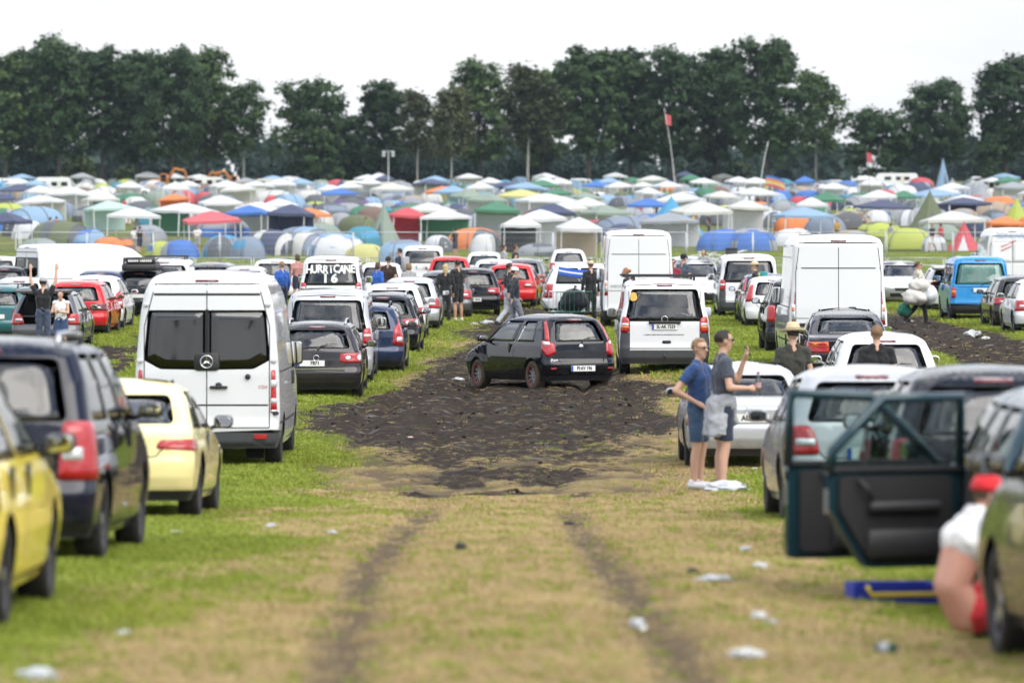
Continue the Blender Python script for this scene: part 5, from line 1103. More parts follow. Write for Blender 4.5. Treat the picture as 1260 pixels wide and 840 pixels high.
for z, ln in ((1.95, .55), (1.80, .40)):
    tb_ = MB()
    for i in range(int(ln / .05)): tb_.box((-.40 + i * .05, rear_y(sp, z, .3) - .015, z + i * .05 * .42), (.036, .004, .045), ry=-.4)
    q = tb_.build('red_lettering', TXR, o); q['kind'] = 'stuff'
o, sp, G = V('parked_car', 'silver car facing the viewer right of the largest white box van', 'car', 'hatch', 0, 0, SILVER, yaw=180, pos=((1113 - 630) / 36, 6300 / 36 + 4.15)); fronts(o, sp, 'hatch')
ow, spw, Gw = V('parked_car', 'white car with its tailgate raised, left of the blue minibus', 'car', 'hatch', 1172, 38.6, WHITE, open_gate=True)
tg2 = copy_tree(tg, ow); tg2.location = (0, rear_y(spw, spw['H'] - .12) + .05, spw['H'] - .07); tg2.material_slots[0].material = WHITE
o, sp, G = V('parked_car', 'grey car facing the viewer between the work van and the dark-windowed white minibus', 'car', 'suv', 0, 0, SILVER, yaw=180, pos=((858 - 630) / 37, 6300 / 37 + 4.5), scale=(1, 1, .9)); fronts(o, sp, 'suv')
V('parked_car', 'red hatchback behind the walking man in a white cap', 'car', 'golf', 628, 37, RED, yaw=-3)
V('parked_car', 'dark grey muddy car right of the red hatchback by the lane', 'car', 'hatch', 642, 34.3, GREY, yaw=-4)
o, sp, G = V('parked_car', 'white people carrier standing crosswise with a blue and white banner over its windows', 'car', 'mpv', 668, 40, WHITE, yaw=-88, glass=GDARK, side_glass=GDARK)
bn = MB()
for i in range(13):
    t = i / 12; y = .45 + 2.6 * t; z = 1.46 - .34 * t - .02 * math.sin(t * 9); sx_ = sp['sh'].pos(sp['sh'].ts('s', y, z), z).x
    bn.v += [(sx_ + .05 + .015 * math.sin(t * 25), y, z - .12), (sx_ + .05, y, z - .025), (sx_ + .05, y, z + .025), (sx_ + .035, y, z + .12)]
bn.f = [(4 * i + k, 4 * i + 4 + k, 4 * i + 5 + k, 4 * i + 1 + k) for i in range(12) for k in range(3)]; bn.m = [m for i in range(12) for m in (0, 1, 0)]
bo = bn.build('banner', [mat('banner_blue', (.03, .12, .55), .8), mat('banner_white', (.8, .8, .8), .8)], None, True); bo.matrix_world = Matrix.Translation(o.location) @ Matrix.Rotation(math.radians(-88), 4, 'Z'); tag(bo, 'blue and white banner slung across the crosswise white people carrier', 'banner')
V('parked_car', 'white car roof beyond the muddy grey car near the fence', 'car', 'hatch', 590, 29.4, WHITE, detail=1, pos=at(700, 29))
V('parked_car', 'silver car seen between the tall white box van and the work van', 'car', 'hatch', 846, 33, SILVER, detail=1)

# ------------------------------------------------------------------ people
SKIN = mat('skin', (.55, .33, .235), .55, sub=.08, var=.08, vscale=8); SKIN2 = mat('skin_tan', (.44, .25, .17), .55, sub=.08, var=.1, vscale=8)
def cloth(n, c): return mat('cloth_' + n, c, .9, var=.16, vscale=7, bump=.5, bscale=9, sheen=.2)
def rcone(mb, p0, r0, p1, r1, n=12, f0=False, f1=False, mi=0):
    p0, p1 = Vector(p0), Vector(p1); d = (p1 - p0); ln = d.length or 1e-4; d /= ln; up = Vector((0, 0, 1)) if abs(d.z) < .9 else Vector((1, 0, 0)); a = d.cross(up).normalized(); b = a.cross(d)
    prof = []
    prof += [(r0 * math.sin(t), -r0 * math.cos(t)) for t in (.01, .45, .9, 1.3)] if not f0 else [(.002, 0)]
    prof += [(r0, 0), (r1, ln)]
    prof += [(r1 * math.sin(t), ln + r1 * math.cos(t)) for t in (1.3, .9, .45, .01)] if not f1 else [(.002, ln)]
    v = [p0 + d * z + (a * math.cos(2 * PI * k / n) + b * math.sin(2 * PI * k / n)) * r for r, z in prof for k in range(n)]; m = len(prof)
    f = [(i * n + k, (i + 1) * n + k, (i + 1) * n + (k + 1) % n, i * n + (k + 1) % n) for i in range(m - 1) for k in range(n)] + [tuple(range(n)), tuple(range((m - 1) * n, m * n))[::-1]]
    mb.add(v, f, mi)
def ellip(mb, c, r, n=14, m=9, keep=None, M=None):
    v = []; 
    for i in range(m + 1):
        t = PI * i / m
        for k in range(n): p = Vector((r[0] * math.sin(t) * math.cos(2 * PI * k / n), r[1] * math.sin(t) * math.sin(2 * PI * k / n), r[2] * math.cos(t))); v.append(p)
    f = [(i * n + k, (i + 1) * n + k, (i + 1) * n + (k + 1) % n, i * n + (k + 1) % n) for i in range(m) for k in range(n)]
    if keep: f = [q for q in f if keep(sum((v[i] for i in q), Vector()) / 4)]
    v = [(M @ p if M else p) + Vector(c) for p in v]; mb.add(v, f)
def fuse(mb, vox, sm=3): return bake(mb.mesh('f'), [('REMESH', dict(mode='VOXEL', voxel_size=vox, use_smooth_shade=True)), ('SMOOTH', dict(factor=.5, iterations=sm))])
def folds(me, amp, sd=0):
    me.update(); N_ = [v.normal.copy() for v in me.vertices]
    for v, n in zip(me.vertices, N_):
        q = v.co + Vector((sd, 0, 0)); v.co += n * amp * (noise.noise(Vector((q.x * 7, q.y * 7, q.z * 13 + q.x * 8))) + .6 * noise.noise(Vector((q.x * 17 + q.z * 9, q.y * 17, q.z * 21))))
    return me
STAND = dict(pelvis=(0, 0, .96), waist=(0, .01, 1.10), chest=(0, .0, 1.30), neck=(0, -.015, 1.48), head=(0, .015, 1.655), shl=(-.185, 0, 1.425), shr=(.185, 0, 1.425), ell=(-.25, -.03, 1.14), elr=(.25, -.03, 1.14), wrl=(-.255, .06, .90), wrr=(.255, .06, .90),
             hipl=(-.085, 0, .93), hipr=(.085, 0, .93), knl=(-.10, .015, .50), knr=(.10, .015, .50), anl=(-.105, -.02, .085), anr=(.105, -.02, .085))
WALK = dict(knr=(.10, .16, .52), anr=(.10, .24, .10), knl=(-.10, -.02, .50), anl=(-.10, -.32, .16), wrr=(.24, -.16, .96), elr=(.25, -.14, 1.16), wrl=(-.24, .22, .98), ell=(-.25, .04, 1.15))
def person(label, X, D, face, shirt=None, legs=None, pose=None, skin=None, hair=None, hat=None, h=1.78, vox=.019, z=None, shoes=None, width=1.0, glasses=False, look=0, bare=False, group=None, base=None):
    skin = skin or SKIN; J = {k: Vector(v) for k, v in STAND.items()}; J.update({k: Vector(v) for k, v in (pose or {}).items()}); k_ = h / 1.78
    o = empty('person', (X, D, gz(X, D) if z is None else z), math.radians(face), label, 'person', group); o.scale = (k_ * width, k_ * width, k_)
    sx = (J['shr'] - J['shl']).normalized(); body = MB()
    def par(mb, a, ra, b, rb, off0, off1, **kw):
        for s in (-1, 1): rcone(mb, J[a] + sx * s * off0, ra, J[b] + sx * s * off1, rb, **kw)
    par(body, 'pelvis', .105, 'waist', .100, .055, .045); par(body, 'waist', .100, 'chest', .105, .045, .07); rcone(body, J['shl'], .055, J['shr'], .055); par(body, 'chest', .10, 'neck', .05, .07, .05)
    rcone(body, J['neck'] - (J['head'] - J['neck']) * .2, .056, J['head'] - Vector((0, 0, .08)), .05)
    R_ = Matrix.Rotation(math.radians(look), 3, 'Z'); H = J['head']
    def hp(x, y, z_): return H + R_ @ Vector((x, y, z_))
    ellip(body, hp(0, 0, .025), (.076, .096, .098), M=R_); rcone(body, hp(0, .03, -.045), .062, hp(0, .045, -.085), .040); rcone(body, hp(0, .085, .015), .012, hp(0, .112, -.018), .016); 
    for s in (-1, 1): rcone(body, hp(s * .078, -.005, .02), .014, hp(s * .082, -.012, -.02), .010)
    rng_ = random.Random(int(X * 100 + D * 7))
    for s, sh, el_, wr in ((-1, 'shl', 'ell', 'wrl'), (1, 'shr', 'elr', 'wrr')):
        rcone(body, J[sh], .054, J[el_], .040); rcone(body, J[el_], .041, J[wr], .027); d = (J[wr] - J[el_]).normalized(); side = d.cross(Vector((0, 1, .2))).normalized() if abs(d.y) < .95 else Vector((1, 0, 0)); nrm_ = d.cross(side)
        pe = J[wr] + d * .085; rcone(body, J[wr], .026, pe, .024); rcone(body, J[wr] + side * .015, .020, pe + side * .025, .018); rcone(body, J[wr] - side * .015, .020, pe - side * .025, .018)
        for q, l in ((-.034, .060), (-.012, .076), (.011, .072), (.032, .056)):
            b0 = pe + side * q; b1 = b0 + d * l * .6 + nrm_ * .008; rcone(body, b0, .0105, b1, .0095, 8); rcone(body, b1, .0095, b1 + d * l * .35 + nrm_ * .022, .008, 8)
        rcone(body, J[wr] + d * .02 - side * .03, .012, J[wr] + d * .075 - side * .062 + nrm_ * .02, .010, 8)
    for hi, kn, an in (('hipl', 'knl', 'anl'), ('hipr', 'knr', 'anr')):
        rcone(body, J[hi], .088, J[kn], .056); rcone(body, J[kn], .056, J[kn].lerp(J[an], .35) + Vector((0, -.015, 0)), .056); rcone(body, J[kn].lerp(J[an], .35) + Vector((0, -.015, 0)), .056, J[an], .038); rcone(body, J[an] - Vector((0, .03, .03)), .034, J[an] + Vector((0, .14, -.05)), .028)
    obj('body', fuse(body, vox), skin, o)
    # face
    for s in (-1, 1): ey = MB(); ellip(ey, hp(s * .032, .088, .022), (.011, .007, .006), 8, 5); obj('eye', ey.mesh('eye', True), mat('eye', (.05, .035, .03), .3), o)
    mo = MB(); ellip(mo, hp(0, .088, -.058), (.024, .008, .006), 8, 5); obj('mouth', mo.mesh('mouth', True), mat('lips', (.35, .12, .10), .5), o)
    if glasses:
        gm_ = MB()
        for s in (-1, 1): ellip(gm_, hp(s * .034, .099, .022), (.028, .010, .019), 10, 6, M=R_)
        for s in (-1, 1): gm_.tube([hp(s * .06, .09, .025), hp(s * .083, 0, .025)], .004, 4)
        obj('sunglasses', gm_.mesh('sg', True), mat('dark_lens', (.01, .01, .012), .1, coat=1), o)
    if shirt:
        m, st = shirt; c = MB(); e = .020
        if not bare:
            rcone(c, J['pelvis'] - (J['waist'] - J['pelvis']) * .15 + sx * .06, .118, J['waist'] + sx * .05, .113, f0=True); rcone(c, J['pelvis'] - (J['waist'] - J['pelvis']) * .15 - sx * .06, .118, J['waist'] - sx * .05, .113, f0=True); par(c, 'waist', .115, 'chest', .122, .05, .075)
        else: par(c, 'chest', .128, 'chest', .120, .08, .07)
        rcone(c, J['shl'], .070, J['shr'], .070); par(c, 'chest', .118, 'neck', .062, .075, .055)
        for sh, el_, wr in (('shl', 'ell', 'wrl'), ('shr', 'elr', 'wrr')):
            if st == 'tee': rcone(c, J[sh], .069, J[sh].lerp(J[el_], .62), .064, f1=True)
            elif st == 'long': rcone(c, J[sh], .069, J[el_], .056); rcone(c, J[el_], .056, J[wr], .042, f1=True)
        obj('shirt' if st != 'long' else 'sweater', folds(fuse(c, vox * .95), .011, X), m, o)
    if legs:
        m, st = legs; c = MB()
        if not bare: par(c, 'pelvis', .124, 'waist', .106, .055, .045, f1=True)
        for hi, kn, an in (('hipl', 'knl', 'anl'), ('hipr', 'knr', 'anr')):
            if st == 'shorts': rcone(c, J[hi], .108, J[hi].lerp(J[kn], .86), .086, f1=True)
            elif st == 'long': rcone(c, J[hi], .106, J[kn], .076); rcone(c, J[kn], .076, J[an] + Vector((0, 0, .0)), .062, f1=True)
            elif st == 'skirt': rcone(c, J[hi] * 1.0, .115, J[hi].lerp(J[kn], .9) * 1.0, .15, f1=True)
        obj({'shorts': 'shorts', 'long': 'trousers', 'skirt': 'skirt'}[st], folds(fuse(c, vox * .95), .010, D), m, o)
    sm_ = shoes or cloth('dark_shoe', (.03, .03, .03))
    for an in ('anl', 'anr'):
        c = MB(); a = J[an]; rcone(c, a + Vector((0, -.035, -.035)), .048, a + Vector((0, .13, -.048)), .040); rcone(c, a + Vector((0, -.02, -.03)), .05, a + Vector((0, -.015, .03)), .046, f1=True); me = fuse(c, .014, 2)
        for v in me.vertices: v.co.z = max(v.co.z, a.z - .085)
        obj('shoe', me, sm_, o)
    if hair:
        m, st = hair; hm_ = MB(); keep = lambda p: p.z > .005 - .9 * (-p.y) * 0 + (.055 if p.y > .03 else -.045 if p.y < -.02 else .0)
        ellip(hm_, hp(0, -.006, .036), (.087, .106, .100), 20, 14, keep, R_)
        if st == 'long': ellip(hm_, hp(0, -.055, -.06), (.082, .055, .15), 14, 8)
        if st == 'bun': ellip(hm_, hp(0, -.11, .05), (.045, .045, .045), 10, 7)
        if st == 'bob': ellip(hm_, hp(0, -.03, -.01), (.098, .085, .10), 14, 8, lambda p: p.y < .03)
        hme = hm_.mesh('hair', True)
        for v in hme.vertices: v.co += Vector(v.co - H).normalized() * (.012 * noise.noise(v.co * 38) + .016 * noise.noise(v.co * 14 + Vector((X, 0, 0))))
        obj('hair', hme, m, o)
    if hat:
        m, st = hat; hh = MB(); T = Matrix.Translation(hp(0, -.005, .055)) @ Matrix.Rotation(math.radians(look), 4, 'Z') @ Matrix.Rotation(math.radians(-6), 4, 'X')
        if st == 'brim':
            hh.lathe([(.02, .125), (.06, .13), (.085, .115), (.100, .06), (.106, .015), (.13, .006), (.175, .004), (.195, .018), (.195, .012), (.175, -.004), (.10, -.004)], 24, 0, T); ho_ = obj('hat', hh.mesh('hat', True), m, o); b_ = MB(); b_.lathe([(.1075, .018), (.1035, .045)], 24, 0, T); obj('hat_band', b_.mesh('hb', True), mat('hat_band', (.30, .22, .13), .8), ho_)
        else:
            hh.lathe([(.0, .098), (.05, .092), (.085, .065), (.103, .02), (.105, -.012), (.10, -.012)], 20, 0, T @ Matrix.Diagonal((.95, 1.1, 1, 1)))
            a = [(.095 * math.cos(t) * .85, .09 + .0 + .085 * math.sin(t), -.004 - .02 * math.sin(t)) for t in np.linspace(.0, PI, 9)]; hh.add([T @ Vector(p) for p in a] + [T @ (Vector(p) + Vector((0, 0, .008))) for p in a], [tuple(range(9)), tuple(range(9, 18))[::-1]] + [(i, i + 1, 10 + i, 9 + i) for i in range(8)])
            obj('cap', hh.mesh('cap', True), m, o)
    return o, J
BR = mat('hair_brown', (.075, .045, .025), .7); DK = mat('hair_dark', (.02, .015, .012), .7); BL = mat('hair_blond', (.50, .38, .20), .7); GI = mat('hair_ginger', (.28, .12, .05), .7); FB = mat('hair_fair', (.24, .15, .08), .7)
STRAW = mat('straw_hat', (.62, .50, .32), .85, var=.15, vscale=40, bump=.4, bscale=60)
KB, KN, KW, KG = cloth('black', (.010, .010, .012)), cloth('navy', (.018, .026, .055)), cloth('white', (.74, .74, .74)), cloth('grey', (.32, .33, .35))
NEAR = .0135
# the two men by the silver saloon
p1, J1 = person('man in a blue polo shirt and blue shorts, one hand on his hip', 2.235, 61.3, -112, (cloth('polo_blue', (.018, .055, .17)), 'tee'), (cloth('blue_shorts', (.035, .075, .14)), 'shorts'),
                dict(elr=(.33, -.17, 1.17), wrr=(.20, .05, 1.03), ell=(-.26, .14, 1.22), wrl=(-.16, .30, 1.40)), SKIN, (FB, 'short'), None, 1.80, NEAR, glasses=True, look=-18, shoes=cloth('grey_shoe', (.66, .66, .68)))
p2, J2 = person('man in a grey T-shirt pointing, a sweater tied round his waist', 2.50, 60.75, -80, (cloth('slate', (.055, .065, .09)), 'tee'), (KN, 'shorts'),
                dict(ell=(-.25, .22, 1.21), wrl=(-.17, .29, 1.46), elr=(.27, .02, 1.15), wrr=(.17, .27, 1.14)), SKIN, (DK, 'short'), None, 1.90, NEAR, look=8, glasses=True, shoes=cloth('dark_shoe2', (.04, .06, .03)))
sw = MB()
rcone(sw, (-.06, -.0, .98), .142, (.06, 0, .98), .142)
for x0, w0 in ((-.10, .075), (0, .085), (.10, .075)): rcone(sw, (x0, -.10, .98), .07, (x0 * 1.25, -.13, .60), w0, f1=True)
rcone(sw, (.12, -.02, .98), .06, (.17, -.06, .62), .07, f1=True); rcone(sw, (-.03, .12, .97), .035, (-.05, .14, .74), .03); rcone(sw, (.03, .12, .97), .035, (.06, .14, .76), .03)
obj('waist_sweater', folds(fuse(sw, .014), .016), cloth('heather', (.33, .34, .37)), p2)
bt = empty('bottle', (0, 0, 0), 0, 'clear drink bottle held by the man in the grey T-shirt', 'bottle'); hw_ = Matrix.Translation(p2.location) @ Matrix.Rotation(p2.rotation_euler.z, 4, 'Z') @ Matrix.Scale(1.90 / 1.78, 4); bt.location = hw_ @ Vector((.155, .37, 1.10))
obj('glass', MB().lathe([(0, 0), (.034, .0), (.036, .01), (.036, .14), (.015, .19), (.014, .22), (0, .22)], 14).mesh('gl', True), glass_mat('bottle_glass', (.75, .8, .78)), bt); obj('cap', MB().lathe([(.016, .215), (.016, .235), (0, .236)], 10).mesh('cp'), REDL, bt); obj('label', MB().lathe([(.0368, .05), (.0368, .11)], 14).mesh('lb'), cloth('label', (.5, .3, .3)), bt)
ph = MB().rbox((0, 0, 0), (.075, .15, .012), .012, axis='y').build('phone', mat('phone_black', (.01, .01, .012), .2), None, True); tag(ph, 'black phone in the raised hand of the pointing man', 'phone'); ph.location = hw_ @ Vector((-.155, .325, 1.545)); ph.rotation_euler = (.5, .2, math.radians(-80))
person('man in a straw sun hat and dark olive T-shirt, seen from behind', (976 - 630) / 87, 6300 / 87, 8, (cloth('olive', (.035, .036, .028)), 'tee'), (KN, 'long'), None, SKIN, (DK, 'short'), (STRAW, 'brim'), 1.80, NEAR)
person('man with cropped hair in a black T-shirt, seen from behind', (1079 - 630) / 88, 6300 / 88, 2, (KB, 'tee'), (KN, 'long'), None, SKIN, (mat('hair_cropped', (.20, .115, .065), .8), 'short'), None, 1.82, NEAR)
CR = dict(pelvis=(0, -.10, .15), waist=(0, -.21, .34), chest=(0, -.12, .60), neck=(0, -.03, .76), head=(0, .05, .86), shl=(-.19, -.03, .70), shr=(.19, -.03, .70), ell=(-.25, .14, .48), elr=(.25, .14, .48), wrl=(-.12, .34, .36), wrr=(.12, .34, .36), hipl=(-.09, -.06, .16), hipr=(.09, -.06, .16), knl=(-.17, .30, .42), knr=(.17, .30, .42), anl=(-.13, .08, .085), anr=(.13, .08, .085))
pc, _ = person('person crouching bare-backed with a rucked-up white shirt and red and white cap', 2.76, 30.1, -70, (KW, 'tee'), (cloth('red_shorts', (.50, .02, .03)), 'shorts'), CR, mat('skin_sunburnt', (.58, .30, .22), .5, sub=.1), (BR, 'short'), (cloth('cap_red', (.62, .02, .03)), 'cap'), 1.74, NEAR, bare=True, width=.92)
cw_ = MB(); ellip(cw_, (0, .10, .90), (.088, .05, .085), 14, 8, lambda p: p.z > -.02 and p.y > .005); obj('cap_front', cw_.mesh('cf', True), KW, pc)
# people between the cars
def pp(label, px, s, face, *a, **k): return person(label, (px - 630) / s, F / s, face, *a, **k)
pp('blonde woman in a black coat and leggings beside a man in black', 548, 42, 10, (KB, 'long'), (KB, 'long'), None, SKIN, (BL, 'long'), None, 1.72)
pp('man in black T-shirt and shorts looking down, beside the blonde woman', 563.5, 41.6, 32, (KB, 'tee'), (KB, 'shorts'), dict(ell=(-.24, .08, 1.15), wrl=(-.12, .28, 1.12), elr=(.25, .06, 1.14), wrr=(.10, .28, 1.10), head=(0, .05, 1.645)), SKIN2, (DK, 'short'), None, 1.83, shoes=cloth('pale_shoe', (.55, .5, .42)))
pp('walking man in a white cap and dark sweater above the stuck hatchback', 633, 46, -70, (cloth('ink', (.014, .017, .028)), 'long'), (cloth('denim_grey', (.16, .17, .20)), 'long'), WALK, SKIN, (DK, 'short'), (KW, 'cap'), 1.80)
pp('person in a black hooded top walking behind the man in the white cap', 626.5, 43.6, -60, (KB, 'long'), (cloth('pale_jeans', (.42, .44, .48)), 'long'), WALK, SKIN, (DK, 'short'), None, 1.82)
pp('man in a grey cap reaching up to hold the raised tailgate', 53, 50.6, 0, (KB, 'tee'), (cloth('jeans', (.05, .07, .12)), 'long'), dict(ell=(-.30, .05, 1.72), wrl=(-.31, .10, 1.98), elr=(.30, .05, 1.72), wrr=(.31, .10, 1.98)), SKIN, (DK, 'short'), (KG, 'cap'), 1.80)
pp('woman in a white vest and navy skirt in front of the raised tailgate', 75, 51.2, 165, (KW, 'vest'), (cloth('navy_skirt', (.03, .06, .14)), 'skirt'), dict(ell=(-.24, .10, 1.15), wrl=(-.06, .26, 1.18), elr=(.24, .10, 1.15), wrr=(.06, .26, 1.20), head=(0, .05, 1.64)), SKIN, (mat('hair_auburn', (.12, .035, .035), .7), 'bun'), None, 1.55)
pp('person in a bright blue jacket left of the lettered minibus', 347, 41, 35, (cloth('bright_blue', (.02, .10, .42)), 'long'), (KN, 'long'), None, SKIN, (FB, 'short'), None, 1.75)
pp('woman in a bright blue jacket beside a man in dark brown', 465, 40.5, -50, (cloth('royal', (.02, .12, .48)), 'long'), (KN, 'long'), None, SKIN, (BR, 'bob'), None, 1.70)
pp('man in a dark brown T-shirt with dark hair, beside the woman in the blue jacket', 478, 40, -20, (cloth('dark_brown', (.035, .018, .014)), 'tee'), (KN, 'long'), None, SKIN, (DK, 'short'), None, 1.86)
pp('fair-haired person in a pale grey top between the parked cars', 503, 40.5, 20, (KG, 'long'), (KN, 'long'), None, SKIN, (FB, 'bob'), None, 1.68)
pm, _ = pp('man in a navy T-shirt carrying a grey rucksack towards the tents', 492, 34.5, 60, (KN, 'tee'), (KN, 'shorts'), None, SKIN, (DK, 'short'), None, 1.85)
bp_ = empty('rucksack', (0, 0, 0), 0, 'grey rucksack on the back of the man in navy', 'rucksack'); bp_.location = pm.location + Vector((.19, -.08, 1.30)); bp_.rotation_euler.z = math.radians(60); obj('bag', MB().rbox((0, 0, 0), (.34, .22, .52), .09).mesh('bg', True), KG, bp_); obj('pocket', MB().rbox((0, -.12, -.1), (.24, .07, .22), .03).mesh('pk', True), KG, bp_)
pp('person with pinkish shoulders behind the lettered minibus', 366, 36, 30, (cloth('dusty_pink', (.45, .22, .20)), 'tee'), (KN, 'shorts'), None, SKIN, (BR, 'bob'), None, 1.72)
pp('man in a black tank top walking past the far grey car', 634, 31.8, -70, (KB, 'vest'), (KN, 'shorts'), WALK, SKIN2, (BR, 'short'), None, 1.83)
pp('person in pale grey walking behind the man in the tank top', 620, 31, -60, (KG, 'tee'), (KN, 'shorts'), WALK, SKIN, (BR, 'short'), None, 1.78)
pp('woman with ginger hair in black beside the tall white box van', 772, 46, 70, (KB, 'long'), (KB, 'long'), dict(head=(0, .05, 1.64)), SKIN, (GI, 'bun'), None, 1.78)
pp('man in sunglasses behind the work van roof', 828, 40.5, 170, (cloth('maroon', (.22, .02, .04)), 'tee'), (KN, 'long'), None, SKIN2, (DK, 'short'), None, 1.80, glasses=True)
pp('man in a black cap and slate T-shirt behind the work van', 841, 40, -40, (cloth('slate2', (.06, .08, .11)), 'tee'), (KN, 'long'), None, SKIN, (DK, 'short'), (KB, 'cap'), 1.92)
pp('person with dark hair far behind the work van near the fence', 866, 33, 150, (KG, 'tee'), (KN, 'long'), None, SKIN, (BR, 'bob'), None, 1.74)
pk, _ = pp('man in a straw-coloured cap and sunglasses with a green rucksack', 929, 43.3, 80, (KB, 'tee'), (KN, 'long'), None, SKIN, (BR, 'short'), (STRAW, 'cap'), 1.84, glasses=True)
bq = empty('rucksack', (0, 0, 0), 0, 'teal and yellow rucksack on the man in the straw-coloured cap', 'rucksack'); bq.location = pk.location + Vector((.24, .0, 1.33)); bq.rotation_euler.z = math.radians(80); obj('bag', MB().rbox((0, 0, 0), (.32, .22, .48), .09).mesh('bg', True), cloth('teal', (.02, .22, .24)), bq); obj('pocket', MB().rbox((.0, .10, 0), (.30, .05, .44), .03).mesh('pk', True), cloth('lime', (.42, .42, .06)), bq)
pb, _ = pp('person in sunglasses loaded with bulging plastic sacks, walking on the muddy lane', 1129, 42.5, -75, (cloth('beige', (.50, .46, .38)), 'long'), (KB, 'long'), dict(WALK, elr=(.25, .14, 1.20), wrr=(.20, .38, 1.22), ell=(-.25, .12, 1.2), wrl=(-.2, .36, 1.2)), SKIN, (BR, 'short'), None, 1.82, glasses=True)
def sack(loc, r, m, label, seed):
    bm = bmesh.new(); bmesh.ops.create_icosphere(bm, subdivisions=3, radius=1)
    for v in bm.verts:
        n = noise.noise(v.co * 2.1 + Vector((seed, 0, 0))) * .28 + noise.noise(v.co * 5 + Vector((0, seed, 0))) * .10; v.co = Vector((v.co.x * r[0], v.co.y * r[1], v.co.z * r[2])) * (1 + n)
    me = bpy.data.meshes.new('sack'); bm.to_mesh(me); bm.free(); me.polygons.foreach_set('use_smooth', [True] * len(me.polygons)); o = empty('plastic_sack', loc, 0, label, 'sack'); obj('bag', me, m, o); obj('knot', MB().tube([(0, 0, r[2] * .9), (.02, 0, r[2] * 1.15), (.05, .02, r[2] * 1.3)], [.05, .02, .05], 6).mesh('kn', True), m, o); return o
SACK = mat('pale_sack', (.62, .60, .55), .45, var=.25, vscale=5, bump=.6, bscale=9)
sack(pb.location + Vector((.02, -.30, 1.12)), (.30, .26, .22), SACK, 'cream bulging sack carried highest by the loaded walker', 1); sack(pb.location + Vector((-.10, -.30, .80)), (.36, .28, .26), SACK, 'pale plastic sack hanging at the loaded walker\'s hip', 4); sack(pb.location + Vector((.30, -.22, .86)), (.24, .22, .30), mat('clear_sack', (.55, .60, .62), .3, var=.2), 'bluish clear sack in front of the loaded walker', 7); sack(pb.location + Vector((-.38, -.05, .42)), (.20, .16, .2), cloth('green_bag', (.02, .18, .11)), 'dark green bag trailing behind the loaded walker', 9)
ps, _ = pp('person in dark clothes and straw hat loading a car beside the tall white box van', 727, 42, 20, (KB, 'long'), (KB, 'long'), None, SKIN, (BR, 'short'), (STRAW, 'cap'), 1.80)

# ------------------------------------------------------------------ campsite
def dist_of(y):
    """distance at which the field appears at photo row y (beyond the level part)"""
    lo, hi = 150., 860.
    for _ in range(50):
        m = (lo + hi) / 2
        if 243 + (CAMZ - gz(0, m)) * F / m > y: lo = m
        else: hi = m
    return lo
def tent_mat(name, c):
    k = 'tent_' + name
    if k in MATS: return MATS[k]
    m, t, b = new_mat(k); b.inputs['Base Color'].default_value = (*c, 1); b.inputs['Roughness'].default_value = .7; b.inputs['Specular IOR Level'].default_value = .25
    tcn = t.nodes.new('ShaderNodeTexCoord'); n = t.nodes.new('ShaderNodeTexNoise'); n.inputs['Scale'].default_value = 2.5; n.inputs['Detail'].default_value = 4; t.links.new(tcn.outputs['Object'], n.inputs['Vector'])
    bp = t.nodes.new('ShaderNodeBump'); bp.inputs['Strength'].default_value = .6; bp.inputs['Distance'].default_value = .12; t.links.new(n.outputs['Fac'], bp.inputs['Height']); t.links.new(bp.outputs[0], b.inputs['Normal'])
    tl = t.nodes.new('ShaderNodeBsdfTranslucent'); tl.inputs[0].default_value = (*c, 1); ms = t.nodes.new('ShaderNodeMixShader'); ms.inputs[0].default_value = .22; o = t.nodes['Material Output']; t.links.new(b.outputs[0], ms.inputs[1]); t.links.new(tl.outputs[0], ms.inputs[2]); t.links.new(ms.outputs[0], o.inputs[0]); return m
TC = dict(white=(.72, .73, .76), offwhite=(.66, .66, .62), grey=(.33, .35, .37), darkgrey=(.09, .10, .11), black=(.02, .02, .025), navy=(.03, .045, .12), blue=(.03, .16, .55), lightblue=(.26, .42, .60), teal=(.02, .26, .36), sky=(.05, .34, .60), green=(.03, .20, .09), olive=(.12, .15, .05), sage=(.26, .33, .26), lime=(.48, .55, .06), yellow=(.62, .60, .20), orange=(.80, .22, .03), red=(.62, .05, .07), pink=(.70, .11, .13), tan=(.42, .32, .22), brown=(.20, .11, .07), purple=(.16, .08, .26), mint=(.50, .68, .62), slate=(.22, .27, .36))
TC = {k: tuple(.84 * v + .16 * q for v, q in zip(c, (.40, .42, .46))) for k, c in TC.items()}      # pastel cast of distant haze mixed into every fabric colour
def T(c): return tent_mat(c, TC[c])
CN = dict(offwhite='off-white', darkgrey='dark grey', lightblue='light blue', sky='sky blue')
def sup(a, e): return math.copysign(abs(a) ** e, a)
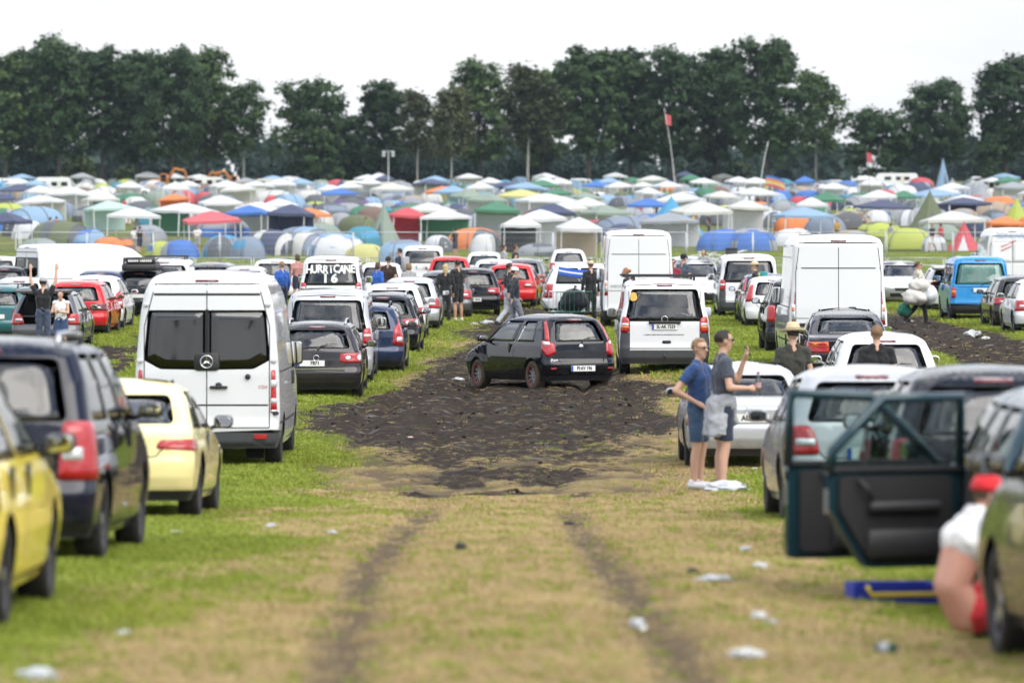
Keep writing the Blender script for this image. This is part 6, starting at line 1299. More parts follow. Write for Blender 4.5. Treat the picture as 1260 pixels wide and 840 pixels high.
def dome_meshes():
    v = []; f = []; mi = []; n, m = 24, 7
    for i in range(m + 1):
        t = PI / 2 * i / m
        for k in range(n):
            a = 2 * PI * k / n; r = .5 * math.cos(t) ** .75; seam = 1 + .03 * math.cos(4 * a) * math.sin(2 * t); v.append((r * sup(math.cos(a), .8) * seam, r * sup(math.sin(a), .8) * seam, math.sin(t) ** .9))
    for i in range(m):
        for k in range(n): f.append((i * n + k, i * n + (k + 1) % n, (i + 1) * n + (k + 1) % n, (i + 1) * n + k)); mi.append(1 if i in (2, 3) else 0)
    fly = mesh(v, f, 'flysheet', True, mi)
    def pt(a, t, o=1.015): r = .5 * math.cos(t) ** .75 * o; return (r * sup(math.cos(a), .8), r * sup(math.sin(a), .8), math.sin(t) ** .9 * o)
    dv = []; df = []
    for i in range(6):
        t = PI / 2 * (.02 + .72 * i / 5); w_ = .62 * math.sqrt(max(.03, 1 - (i / 5.2) ** 2))
        for k in range(5): dv.append(pt(-PI / 2 + w_ * (k / 2 - 1), t, 1.02))
    df = [(i * 5 + k, i * 5 + k + 1, i * 5 + k + 6, i * 5 + k + 5) for i in range(5) for k in range(4)]; door = mesh(dv, df, 'door', True); poles = []
    for a0 in (PI / 4, 3 * PI / 4): poles.append(MB().tube([pt(a0, .0), pt(a0, .4), pt(a0, .9), pt(a0, 1.45), pt(a0 + PI, 1.45), pt(a0 + PI, .9), pt(a0 + PI, .4), pt(a0 + PI, 0)], .008, 5).mesh('pole', True))
    return fly, door, poles
def tunnel_meshes():
    v = []; f = []; mi = []; n, m = 10, 9; prof = [(-.5, .25), (-.46, .62), (-.36, .88), (-.2, .98), (0, 1), (.2, .97), (.36, .86), (.46, .6), (.5, .2)]
    for y, s in prof:
        for k in range(n + 1): a = PI * k / n; v.append((-.5 * math.cos(a) * (.6 + .4 * s), y, s * math.sin(a) ** .8))
    for i in range(len(prof) - 1):
        for k in range(n): f.append((i * (n + 1) + k, i * (n + 1) + k + 1, (i + 1) * (n + 1) + k + 1, (i + 1) * (n + 1) + k)); mi.append(1 if i in (1, 4, 6) else 0)
    fly = mesh(v, [q[::-1] for q in f], 'flysheet', True, mi); hoops = []
    for y, s in (prof[2], prof[4], prof[6]): hoops.append(MB().tube([(-.505 * math.cos(PI * k / 10) * (.6 + .4 * s), y, s * 1.01 * math.sin(PI * k / 10) ** .8) for k in range(11)], .010, 5).mesh('hoop', True))
    dn = [(-.36, -.475, .02), (.36, -.475, .02), (.30, -.49, .36), (.16, -.475, .56), (0, -.47, .62), (-.16, -.475, .56), (-.30, -.49, .36)]; door = mesh([(x, y - .02, z) for x, y, z in dn], [tuple(range(7))], 'door'); return fly, door, hoops
def gazebo_meshes():
    n = 4; v = [(0, 0, 1.0)]; c = [(-.5, -.5), (.5, -.5), (.5, .5), (-.5, .5)]
    ring = []
    for q, z in ((.35, .93), (.7, .83), (1, .755)):
        for i in range(4):
            a, b = c[i], c[(i + 1) % 4]
            for k in range(4): t = k / 4; x, y = a[0] + (b[0] - a[0]) * t, a[1] + (b[1] - a[1]) * t; sag = -.012 * math.sin(PI * t) * q; v.append((x * q, y * q, z + sag - (.0)))
    f = [(0, 1 + i, 1 + (i + 1) % 16) for i in range(16)] + [(1 + r * 16 + i, 1 + (r + 1) * 16 + i, 1 + (r + 1) * 16 + (i + 1) % 16, 1 + r * 16 + (i + 1) % 16) for r in range(2) for i in range(16)]
    nb = len(v); v += [(x * 1.005, y * 1.005, z - .085 + .012 * (i % 2)) for i, (x, y, z) in enumerate(v[33:49])]; f += [(33 + i, nb + i, nb + (i + 1) % 16, 33 + (i + 1) % 16) for i in range(16)]
    roof = mesh(v, f, 'roof'); leg = MB().box((0, 0, .38), (.018, .018, .76)).mesh('leg'); w_ = MB()
    for i in range(9): t = i / 8; w_.v += [(-.48 + .96 * t, .012 * math.sin(i * 2.3), .0), (-.48 + .96 * t, .006 * math.sin(i * 2.3), .74)]
    w_.f = [(2 * i, 2 * i + 2, 2 * i + 3, 2 * i + 1) for i in range(8)]; w_.m = [0] * 8; return roof, leg, w_.mesh('wall', True)
def tipi_meshes():
    n = 8; v = []; f = []
    for r, z in ((.5, 0), (.36, .25), (.2, .58), (.07, .86), (.012, 1)):
        for k in range(n): a = 2 * PI * (k + .5) / n; v.append((r * math.cos(a), r * math.sin(a), z))
    f = [(i * n + k, i * n + (k + 1) % n, (i + 1) * n + (k + 1) % n, (i + 1) * n + k) for i in range(4) for k in range(n)]; fly = mesh(v, f, 'flysheet', False); d = mesh([(-.14, -.475, .0), (.14, -.475, .0), (.0, -.22, .55)], [(0, 1, 2)], 'door'); pole = MB().tube([(0, 0, .0), (0, 0, 1.04)], .008, 5).mesh('pole'); return fly, d, pole
DM, TM, GMm, TI = dome_meshes(), tunnel_meshes(), gazebo_meshes(), tipi_meshes(); FRAME = mat('white_tube', (.7, .7, .7), .4); POLE = mat('tent_pole', (.12, .13, .14), .5)
tent_rng = random.Random(21)
def tent(kind, px, yb, wpx, hm, col, label, col2=None, rz=None, walls=0, group='tents and gazebos of the campsite'):
    D = dist_of(yb); s = F / D; x = (px - 630) / s; w = wpx / s; name = {'dome': 'dome_tent', 'tunnel': 'tunnel_tent', 'gazebo': 'gazebo', 'tipi': 'pyramid_tent'}[kind]
    o = empty(name, (x, D, gz(x, D) - .02), tent_rng.uniform(-.5, .5) if rz is None else rz, label, {'gazebo': 'gazebo'}.get(kind, 'tent'), group); A, B = T(col), T(col2 or col)
    if kind == 'dome':
        o.scale = (w * tent_rng.uniform(.85, 1.15), w * tent_rng.uniform(.7, 1.3), hm); o.rotation_euler = (tent_rng.uniform(-.07, .07), tent_rng.uniform(-.09, .09), o.rotation_euler.z + (tent_rng.uniform(-1.2, 1.2) if rz is None else 0)); obj('flysheet', DM[0], [A, B], o); obj('door', DM[1], T(tent_rng.choice(['grey', 'darkgrey', col, col2 or 'offwhite'])), o)
        for p in DM[2]: obj('pole', p, POLE, o)
    elif kind == 'tunnel':
        o.scale = (w * .8, w * .9, hm); o.rotation_euler.z = tent_rng.choice((-1.1, -.9, .9, 1.2)) if rz is None else rz; obj('flysheet', TM[0], [A, B], o); obj('door', TM[1], T('darkgrey'), o)
        for p in TM[2]: obj('hoop', p, POLE, o)
    elif kind == 'gazebo':
        o.scale = (w * .92 * tent_rng.uniform(.9, 1.1), w * .92 * tent_rng.uniform(.85, 1.15), hm); o.rotation_euler = (tent_rng.uniform(-.04, .04), tent_rng.uniform(-.05, .05), o.rotation_euler.z); obj('roof', GMm[0], A, o)
        for dx_, dy_ in ((-.48, -.48), (.48, -.48), (.48, .48), (-.48, .48)): obj('leg', GMm[1], FRAME, o, (dx_, dy_, 0))
        for k in range(walls):
            q = ((0, .48, 0), (-.48, 0, PI / 2), (.48, 0, PI / 2))[k]; obj('wall', GMm[2], B, o, (q[0], q[1], .01), (0, 0, q[2]))
    else: o.scale = (w, w, hm); obj('flysheet', TI[0], A, o); obj('door', TI[1], T(col2 or 'darkgrey'), o); obj('pole', TI[2], POLE, o)
    return o
front = [
 ('gazebo', 8, 308, 52, 2.6, 'navy', 'navy gazebo at the picture edge behind the fence'), ('dome', 48, 315, 50, 1.5, 'sage', 'pale grey-green dome tent behind the fence, second from the left', 'grey'), ('tunnel', 74, 303, 78, 2.1, 'olive', 'long grey-green tunnel tent above the crosswise white van', 'darkgrey'),
 ('dome', 112, 308, 44, 1.9, 'blue', 'blue dome tent left of the orange dome', 'lightblue'), ('dome', 133, 315, 46, 1.6, 'orange', 'orange dome tent above the crosswise white van', 'orange'), ('dome', 154, 313, 34, 1.5, 'brown', 'rust-brown dome tent touching the orange dome', 'orange'),
 ('gazebo', 164, 296, 66, 2.5, 'white', 'white gazebo with a flat spread roof above the orange dome'), ('gazebo', 226, 290, 74, 2.6, 'white', 'white gazebo with a green side beside the red one', 'green', .7, 1), ('gazebo', 262, 303, 66, 2.5, 'pink', 'bright red gazebo near the left of the campsite'),
 ('dome', 198, 318, 34, 1.4, 'lime', 'lime and blue dome tent behind the fence', 'blue'), ('dome', 222, 320, 52, 1.6, 'blue', 'royal blue dome tent under the red gazebo', 'blue'), ('dome', 276, 319, 50, 1.9, 'sky', 'sky blue dome tent right of the red gazebo', 'slate'), ('dome', 305, 321, 44, 1.9, 'slate', 'slate and sky blue dome tent beside the striped tunnel', 'sky'),
 ('gazebo', 135, 284, 58, 2.5, 'mint', 'mint striped gazebo behind the flat white one', 'mint', .3, 1), ('gazebo', 272, 276, 58, 2.6, 'white', 'white gazebo with walls straight behind the red one', 'offwhite', .2, 2), ('gazebo', 318, 288, 62, 2.6, 'white', 'white gazebo with a grey wall above the striped tunnel', 'grey', .1, 1),
 ('tunnel', 334, 316, 74, 2.0, 'navy', 'navy and cream striped tunnel tent above the lettered minibus', 'offwhite', 1.0), ('tunnel', 372, 316, 60, 1.9, 'offwhite', 'cream end tunnel tent joined to the striped one', 'slate', .9), ('dome', 415, 317, 62, 2.0, 'lightblue', 'pale blue dome tent with an open porch right of the lettered minibus', 'white'),
 ('dome', 450, 325, 48, 1.5, 'yellow', 'pale yellow-green dome tent above the couple with the blue jacket', 'yellow'), ('dome', 497, 325, 58, 1.8, 'slate', 'blue-grey dome tent behind the man with the rucksack', 'lightblue'), ('dome', 446, 302, 44, 1.8, 'teal', 'teal dome tent just behind the pale blue one', 'sky'), ('tipi', 472, 300, 46, 2.9, 'sage', 'sage green pointed tent behind the blue-grey dome'),
 ('gazebo', 500, 296, 46, 2.5, 'red', 'red gazebo with red walls right of the sage pointed tent', 'red', .2, 2), ('gazebo', 548, 296, 64, 2.3, 'white', 'white-roofed shelter with long green walls', 'green', .05, 2), ('dome', 583, 306, 66, 1.9, 'orange', 'large orange dome tent right of the green-walled shelter', 'orange'), ('dome', 540, 312, 40, 1.6, 'white', 'small white dome tent left of the orange one', 'white'), ('dome', 597, 312, 46, 1.7, 'white', 'white dome tent under the right edge of the orange one', 'offwhite'),
 ('gazebo', 640, 312, 54, 2.5, 'white', 'white gazebo with a black side flap by the fence', 'black', .1, 1), ('gazebo', 666, 306, 66, 2.7, 'white', 'white gazebo with white walls between two others by the fence', 'white', .0, 2), ('dome', 664, 317, 56, 1.2, 'darkgrey', 'low grey tent slumped in front of the white gazebos', 'grey'), ('gazebo', 712, 318, 60, 2.5, 'white', 'white gazebo with a tan wall left of the tall white box van', 'tan', .1, 1),
 ('dome', 615, 280, 56, 2.2, 'green', 'dark green dome tent behind the white dome', 'green'), ('dome', 634, 288, 50, 2.0, 'lime', 'light green dome tent behind the black-flapped gazebo', 'grey'), ('gazebo', 640, 262, 54, 2.5, 'yellow', 'yellow-green gazebo in the middle of the campsite'), ('gazebo', 672, 272, 66, 2.6, 'white', 'white gazebo behind the white-walled one', 'white', .3, 1), ('gazebo', 722, 280, 52, 2.6, 'white', 'white gazebo behind the tan-walled one', 'offwhite', .1, 1),
 ('tipi', 826, 290, 92, 3.0, 'sky', 'tall blue pointed canopy right of the tall white box van'), ('dome', 800, 286, 50, 2.0, 'blue', 'blue dome tent under the tall blue canopy', 'sky'), ('dome', 888, 308, 58, 1.9, 'blue', 'bright blue dome tent near the heap of chairs', 'blue'), ('dome', 925, 308, 56, 2.0, 'grey', 'grey and blue dome tent left of the largest white box van', 'blue'), ('dome', 895, 270, 48, 1.8, 'lime', 'lime dome tent behind the bright blue one', 'yellow'), ('dome', 770, 272, 50, 1.8, 'olive', 'olive dome tent behind the tall white box van', 'grey'), ('dome', 795, 262, 44, 1.8, 'red', 'red and white dome tent behind the blue canopy', 'white'),
 ('gazebo', 928, 262, 58, 2.7, 'white', 'white gazebo sheltering a crowd near the leaning white pole', 'white', .2, 0), ('dome', 964, 262, 38, 1.6, 'sky', 'sky blue dome tent right of the crowded gazebo', 'teal'), ('gazebo', 988, 296, 76, 2.5, 'lightblue', 'dusty blue gazebo above the largest white box van'), ('dome', 975, 302, 48, 1.6, 'white', 'white dome tent under the dusty blue gazebo', 'offwhite'), ('dome', 1044, 282, 60, 2.0, 'tan', 'tan and brown dome tent right of the dusty blue gazebo', 'brown'), ('gazebo', 1086, 280, 62, 2.4, 'navy', 'slate-navy gazebo before the olive pointed tent'), ('dome', 1082, 292, 60, 1.6, 'olive', 'moss green dome tent under the slate-navy gazebo', 'lime'), ('tipi', 1144, 288, 64, 3.4, 'olive', 'big olive pointed tent in the right half of the campsite'),
 ('gazebo', 1172, 306, 84, 2.6, 'offwhite', 'wide cream gazebo above the blue minibus', 'offwhite', .05, 0), ('dome', 1118, 308, 56, 2.0, 'lime', 'lime green dome tent left of the wide cream gazebo', 'lime'), ('dome', 1150, 309, 34, 1.5, 'grey', 'small grey dome tent beside the lime one', 'white'), ('tipi', 1186, 308, 46, 1.9, 'red', 'red and white ridge tent under the wide cream gazebo', 'white'), ('gazebo', 1236, 300, 52, 2.0, 'orange', 'orange tarpaulin shelter behind the lettered white van', 'orange', .05, 2), ('dome', 1206, 292, 40, 2.2, 'grey', 'grey striped dome tent left of the orange tarpaulin', 'navy'),
 ('tipi', 1160, 232, 20, 5.0, 'lightblue', 'small blue spired tent far back at the right'), ('dome', 432, 262, 50, 2.4, 'black', 'black tunnel-shaped dome tent edged in pink', 'purple'), ('gazebo', 380, 290, 50, 2.2, 'orange', 'orange and white shelter behind the striped tunnels', 'offwhite', .4, 1), ('gazebo', 545, 256, 44, 2.5, 'orange', 'orange gazebo in the back rows near the middle'), ('dome', 118, 252, 34, 2.0, 'black', 'black dome tent in the back rows at the left', 'navy'), ('gazebo', 215, 265, 40, 2.2, 'orange', 'orange shelter behind the green-sided gazebo', 'orange', .1, 1)]
for q in front:
    k, px, yb, w, hm, c, lb = q[:7]; hm *= {'dome': .76, 'tunnel': .85}.get(k, 1); tent(k, px, yb, w, hm, c, lb, q[7] if len(q) > 7 else None, q[8] if len(q) > 8 else None, q[9] if len(q) > 9 else 0)
zones = [(90, 'at the left end'), (200, 'left of the red gazebo'), (330, 'around the bright red gazebo'), (450, 'left of the sage pointed tent'), (570, 'around the green-walled shelter'), (700, 'behind the row of white gazebos'), (840, 'around the tall blue canopy'), (960, 'near the leaning white pole'), (1090, 'near the red and white pennant'), (1180, 'around the olive pointed tent'), (1400, 'at the right end')]
bands = [(285, 'third row'), (270, 'middle rows'), (256, 'rear rows'), (0, 'last rows')]
placed = [(q[1], q[2], q[3]) for q in front]; yb = 304.0
while yb > 228.5:
    D = dist_of(yb); s = F / D; px = -25 + tent_rng.uniform(0, 30)
    while px < 1285:
        kd = tent_rng.choices(('gazebo', 'dome', 'tunnel', 'tipi'), (.27, .58, .13, .02))[0]; wm = {'gazebo': 3.2, 'dome': 2.5, 'tunnel': 3.8, 'tipi': 3.0}[kd] * tent_rng.uniform(.9, 1.4); wp = wm * s
        if not any(abs(px - a) < (wp + c) * .36 and abs(yb - b) < 5 for a, b, c in placed):
            pal = ('white',) * 5 + ('offwhite', 'grey', 'green', 'blue', 'navy', 'lightblue', 'sage', 'offwhite', 'white', 'white') if kd == 'gazebo' else ('grey', 'grey', 'grey', 'slate', 'slate', 'blue', 'navy', 'sky', 'olive', 'olive', 'green', 'darkgrey', 'darkgrey', 'lime', 'lightblue', 'lightblue', 'teal', 'tan', 'tan', 'orange', 'red', 'offwhite', 'offwhite', 'sage', 'sage', 'brown', 'white', 'white')
            c = tent_rng.choice(pal); c2 = tent_rng.choice((c, c, c, c, 'grey', 'slate')) if kd != 'gazebo' else tent_rng.choice(('white', 'offwhite', c)); zn = next(n for e_, n in zones if px < e_); bd = next(n for e_, n in bands if yb > e_)
            tent(kd, px, max(228, min(306, yb + tent_rng.uniform(-1, 1) * (1.2 + (yb - 228) * .05))), wp, {'gazebo': 2.6, 'dome': 1.5, 'tunnel': 1.8, 'tipi': 2.6}[kd] * tent_rng.uniform(.85, 1.12), c, f"{CN.get(c, c)} {'gazebo' if kd == 'gazebo' else kd + ' tent' if kd != 'tipi' else 'pointed tent'} in the {bd} of the campsite {zn}", c2, None, tent_rng.choice((0, 0, 1, 2)) if kd == 'gazebo' else 0, group=f'campsite tents {bd} {zn}')
        px += wp * tent_rng.uniform(.65, 1.2)
    yb -= 3.6 + (yb - 228) * .062
# --- fence of mesh panels and a lower barrier in front of it
GALV = mat('galvanised', (.50, .52, .54), .45, metal=.5); CONC = mat('concrete_foot', (.30, .29, .28), .9)
def fence_meshes(w, h, zb, sp_, r, wires):
    fr = MB(); fr.tube([(-w / 2, 0, .05), (-w / 2, 0, h)], r, 6); fr.tube([(w / 2, 0, .05), (w / 2, 0, h)], r, 6); fr.tube([(-w / 2, 0, h), (w / 2, 0, h)], r, 6); fr.tube([(-w / 2, 0, zb), (w / 2, 0, zb)], r, 6); wi = MB(); n = int(w / sp_)
    for i in range(1, n): wi.box((-w / 2 + w * i / n, 0, (h + zb) / 2), (wires, wires, h - zb))
    for k in range(1, 6): wi.box((0, .004, zb + (h - zb) * k / 6), (w, wires, wires))
    ft = MB().rbox((0, 0, .06), (.22, .62, .13), .05).mesh('foot', True); return fr.mesh('frame', True), wi.mesh('wire_mesh'), ft
FA = fence_meshes(3.4, 1.85, .14, .14, .026, .006); FB_ = fence_meshes(2.4, 1.05, .22, .13, .021, .010); Df, Db = 266.0, 222.0
zn_of = lambda px: next(n for e_, n in zones if px < e_)
for i in range(-8, 9):
    x = i * 3.46 + .4; p = 630 + x * F / Df; o = empty('fence_panel', (x, Df + .25 * math.sin(i * 1.7), gz(x, Df)), .03 * math.sin(i * 2.1), f"tall wire fence panel {['behind the crosswise white van', 'behind the outer left cars', 'left of the lettered minibus', 'behind the lettered minibus', 'behind the couple in black', 'before the white gazebos', 'beside the tall white box van', 'near the heap of chairs', 'behind the largest white box van', 'before the lime dome tent', 'at the right end'][min(10, max(0, int(p // 118)))]}", 'fence', 'tall wire fence panels along the campsite')
    obj('frame', FA[0], GALV, o); obj('wire_mesh', FA[1], GALV, o)['kind'] = 'stuff'; obj('foot', FA[2], CONC, o, (-1.73, 0, 0))
for i in range(-10, 11):
    x = i * 2.5; p = 630 + x * F / Db; o = empty('barrier', (x, Db + .2 * math.sin(i * 2.7), gz(x, Db)), .04 * math.sin(i * 1.3), f"low barrier section {['behind the crosswise white van', 'behind the outer left cars', 'left of the lettered minibus', 'behind the lettered minibus', 'behind the couple in black', 'before the white gazebos', 'beside the tall white box van', 'near the heap of chairs', 'behind the largest white box van', 'before the lime dome tent', 'at the right end'][min(10, max(0, int(p // 118)))]} in front of the tall fence", 'barrier', 'low barriers in front of the tall fence')
    obj('frame', FB_[0], GALV, o); obj('bars', FB_[1], GALV, o)['kind'] = 'stuff'
    for sx_ in (-.9, .9): obj('foot', MB().box((sx_, 0, .03), (.05, .55, .05)).box((sx_, 0, .15), (.04, .04, .24)).mesh('ft'), GALV, o)
    if i % 3 == 0: obj('notice', MB().box((.5, -.03, .80), (.40, .012, .26)).mesh('nt'), PLATE, o)
# heap of folded chairs
hp_ = empty('chair_heap', (0, 0, 0), 0, 'heap of pale folded chair frames by the fence', 'chairs'); Dh = 258; hp_.location = ((884 - 630) * Dh / F, Dh, gz(0, Dh)); r_ = random.Random(3)
for i in range(34):
    a, b = Vector((r_.uniform(-1.5, 1.5), r_.uniform(-.6, .6), r_.uniform(.05, .7))), Vector((r_.uniform(-1.5, 1.5), r_.uniform(-.6, .6), r_.uniform(.05, 1.0))); obj('tube', MB().tube([a, a.lerp(b, .5) + Vector((0, 0, .1)), b], .022, 5).mesh('tb', True), FRAME, hp_)
bn_ = empty('bin', (0, 0, 0), 0, 'dark wheeled bin beside the heap of chairs', 'bin'); bn_.location = ((900 - 630) * Dh / F, Dh, gz(0, Dh)); obj('bin_body', MB().rbox((0, 0, .55), (.6, .6, 1.0), .06).mesh('bb', True), PLAST, bn_); obj('lid', MB().rbox((0, 0, 1.08), (.64, .66, .07), .06).mesh('ld', True), PLAST, bn_)
# campers among the tents: copies of built people in other clothes
src_people = [o for o in COL.objects if o.name.startswith('person') and o.get('category') == 'person']
cl = [KB, KN, KW, KG, cloth('camp_red', (.45, .03, .04)), cloth('camp_blue', (.03, .10, .40)), cloth('camp_green', (.05, .22, .10)), cloth('camp_ochre', (.45, .30, .08))]; cln = ['black', 'navy', 'white', 'grey', 'red', 'blue', 'green', 'ochre']
src = {'walk': next(o for o in src_people if 'tank top' in o['label']), 'stand': next(o for o in src_people if 'near the fence' in o['label']), 'short': next(o for o in src_people if 'black T-shirt and shorts' in o['label'])}
for px, yb, c, k, where in ((62, 296, 3, 'stand', 'by the olive tunnel tent'), (70, 297, 4, 'short', 'by the olive tunnel tent'), (166, 312, 2, 'stand', 'right of the rust-brown dome'), (172, 314, 0, 'walk', 'right of the rust-brown dome'), (243, 312, 2, 'short', 'under the red gazebo'), (388, 270, 0, 'stand', 'left of the black and pink tent'), (402, 268, 5, 'short', 'left of the black and pink tent'), (560, 318, 0, 'short', 'bending near the white dome'), (634, 306, 4, 'short', 'inside the black-flapped gazebo'), (704, 316, 0, 'stand', 'under the tan-walled gazebo'), (858, 296, 5, 'walk', 'right of the tall blue canopy'), (872, 290, 0, 'stand', 'right of the tall blue canopy'), (922, 262, 0, 'stand', 'under the crowded gazebo'), (932, 262, 4, 'short', 'under the crowded gazebo'), (940, 263, 1, 'stand', 'under the crowded gazebo'), (950, 264, 5, 'short', 'beside the crowded gazebo'), (1030, 300, 7, 'stand', 'right of the dusty blue gazebo'), (1096, 306, 3, 'stand', 'left of the lime dome'), (1147, 310, 1, 'walk', 'in front of the wide cream gazebo'), (1158, 309, 4, 'short', 'in front of the wide cream gazebo'), (1252, 276, 2, 'stand', 'at the right end'), (98, 262, 0, 'stand', 'in the back rows at the left'), (84, 262, 4, 'short', 'in the back rows at the left'), (990, 262, 4, 'walk', 'behind the dusty blue gazebo')):
    o = copy_tree(src[k]); D = dist_of(yb); x = (px - 630) * D / F; o.location = (x, D, gz(x, D)); o.rotation_euler.z = tent_rng.uniform(0, 6.28); tag(o, f'camper in {cln[c]} {where}', 'person', 'campers among the tents')
    for ch in o.children:
        if ch.name.startswith(('shirt', 'sweater')): ch.material_slots[0].material = cl[c]
        if ch.name.startswith(('shorts', 'trousers')): ch.material_slots[0].material = cl[(c + 1) % 4]
for i in range(26):
    yb = tent_rng.uniform(240, 300); px = tent_rng.uniform(10, 1250); k = tent_rng.choice(('walk', 'stand', 'short')); c = tent_rng.randrange(8); o = copy_tree(src[k]); D = dist_of(yb); x = (px - 630) * D / F; o.location = (x, D, gz(x, D)); o.rotation_euler.z = tent_rng.uniform(0, 6.28); tag(o, f'distant camper in {cln[c]} {zn_of(px)}', 'person', 'campers among the tents')
    for ch in o.children:
        if ch.name.startswith(('shirt', 'sweater')): ch.material_slots[0].material = cl[c]
        if ch.name.startswith(('shorts', 'trousers')): ch.material_slots[0].material = cl[(c + 1) % 4]
# caravans and camper vans at the back of the camp
def caravan(px, yb, label, L=5.2, H=2.6, col=WHITE):
    D = dist_of(yb); x = (px - 630) * D / F; o = empty('caravan', (x, D, gz(x, D)), 0, label, 'caravan', 'caravans and vans at the back of the camp'); sd = [(-L / 2, .45), (L / 2, .45), (L / 2 + .1, 1.2), (L / 2 - .25, H - .1), (L / 2 - .6, H), (-L / 2 + .5, H), (-L / 2 + .05, H - .5), (-L / 2 - .1, 1.2)]; p = roundpoly(sd, .25, .6); n = len(p)
    obj('shell', mesh([(q.x, -1.05, q.y) for q in p] + [(q.x, 1.05, q.y) for q in p], [tuple(range(n)), tuple(range(n, 2 * n))[::-1]] + [(i, n + i, n + (i + 1) % n, (i + 1) % n) for i in range(n)]), col, o)
    for wx, ww in ((-1.5, 1.1), (.2, .8), (1.6, .9)): obj('window', MB().rbox((wx, -1.06, 1.65), (ww, .6, .03), .08, axis='y').mesh('w'), GDARK, o)
    obj('door', MB().rbox((.95, -1.055, 1.3), (.55, 1.6, .02), .05, axis='y').mesh('d'), CREAM, o)
    for wx in (-.3, .4): obj('wheel', wheel_mesh(.3, .18, 'cap')[0], RUB, o, (wx, -1.0, .3), (0, 0, PI / 2))
    return o
caravan(66, 241, 'white caravan behind a white gazebo in the back rows at the left'); caravan(257, 238, 'small white caravan under the orange machines', 4.2, 2.4); caravan(335, 240, 'pale caravan far back behind the wide bushy tree', 5, 2.3, CREAM); caravan(8, 240, 'white caravan roof at the picture edge in the last rows', 5, 2.4); caravan(1103, 232, 'long white caravan far back near the red and white pennant', 7, 2.5)
for px, yb, kd, c, cn in ((382, 240, 'bus', WHITE, 'white'), (452, 239, 'bus', CREAM, 'cream'), (408, 238, 'hatch', SILVER, 'silver'), (40, 238, 'van', SILVER, 'silver'), (150, 240, 'hatch', WHITE, 'white'), (500, 236, 'hatch', SILVER, 'silver'), (560, 236, 'estate', GREY, 'grey'), (610, 235, 'hatch', WHITE, 'white'), (1010, 234, 'hatch', SILVER, 'silver'), (1040, 233, 'estate', WHITE, 'white'), (1200, 232, 'van', WHITE, 'white'), (860, 234, 'hatch', GREY, 'grey'), (700, 235, 'bus', SILVER, 'silver')):
    D = dist_of(yb); V('parked_car' if kd in ('hatch', 'estate') else 'camper_van', f"{cn} {'car' if kd in ('hatch', 'estate') else 'camper van'} in the last rows of the camp {zn_of(px)}", 'car' if kd in ('hatch', 'estate') else 'van', kd, 0, 0, c, yaw=tent_rng.choice((90, -90, 60, 180)), pos=((px - 630) * D / F, D), detail=0, group='caravans and vans at the back of the camp')
# flags, poles and the floodlight mast
def flag(px, yb, top, dxp, r, fl, label, fpos=1.0):
    D = dist_of(yb) if yb > 231 else 700; s = F / D; x = (px - 630) / s; z = gz(x, D); H = CAMZ + (243 - top) / s - z; o = empty('flag_pole', (x, D, z), 0, label, 'flag', 'poles and flags over the campsite'); dx_ = dxp / s
    P = [Vector((dx_ * t ** 1.6, 0, H * t)) for t in np.linspace(0, 1, 7)]; obj('pole', MB().tube(P, [r * (1 - .5 * i / 6) for i in range(7)], 6).mesh('pl', True), FRAME if fl is None or r > .05 else POLE, o)
    if fl:
        w, h, cols = fl; tp = Vector((dx_ * fpos ** 1.6, 0, H * fpos)); n = 9; mb = MB(); rows = len(cols)
        for i in range(n + 1):
            t = i / n
            for k in range(rows + 1): mb.v.append(tp + Vector((w * t, .12 * math.sin(t * 7) * t, -h * k / rows - .28 * w * t * t)))
        for i in range(n):
            for k in range(rows): mb.f.append((i * (rows + 1) + k, (i + 1) * (rows + 1) + k, (i + 1) * (rows + 1) + k + 1, i * (rows + 1) + k + 1)); mb.m.append(k)
        obj('flag', mb.mesh('fl', True), [T(c) for c in cols], o)
    return o
flag(831, 246, 133, -14, .06, (.75, 1.3, ('red',)), 'tall thin pole with a red flag near its top', .93); flag(706, 262, 220, -2, .04, (1.0, 1.9, ('lightblue', 'lightblue', 'yellow', 'lightblue')), 'short pole with a blue flag bearing a yellow mark', .98); flag(934, 250, 174, 11, .075, None, 'leaning bare white pole bent at the top'); flag(941, 250, 216, 1, .04, (2.3, 1.3, ('blue', 'orange', 'yellow', 'red')), 'rainbow striped flag beside the leaning white pole', 1.0); flag(1070, 250, 186, -4, .05, (.6, 1.7, ('red', 'red', 'white')), 'pole with a limp red and white pennant', .97)
D = 720; x = (478 - 630) * D / F; fm = empty('floodlight_mast', (x, D, gz(x, D)), 0, 'floodlight mast on a pale trailer box at the edge of the camp', 'floodlight'); obj('trailer', MB().rbox((0, 0, 1.0), (2.0, 1.4, 1.7), .1).mesh('tr'), CREAM, fm); obj('mast', MB().tube([(0, 0, 1.5), (0, 0, 6.2)], [.12, .07], 8).mesh('ms'), GALV, fm); obj('crossbar', MB().box((0, 0, 6.2), (1.6, .1, .1)).mesh('cb'), GALV, fm)
for dx_, dz in ((-.65, 6.0), (.65, 6.0), (-.65, 5.6), (.65, 5.6)): obj('lamp_head', MB().rbox((dx_, -.12, dz), (.45, .34, .2), .05, axis='y').mesh('lh'), GALV, fm)
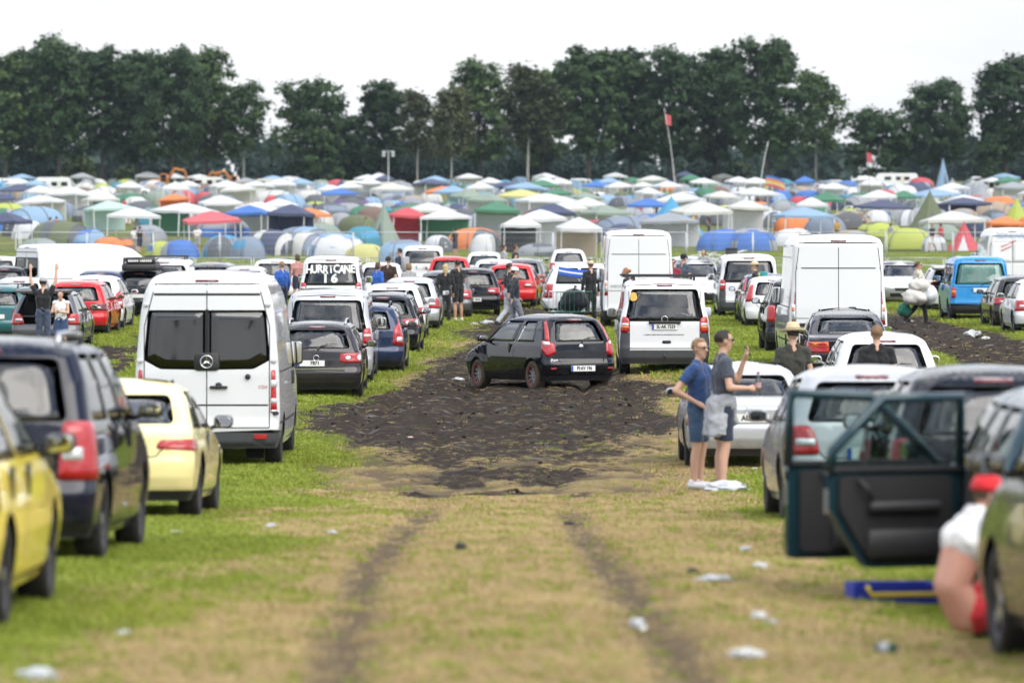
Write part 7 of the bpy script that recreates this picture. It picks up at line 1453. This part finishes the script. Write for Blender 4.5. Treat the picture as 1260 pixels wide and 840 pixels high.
# orange building machines under the left trees
ORG = mat('machine_orange', (.42, .15, .03), .7, var=.4, vscale=2)
def excavator(px, label, sc, flip=1):
    D = 805; x = (px - 630) * D / F; o = empty('excavator', (x, D, gz(x, D)), 0, label, 'excavator'); o.scale = (sc * flip, sc, sc); obj('tracks', MB().rbox((0, -.9, .45), (3.6, .6, .8), .35).rbox((0, .9, .45), (3.6, .6, .8), .35).mesh('tk', True), PLAST, o)
    obj('chassis', MB().rbox((-.3, 0, 1.5), (3.2, 2.4, 1.1), .2).mesh('chs', True), ORG, o); cb = obj('cab', MB().rbox((.6, -.6, 2.3), (1.3, 1.2, 1.5), .15).mesh('cab', True), ORG, o); obj('cab_window', MB().rbox((.6, -1.22, 2.5), (1.0, .8, .03), .1, axis='y').mesh('cw'), GDARK, cb)
    obj('boom', MB().tube([(1.2, 0, 1.8), (2.6, 0, 3.9), (4.4, 0, 3.6)], [.28, .32, .22], 4).mesh('bm'), ORG, o); obj('stick', MB().tube([(4.4, 0, 3.6), (5.0, 0, 1.4)], [.22, .14], 4).mesh('sk'), ORG, o); obj('bucket', MB().rbox((4.8, 0, .9), (.8, 1.0, .9), .2, axis='y').mesh('bk'), PLAST, o)
excavator(198, 'orange excavator with raised boom under the broad oak', .85); excavator(292, 'orange excavator facing left at the end of the left clump', .75, -1); excavator(246, 'low orange machine half hidden between the two excavators', .7)

# labels that would repeat are told apart by their order from the left
ORD = 'first second third fourth fifth sixth seventh eighth ninth tenth eleventh twelfth'.split(); NUM = 'one two three four five six seven eight nine ten eleven twelve'.split()
by = {}
for o in COL.objects:
    if o.parent is None and o.get('label') and o.get('kind') is None: by.setdefault(o['label'], []).append(o)
def px_of(o): return 630 + o.location.x * F / max(o.location.y, 1)
for lb, os_ in by.items():
    if len(os_) > 1:
        os_.sort(key=px_of); n = len(os_)
        for i, o in enumerate(os_):
            l2 = lb.replace(' of the campsite', '').replace(' in the ', ', ').replace(' in front of the tall fence', '').replace(' tent', ' tents', 1) if 'fence panel' not in lb and 'barrier' not in lb else lb.replace(' in front of the tall fence', '')
            o['label'] = f"{ORD[min(i, 11)]} from left of {NUM[min(n, 12) - 1]}: {l2}"
for o in COL.objects:
    l = o.get('label')
    if l and len(l.split()) > 16: o['label'] = l.replace(' of the campsite', '').replace('around the ', 'by the ').replace(' from left of ', ' of ').replace('red and white pennant', 'pennant').replace('row of white gazebos', 'white gazebos')

# ------------------------------------------------------------------ small things on the grass
def gpt(px, D): x = (px - 630) * D / F; z, *_ = ground_z(np.array([x]), np.array([D])); return Vector((x, D, float(z[0])))
def can(px, D, label, col, rz=0, lie=True):
    o = empty('drink_can', gpt(px, D) + Vector((0, 0, .035 if lie else 0)), rz, label, 'can', 'litter on the grass'); M = Matrix.Rotation(PI / 2, 4, 'X') @ Matrix.Translation((0, 0, -.06)) if lie else Matrix.Identity(4)
    obj('can_body', MB().lathe([(0, .004), (.024, 0), (.033, .012), (.0335, .105), (.026, .121), (.024, .118), (0, .117)], 16, 0, M).mesh('cn', True), col, o); obj('print', MB().lathe([(.0338, .03), (.0338, .085)], 16, 0, M).mesh('pr', True), cloth('can_print', (.35, .36, .38)), o); return o
def scrap(px, D, w, label, col, seed, h=.35, flat=1.0):
    """crumpled bag or paper"""
    bm = bmesh.new(); bmesh.ops.create_icosphere(bm, subdivisions=3, radius=1)
    for v in bm.verts: v.co *= 1 + .35 * noise.noise(v.co * 1.6 + Vector((seed * 3.1, 0, 0))) + 1.0 * .38 * noise.noise(v.co * 4.3 + Vector((0, seed, 0))) + .1 * noise.noise(v.co * 9); v.co = Vector((v.co.x * w / 2, v.co.y * w / 2 * .8, max(v.co.z, -.45) * w / 2 * h))
    me = bpy.data.meshes.new('scrap'); bm.to_mesh(me); bm.free(); o = obj('litter_scrap', me, col, None, gpt(px, D) + Vector((0, 0, w * h * .16 + .012)), (0, 0, seed)); tag(o, label, 'litter', 'litter on the grass'); return o
def dist_near(y):
    lo, hi = 20., 200.
    for _ in range(50):
        m = (lo + hi) / 2
        if 243 + (CAMZ - gz(0, m)) * F / m > y: lo = m
        else: hi = m
    return lo
ALU = mat('can_white', (.66, .67, .68), .35, metal=.4); WS = mat('scrap_white', (.48, .48, .46), .6, var=.3, vscale=30); PS = mat('scrap_clear', (.40, .42, .42), .3, var=.35, vscale=25); DS = mat('scrap_dark', (.02, .02, .02), .6)
can(785, dist_near(766), 'white drink can lying on the right wheel rut', ALU, .5)
can(1091, dist_near(790), 'dark green can standing out in the grass near the crouching person', cloth('can_green', (.03, .07, .04)), 1.1)
for px, y, w, m, lb, sd, h in ((935, 694, .13, WS, 'small white paper scrap right of the brown patch', 2, .4), (880, 712, .24, PS, 'flattened pale plastic scrap below the two men', 3, .18), (852, 705, .09, DS, 'dark scrap beside the flattened plastic', 4, .5), (917, 808, .20, WS, 'white torn packet nearest the viewer in the right grass', 5, .3), (934, 758, .10, WS, 'white crumpled cup left of the green can', 6, .6), (950, 762, .08, PS, 'thin clear scrap next to the crumpled cup', 7, .3), (918, 674, .11, PS, 'bluish bottle scrap closest below the two men', 8, .4), (45, 838, .17, PS, 'clear crumpled plastic bottle at the bottom left', 9, .5), (567, 677, .09, DS, 'dark clod-like scrap in the straw between the ruts', 10, .8), (333, 650, .13, PS, 'pale scrap on the grass by the coupe', 11, .3), (408, 657, .10, PS, 'faint clear scrap left of the left rut', 12, .3), (215, 657, .12, PS, 'bluish scrap behind the pale yellow coupe', 13, .3), (152, 782, .10, WS, 'small white scrap beside the bright yellow car', 14, .3), (505, 536, .12, cloth('pinkish', (.55, .40, .36)), 'pinkish scrap lying on the mud', 15, .4), (564, 466, .24, WS, 'white paper lying before the stuck hatchback', 16, .3), (584, 400, .3, WS, 'white scrap on the grass beside the couple in black', 17, .3), (600, 399, .45, PS, 'pale bag on the grass right of the couple in black', 18, .25), (1197, 414, .5, PS, 'pale plastic bag by the right muddy lane', 19, .6), (1213, 422, .25, WS, 'white scrap near the white hatchback at the picture edge', 20, .4), (1118, 398, .3, WS, 'white scrap on the far right lane', 21, .4), (700, 640, .10, DS, 'dark lump on the right wheel rut', 22, .5), (930, 600 - 20, .12, WS, 'white scrap under the silver saloon', 23, .3)):
    scrap(px, dist_near(y), w, lb, m, sd, h)
bag = scrap(896, 60.2, .52, 'white plastic bag lying at the feet of the two men', mat('bag_white', (.50, .52, .55), .35, var=.12), 31, .34)
# blue folding crate with yellow handle under the open doors
cr_ = empty('folding_crate', gpt(1098, 33.6), .1, 'blue plastic crate with a yellow handle under the open car doors', 'crate'); BP = mat('crate_blue', (.02, .04, .42), .5); YP = mat('crate_yellow', (.80, .58, .02), .5)
for a, b, c, d in ((-.27, 0, .03, .36), (.27, 0, .03, .36), ): obj('side_panel', MB().box((a, 0, .07), (.025, .36, .12)).mesh('sp'), BP, cr_)
for y in (-.18, .18): obj('side_panel', MB().box((0, y, .07), (.52, .025, .12)).mesh('sp'), BP, cr_)
obj('base', MB().box((0, 0, .015), (.52, .34, .02)).mesh('bs'), BP, cr_); obj('handle', MB().tube([(-.20, -.20, .13), (-.17, -.22, .07), (.25, -.22, .07), (.28, -.20, .13)], .016, 6).mesh('hd', True), YP, cr_)
# wire hand cart
ct = empty('hand_cart', gpt(702, 149), .3, 'green wire hand cart with black and yellow wheels on the lane', 'cart'); GW = mat('cart_green', (.03, .14, .09), .5)
for y in (-.35, .35): fr_ = MB(); [fr_.tube([(-.55 + 1.1 * i / 8, y, .42), (-.55 + 1.1 * i / 8, y, 1.0)], .01, 4) for i in range(9)]; fr_.tube([(-.55, y, 1.0), (.55, y, 1.0)], .016, 5); fr_.tube([(-.55, y, .42), (.55, y, .42)], .016, 5); obj('side_rail', fr_.mesh('sr'), GALV if y > 0 else GW, ct)
obj('bed', MB().box((0, 0, .40), (1.1, .7, .04)).mesh('bd'), GW, ct); obj('handle', MB().tube([(-.55, 0, .35), (-.95, 0, .85), (-.95, .12, .95)], .018, 5).mesh('hd'), GW, ct)
for x, y in ((-.42, -.38), (.42, -.38), (-.42, .38), (.42, .38)): w_ = obj('wheel', wheel_mesh(.21, .10, 'cap')[0], RUB, ct, (x, y, .21), (0, 0, -PI / 2)); obj('hub', wheel_mesh(.21, .10, 'cap')[1], [YP, YP], w_)
for dx_, dy_, rr_, lb, sd in ((.1, .0, (.42, .34, .34), 'black bulging bag piled on the hand cart', 2), ): sack(gpt(702, 149) + Vector((dx_, dy_, .72)), rr_, cloth('bag_black', (.012, .013, .02)), lb, sd)
bpy.data.scenes.remove(TMP)
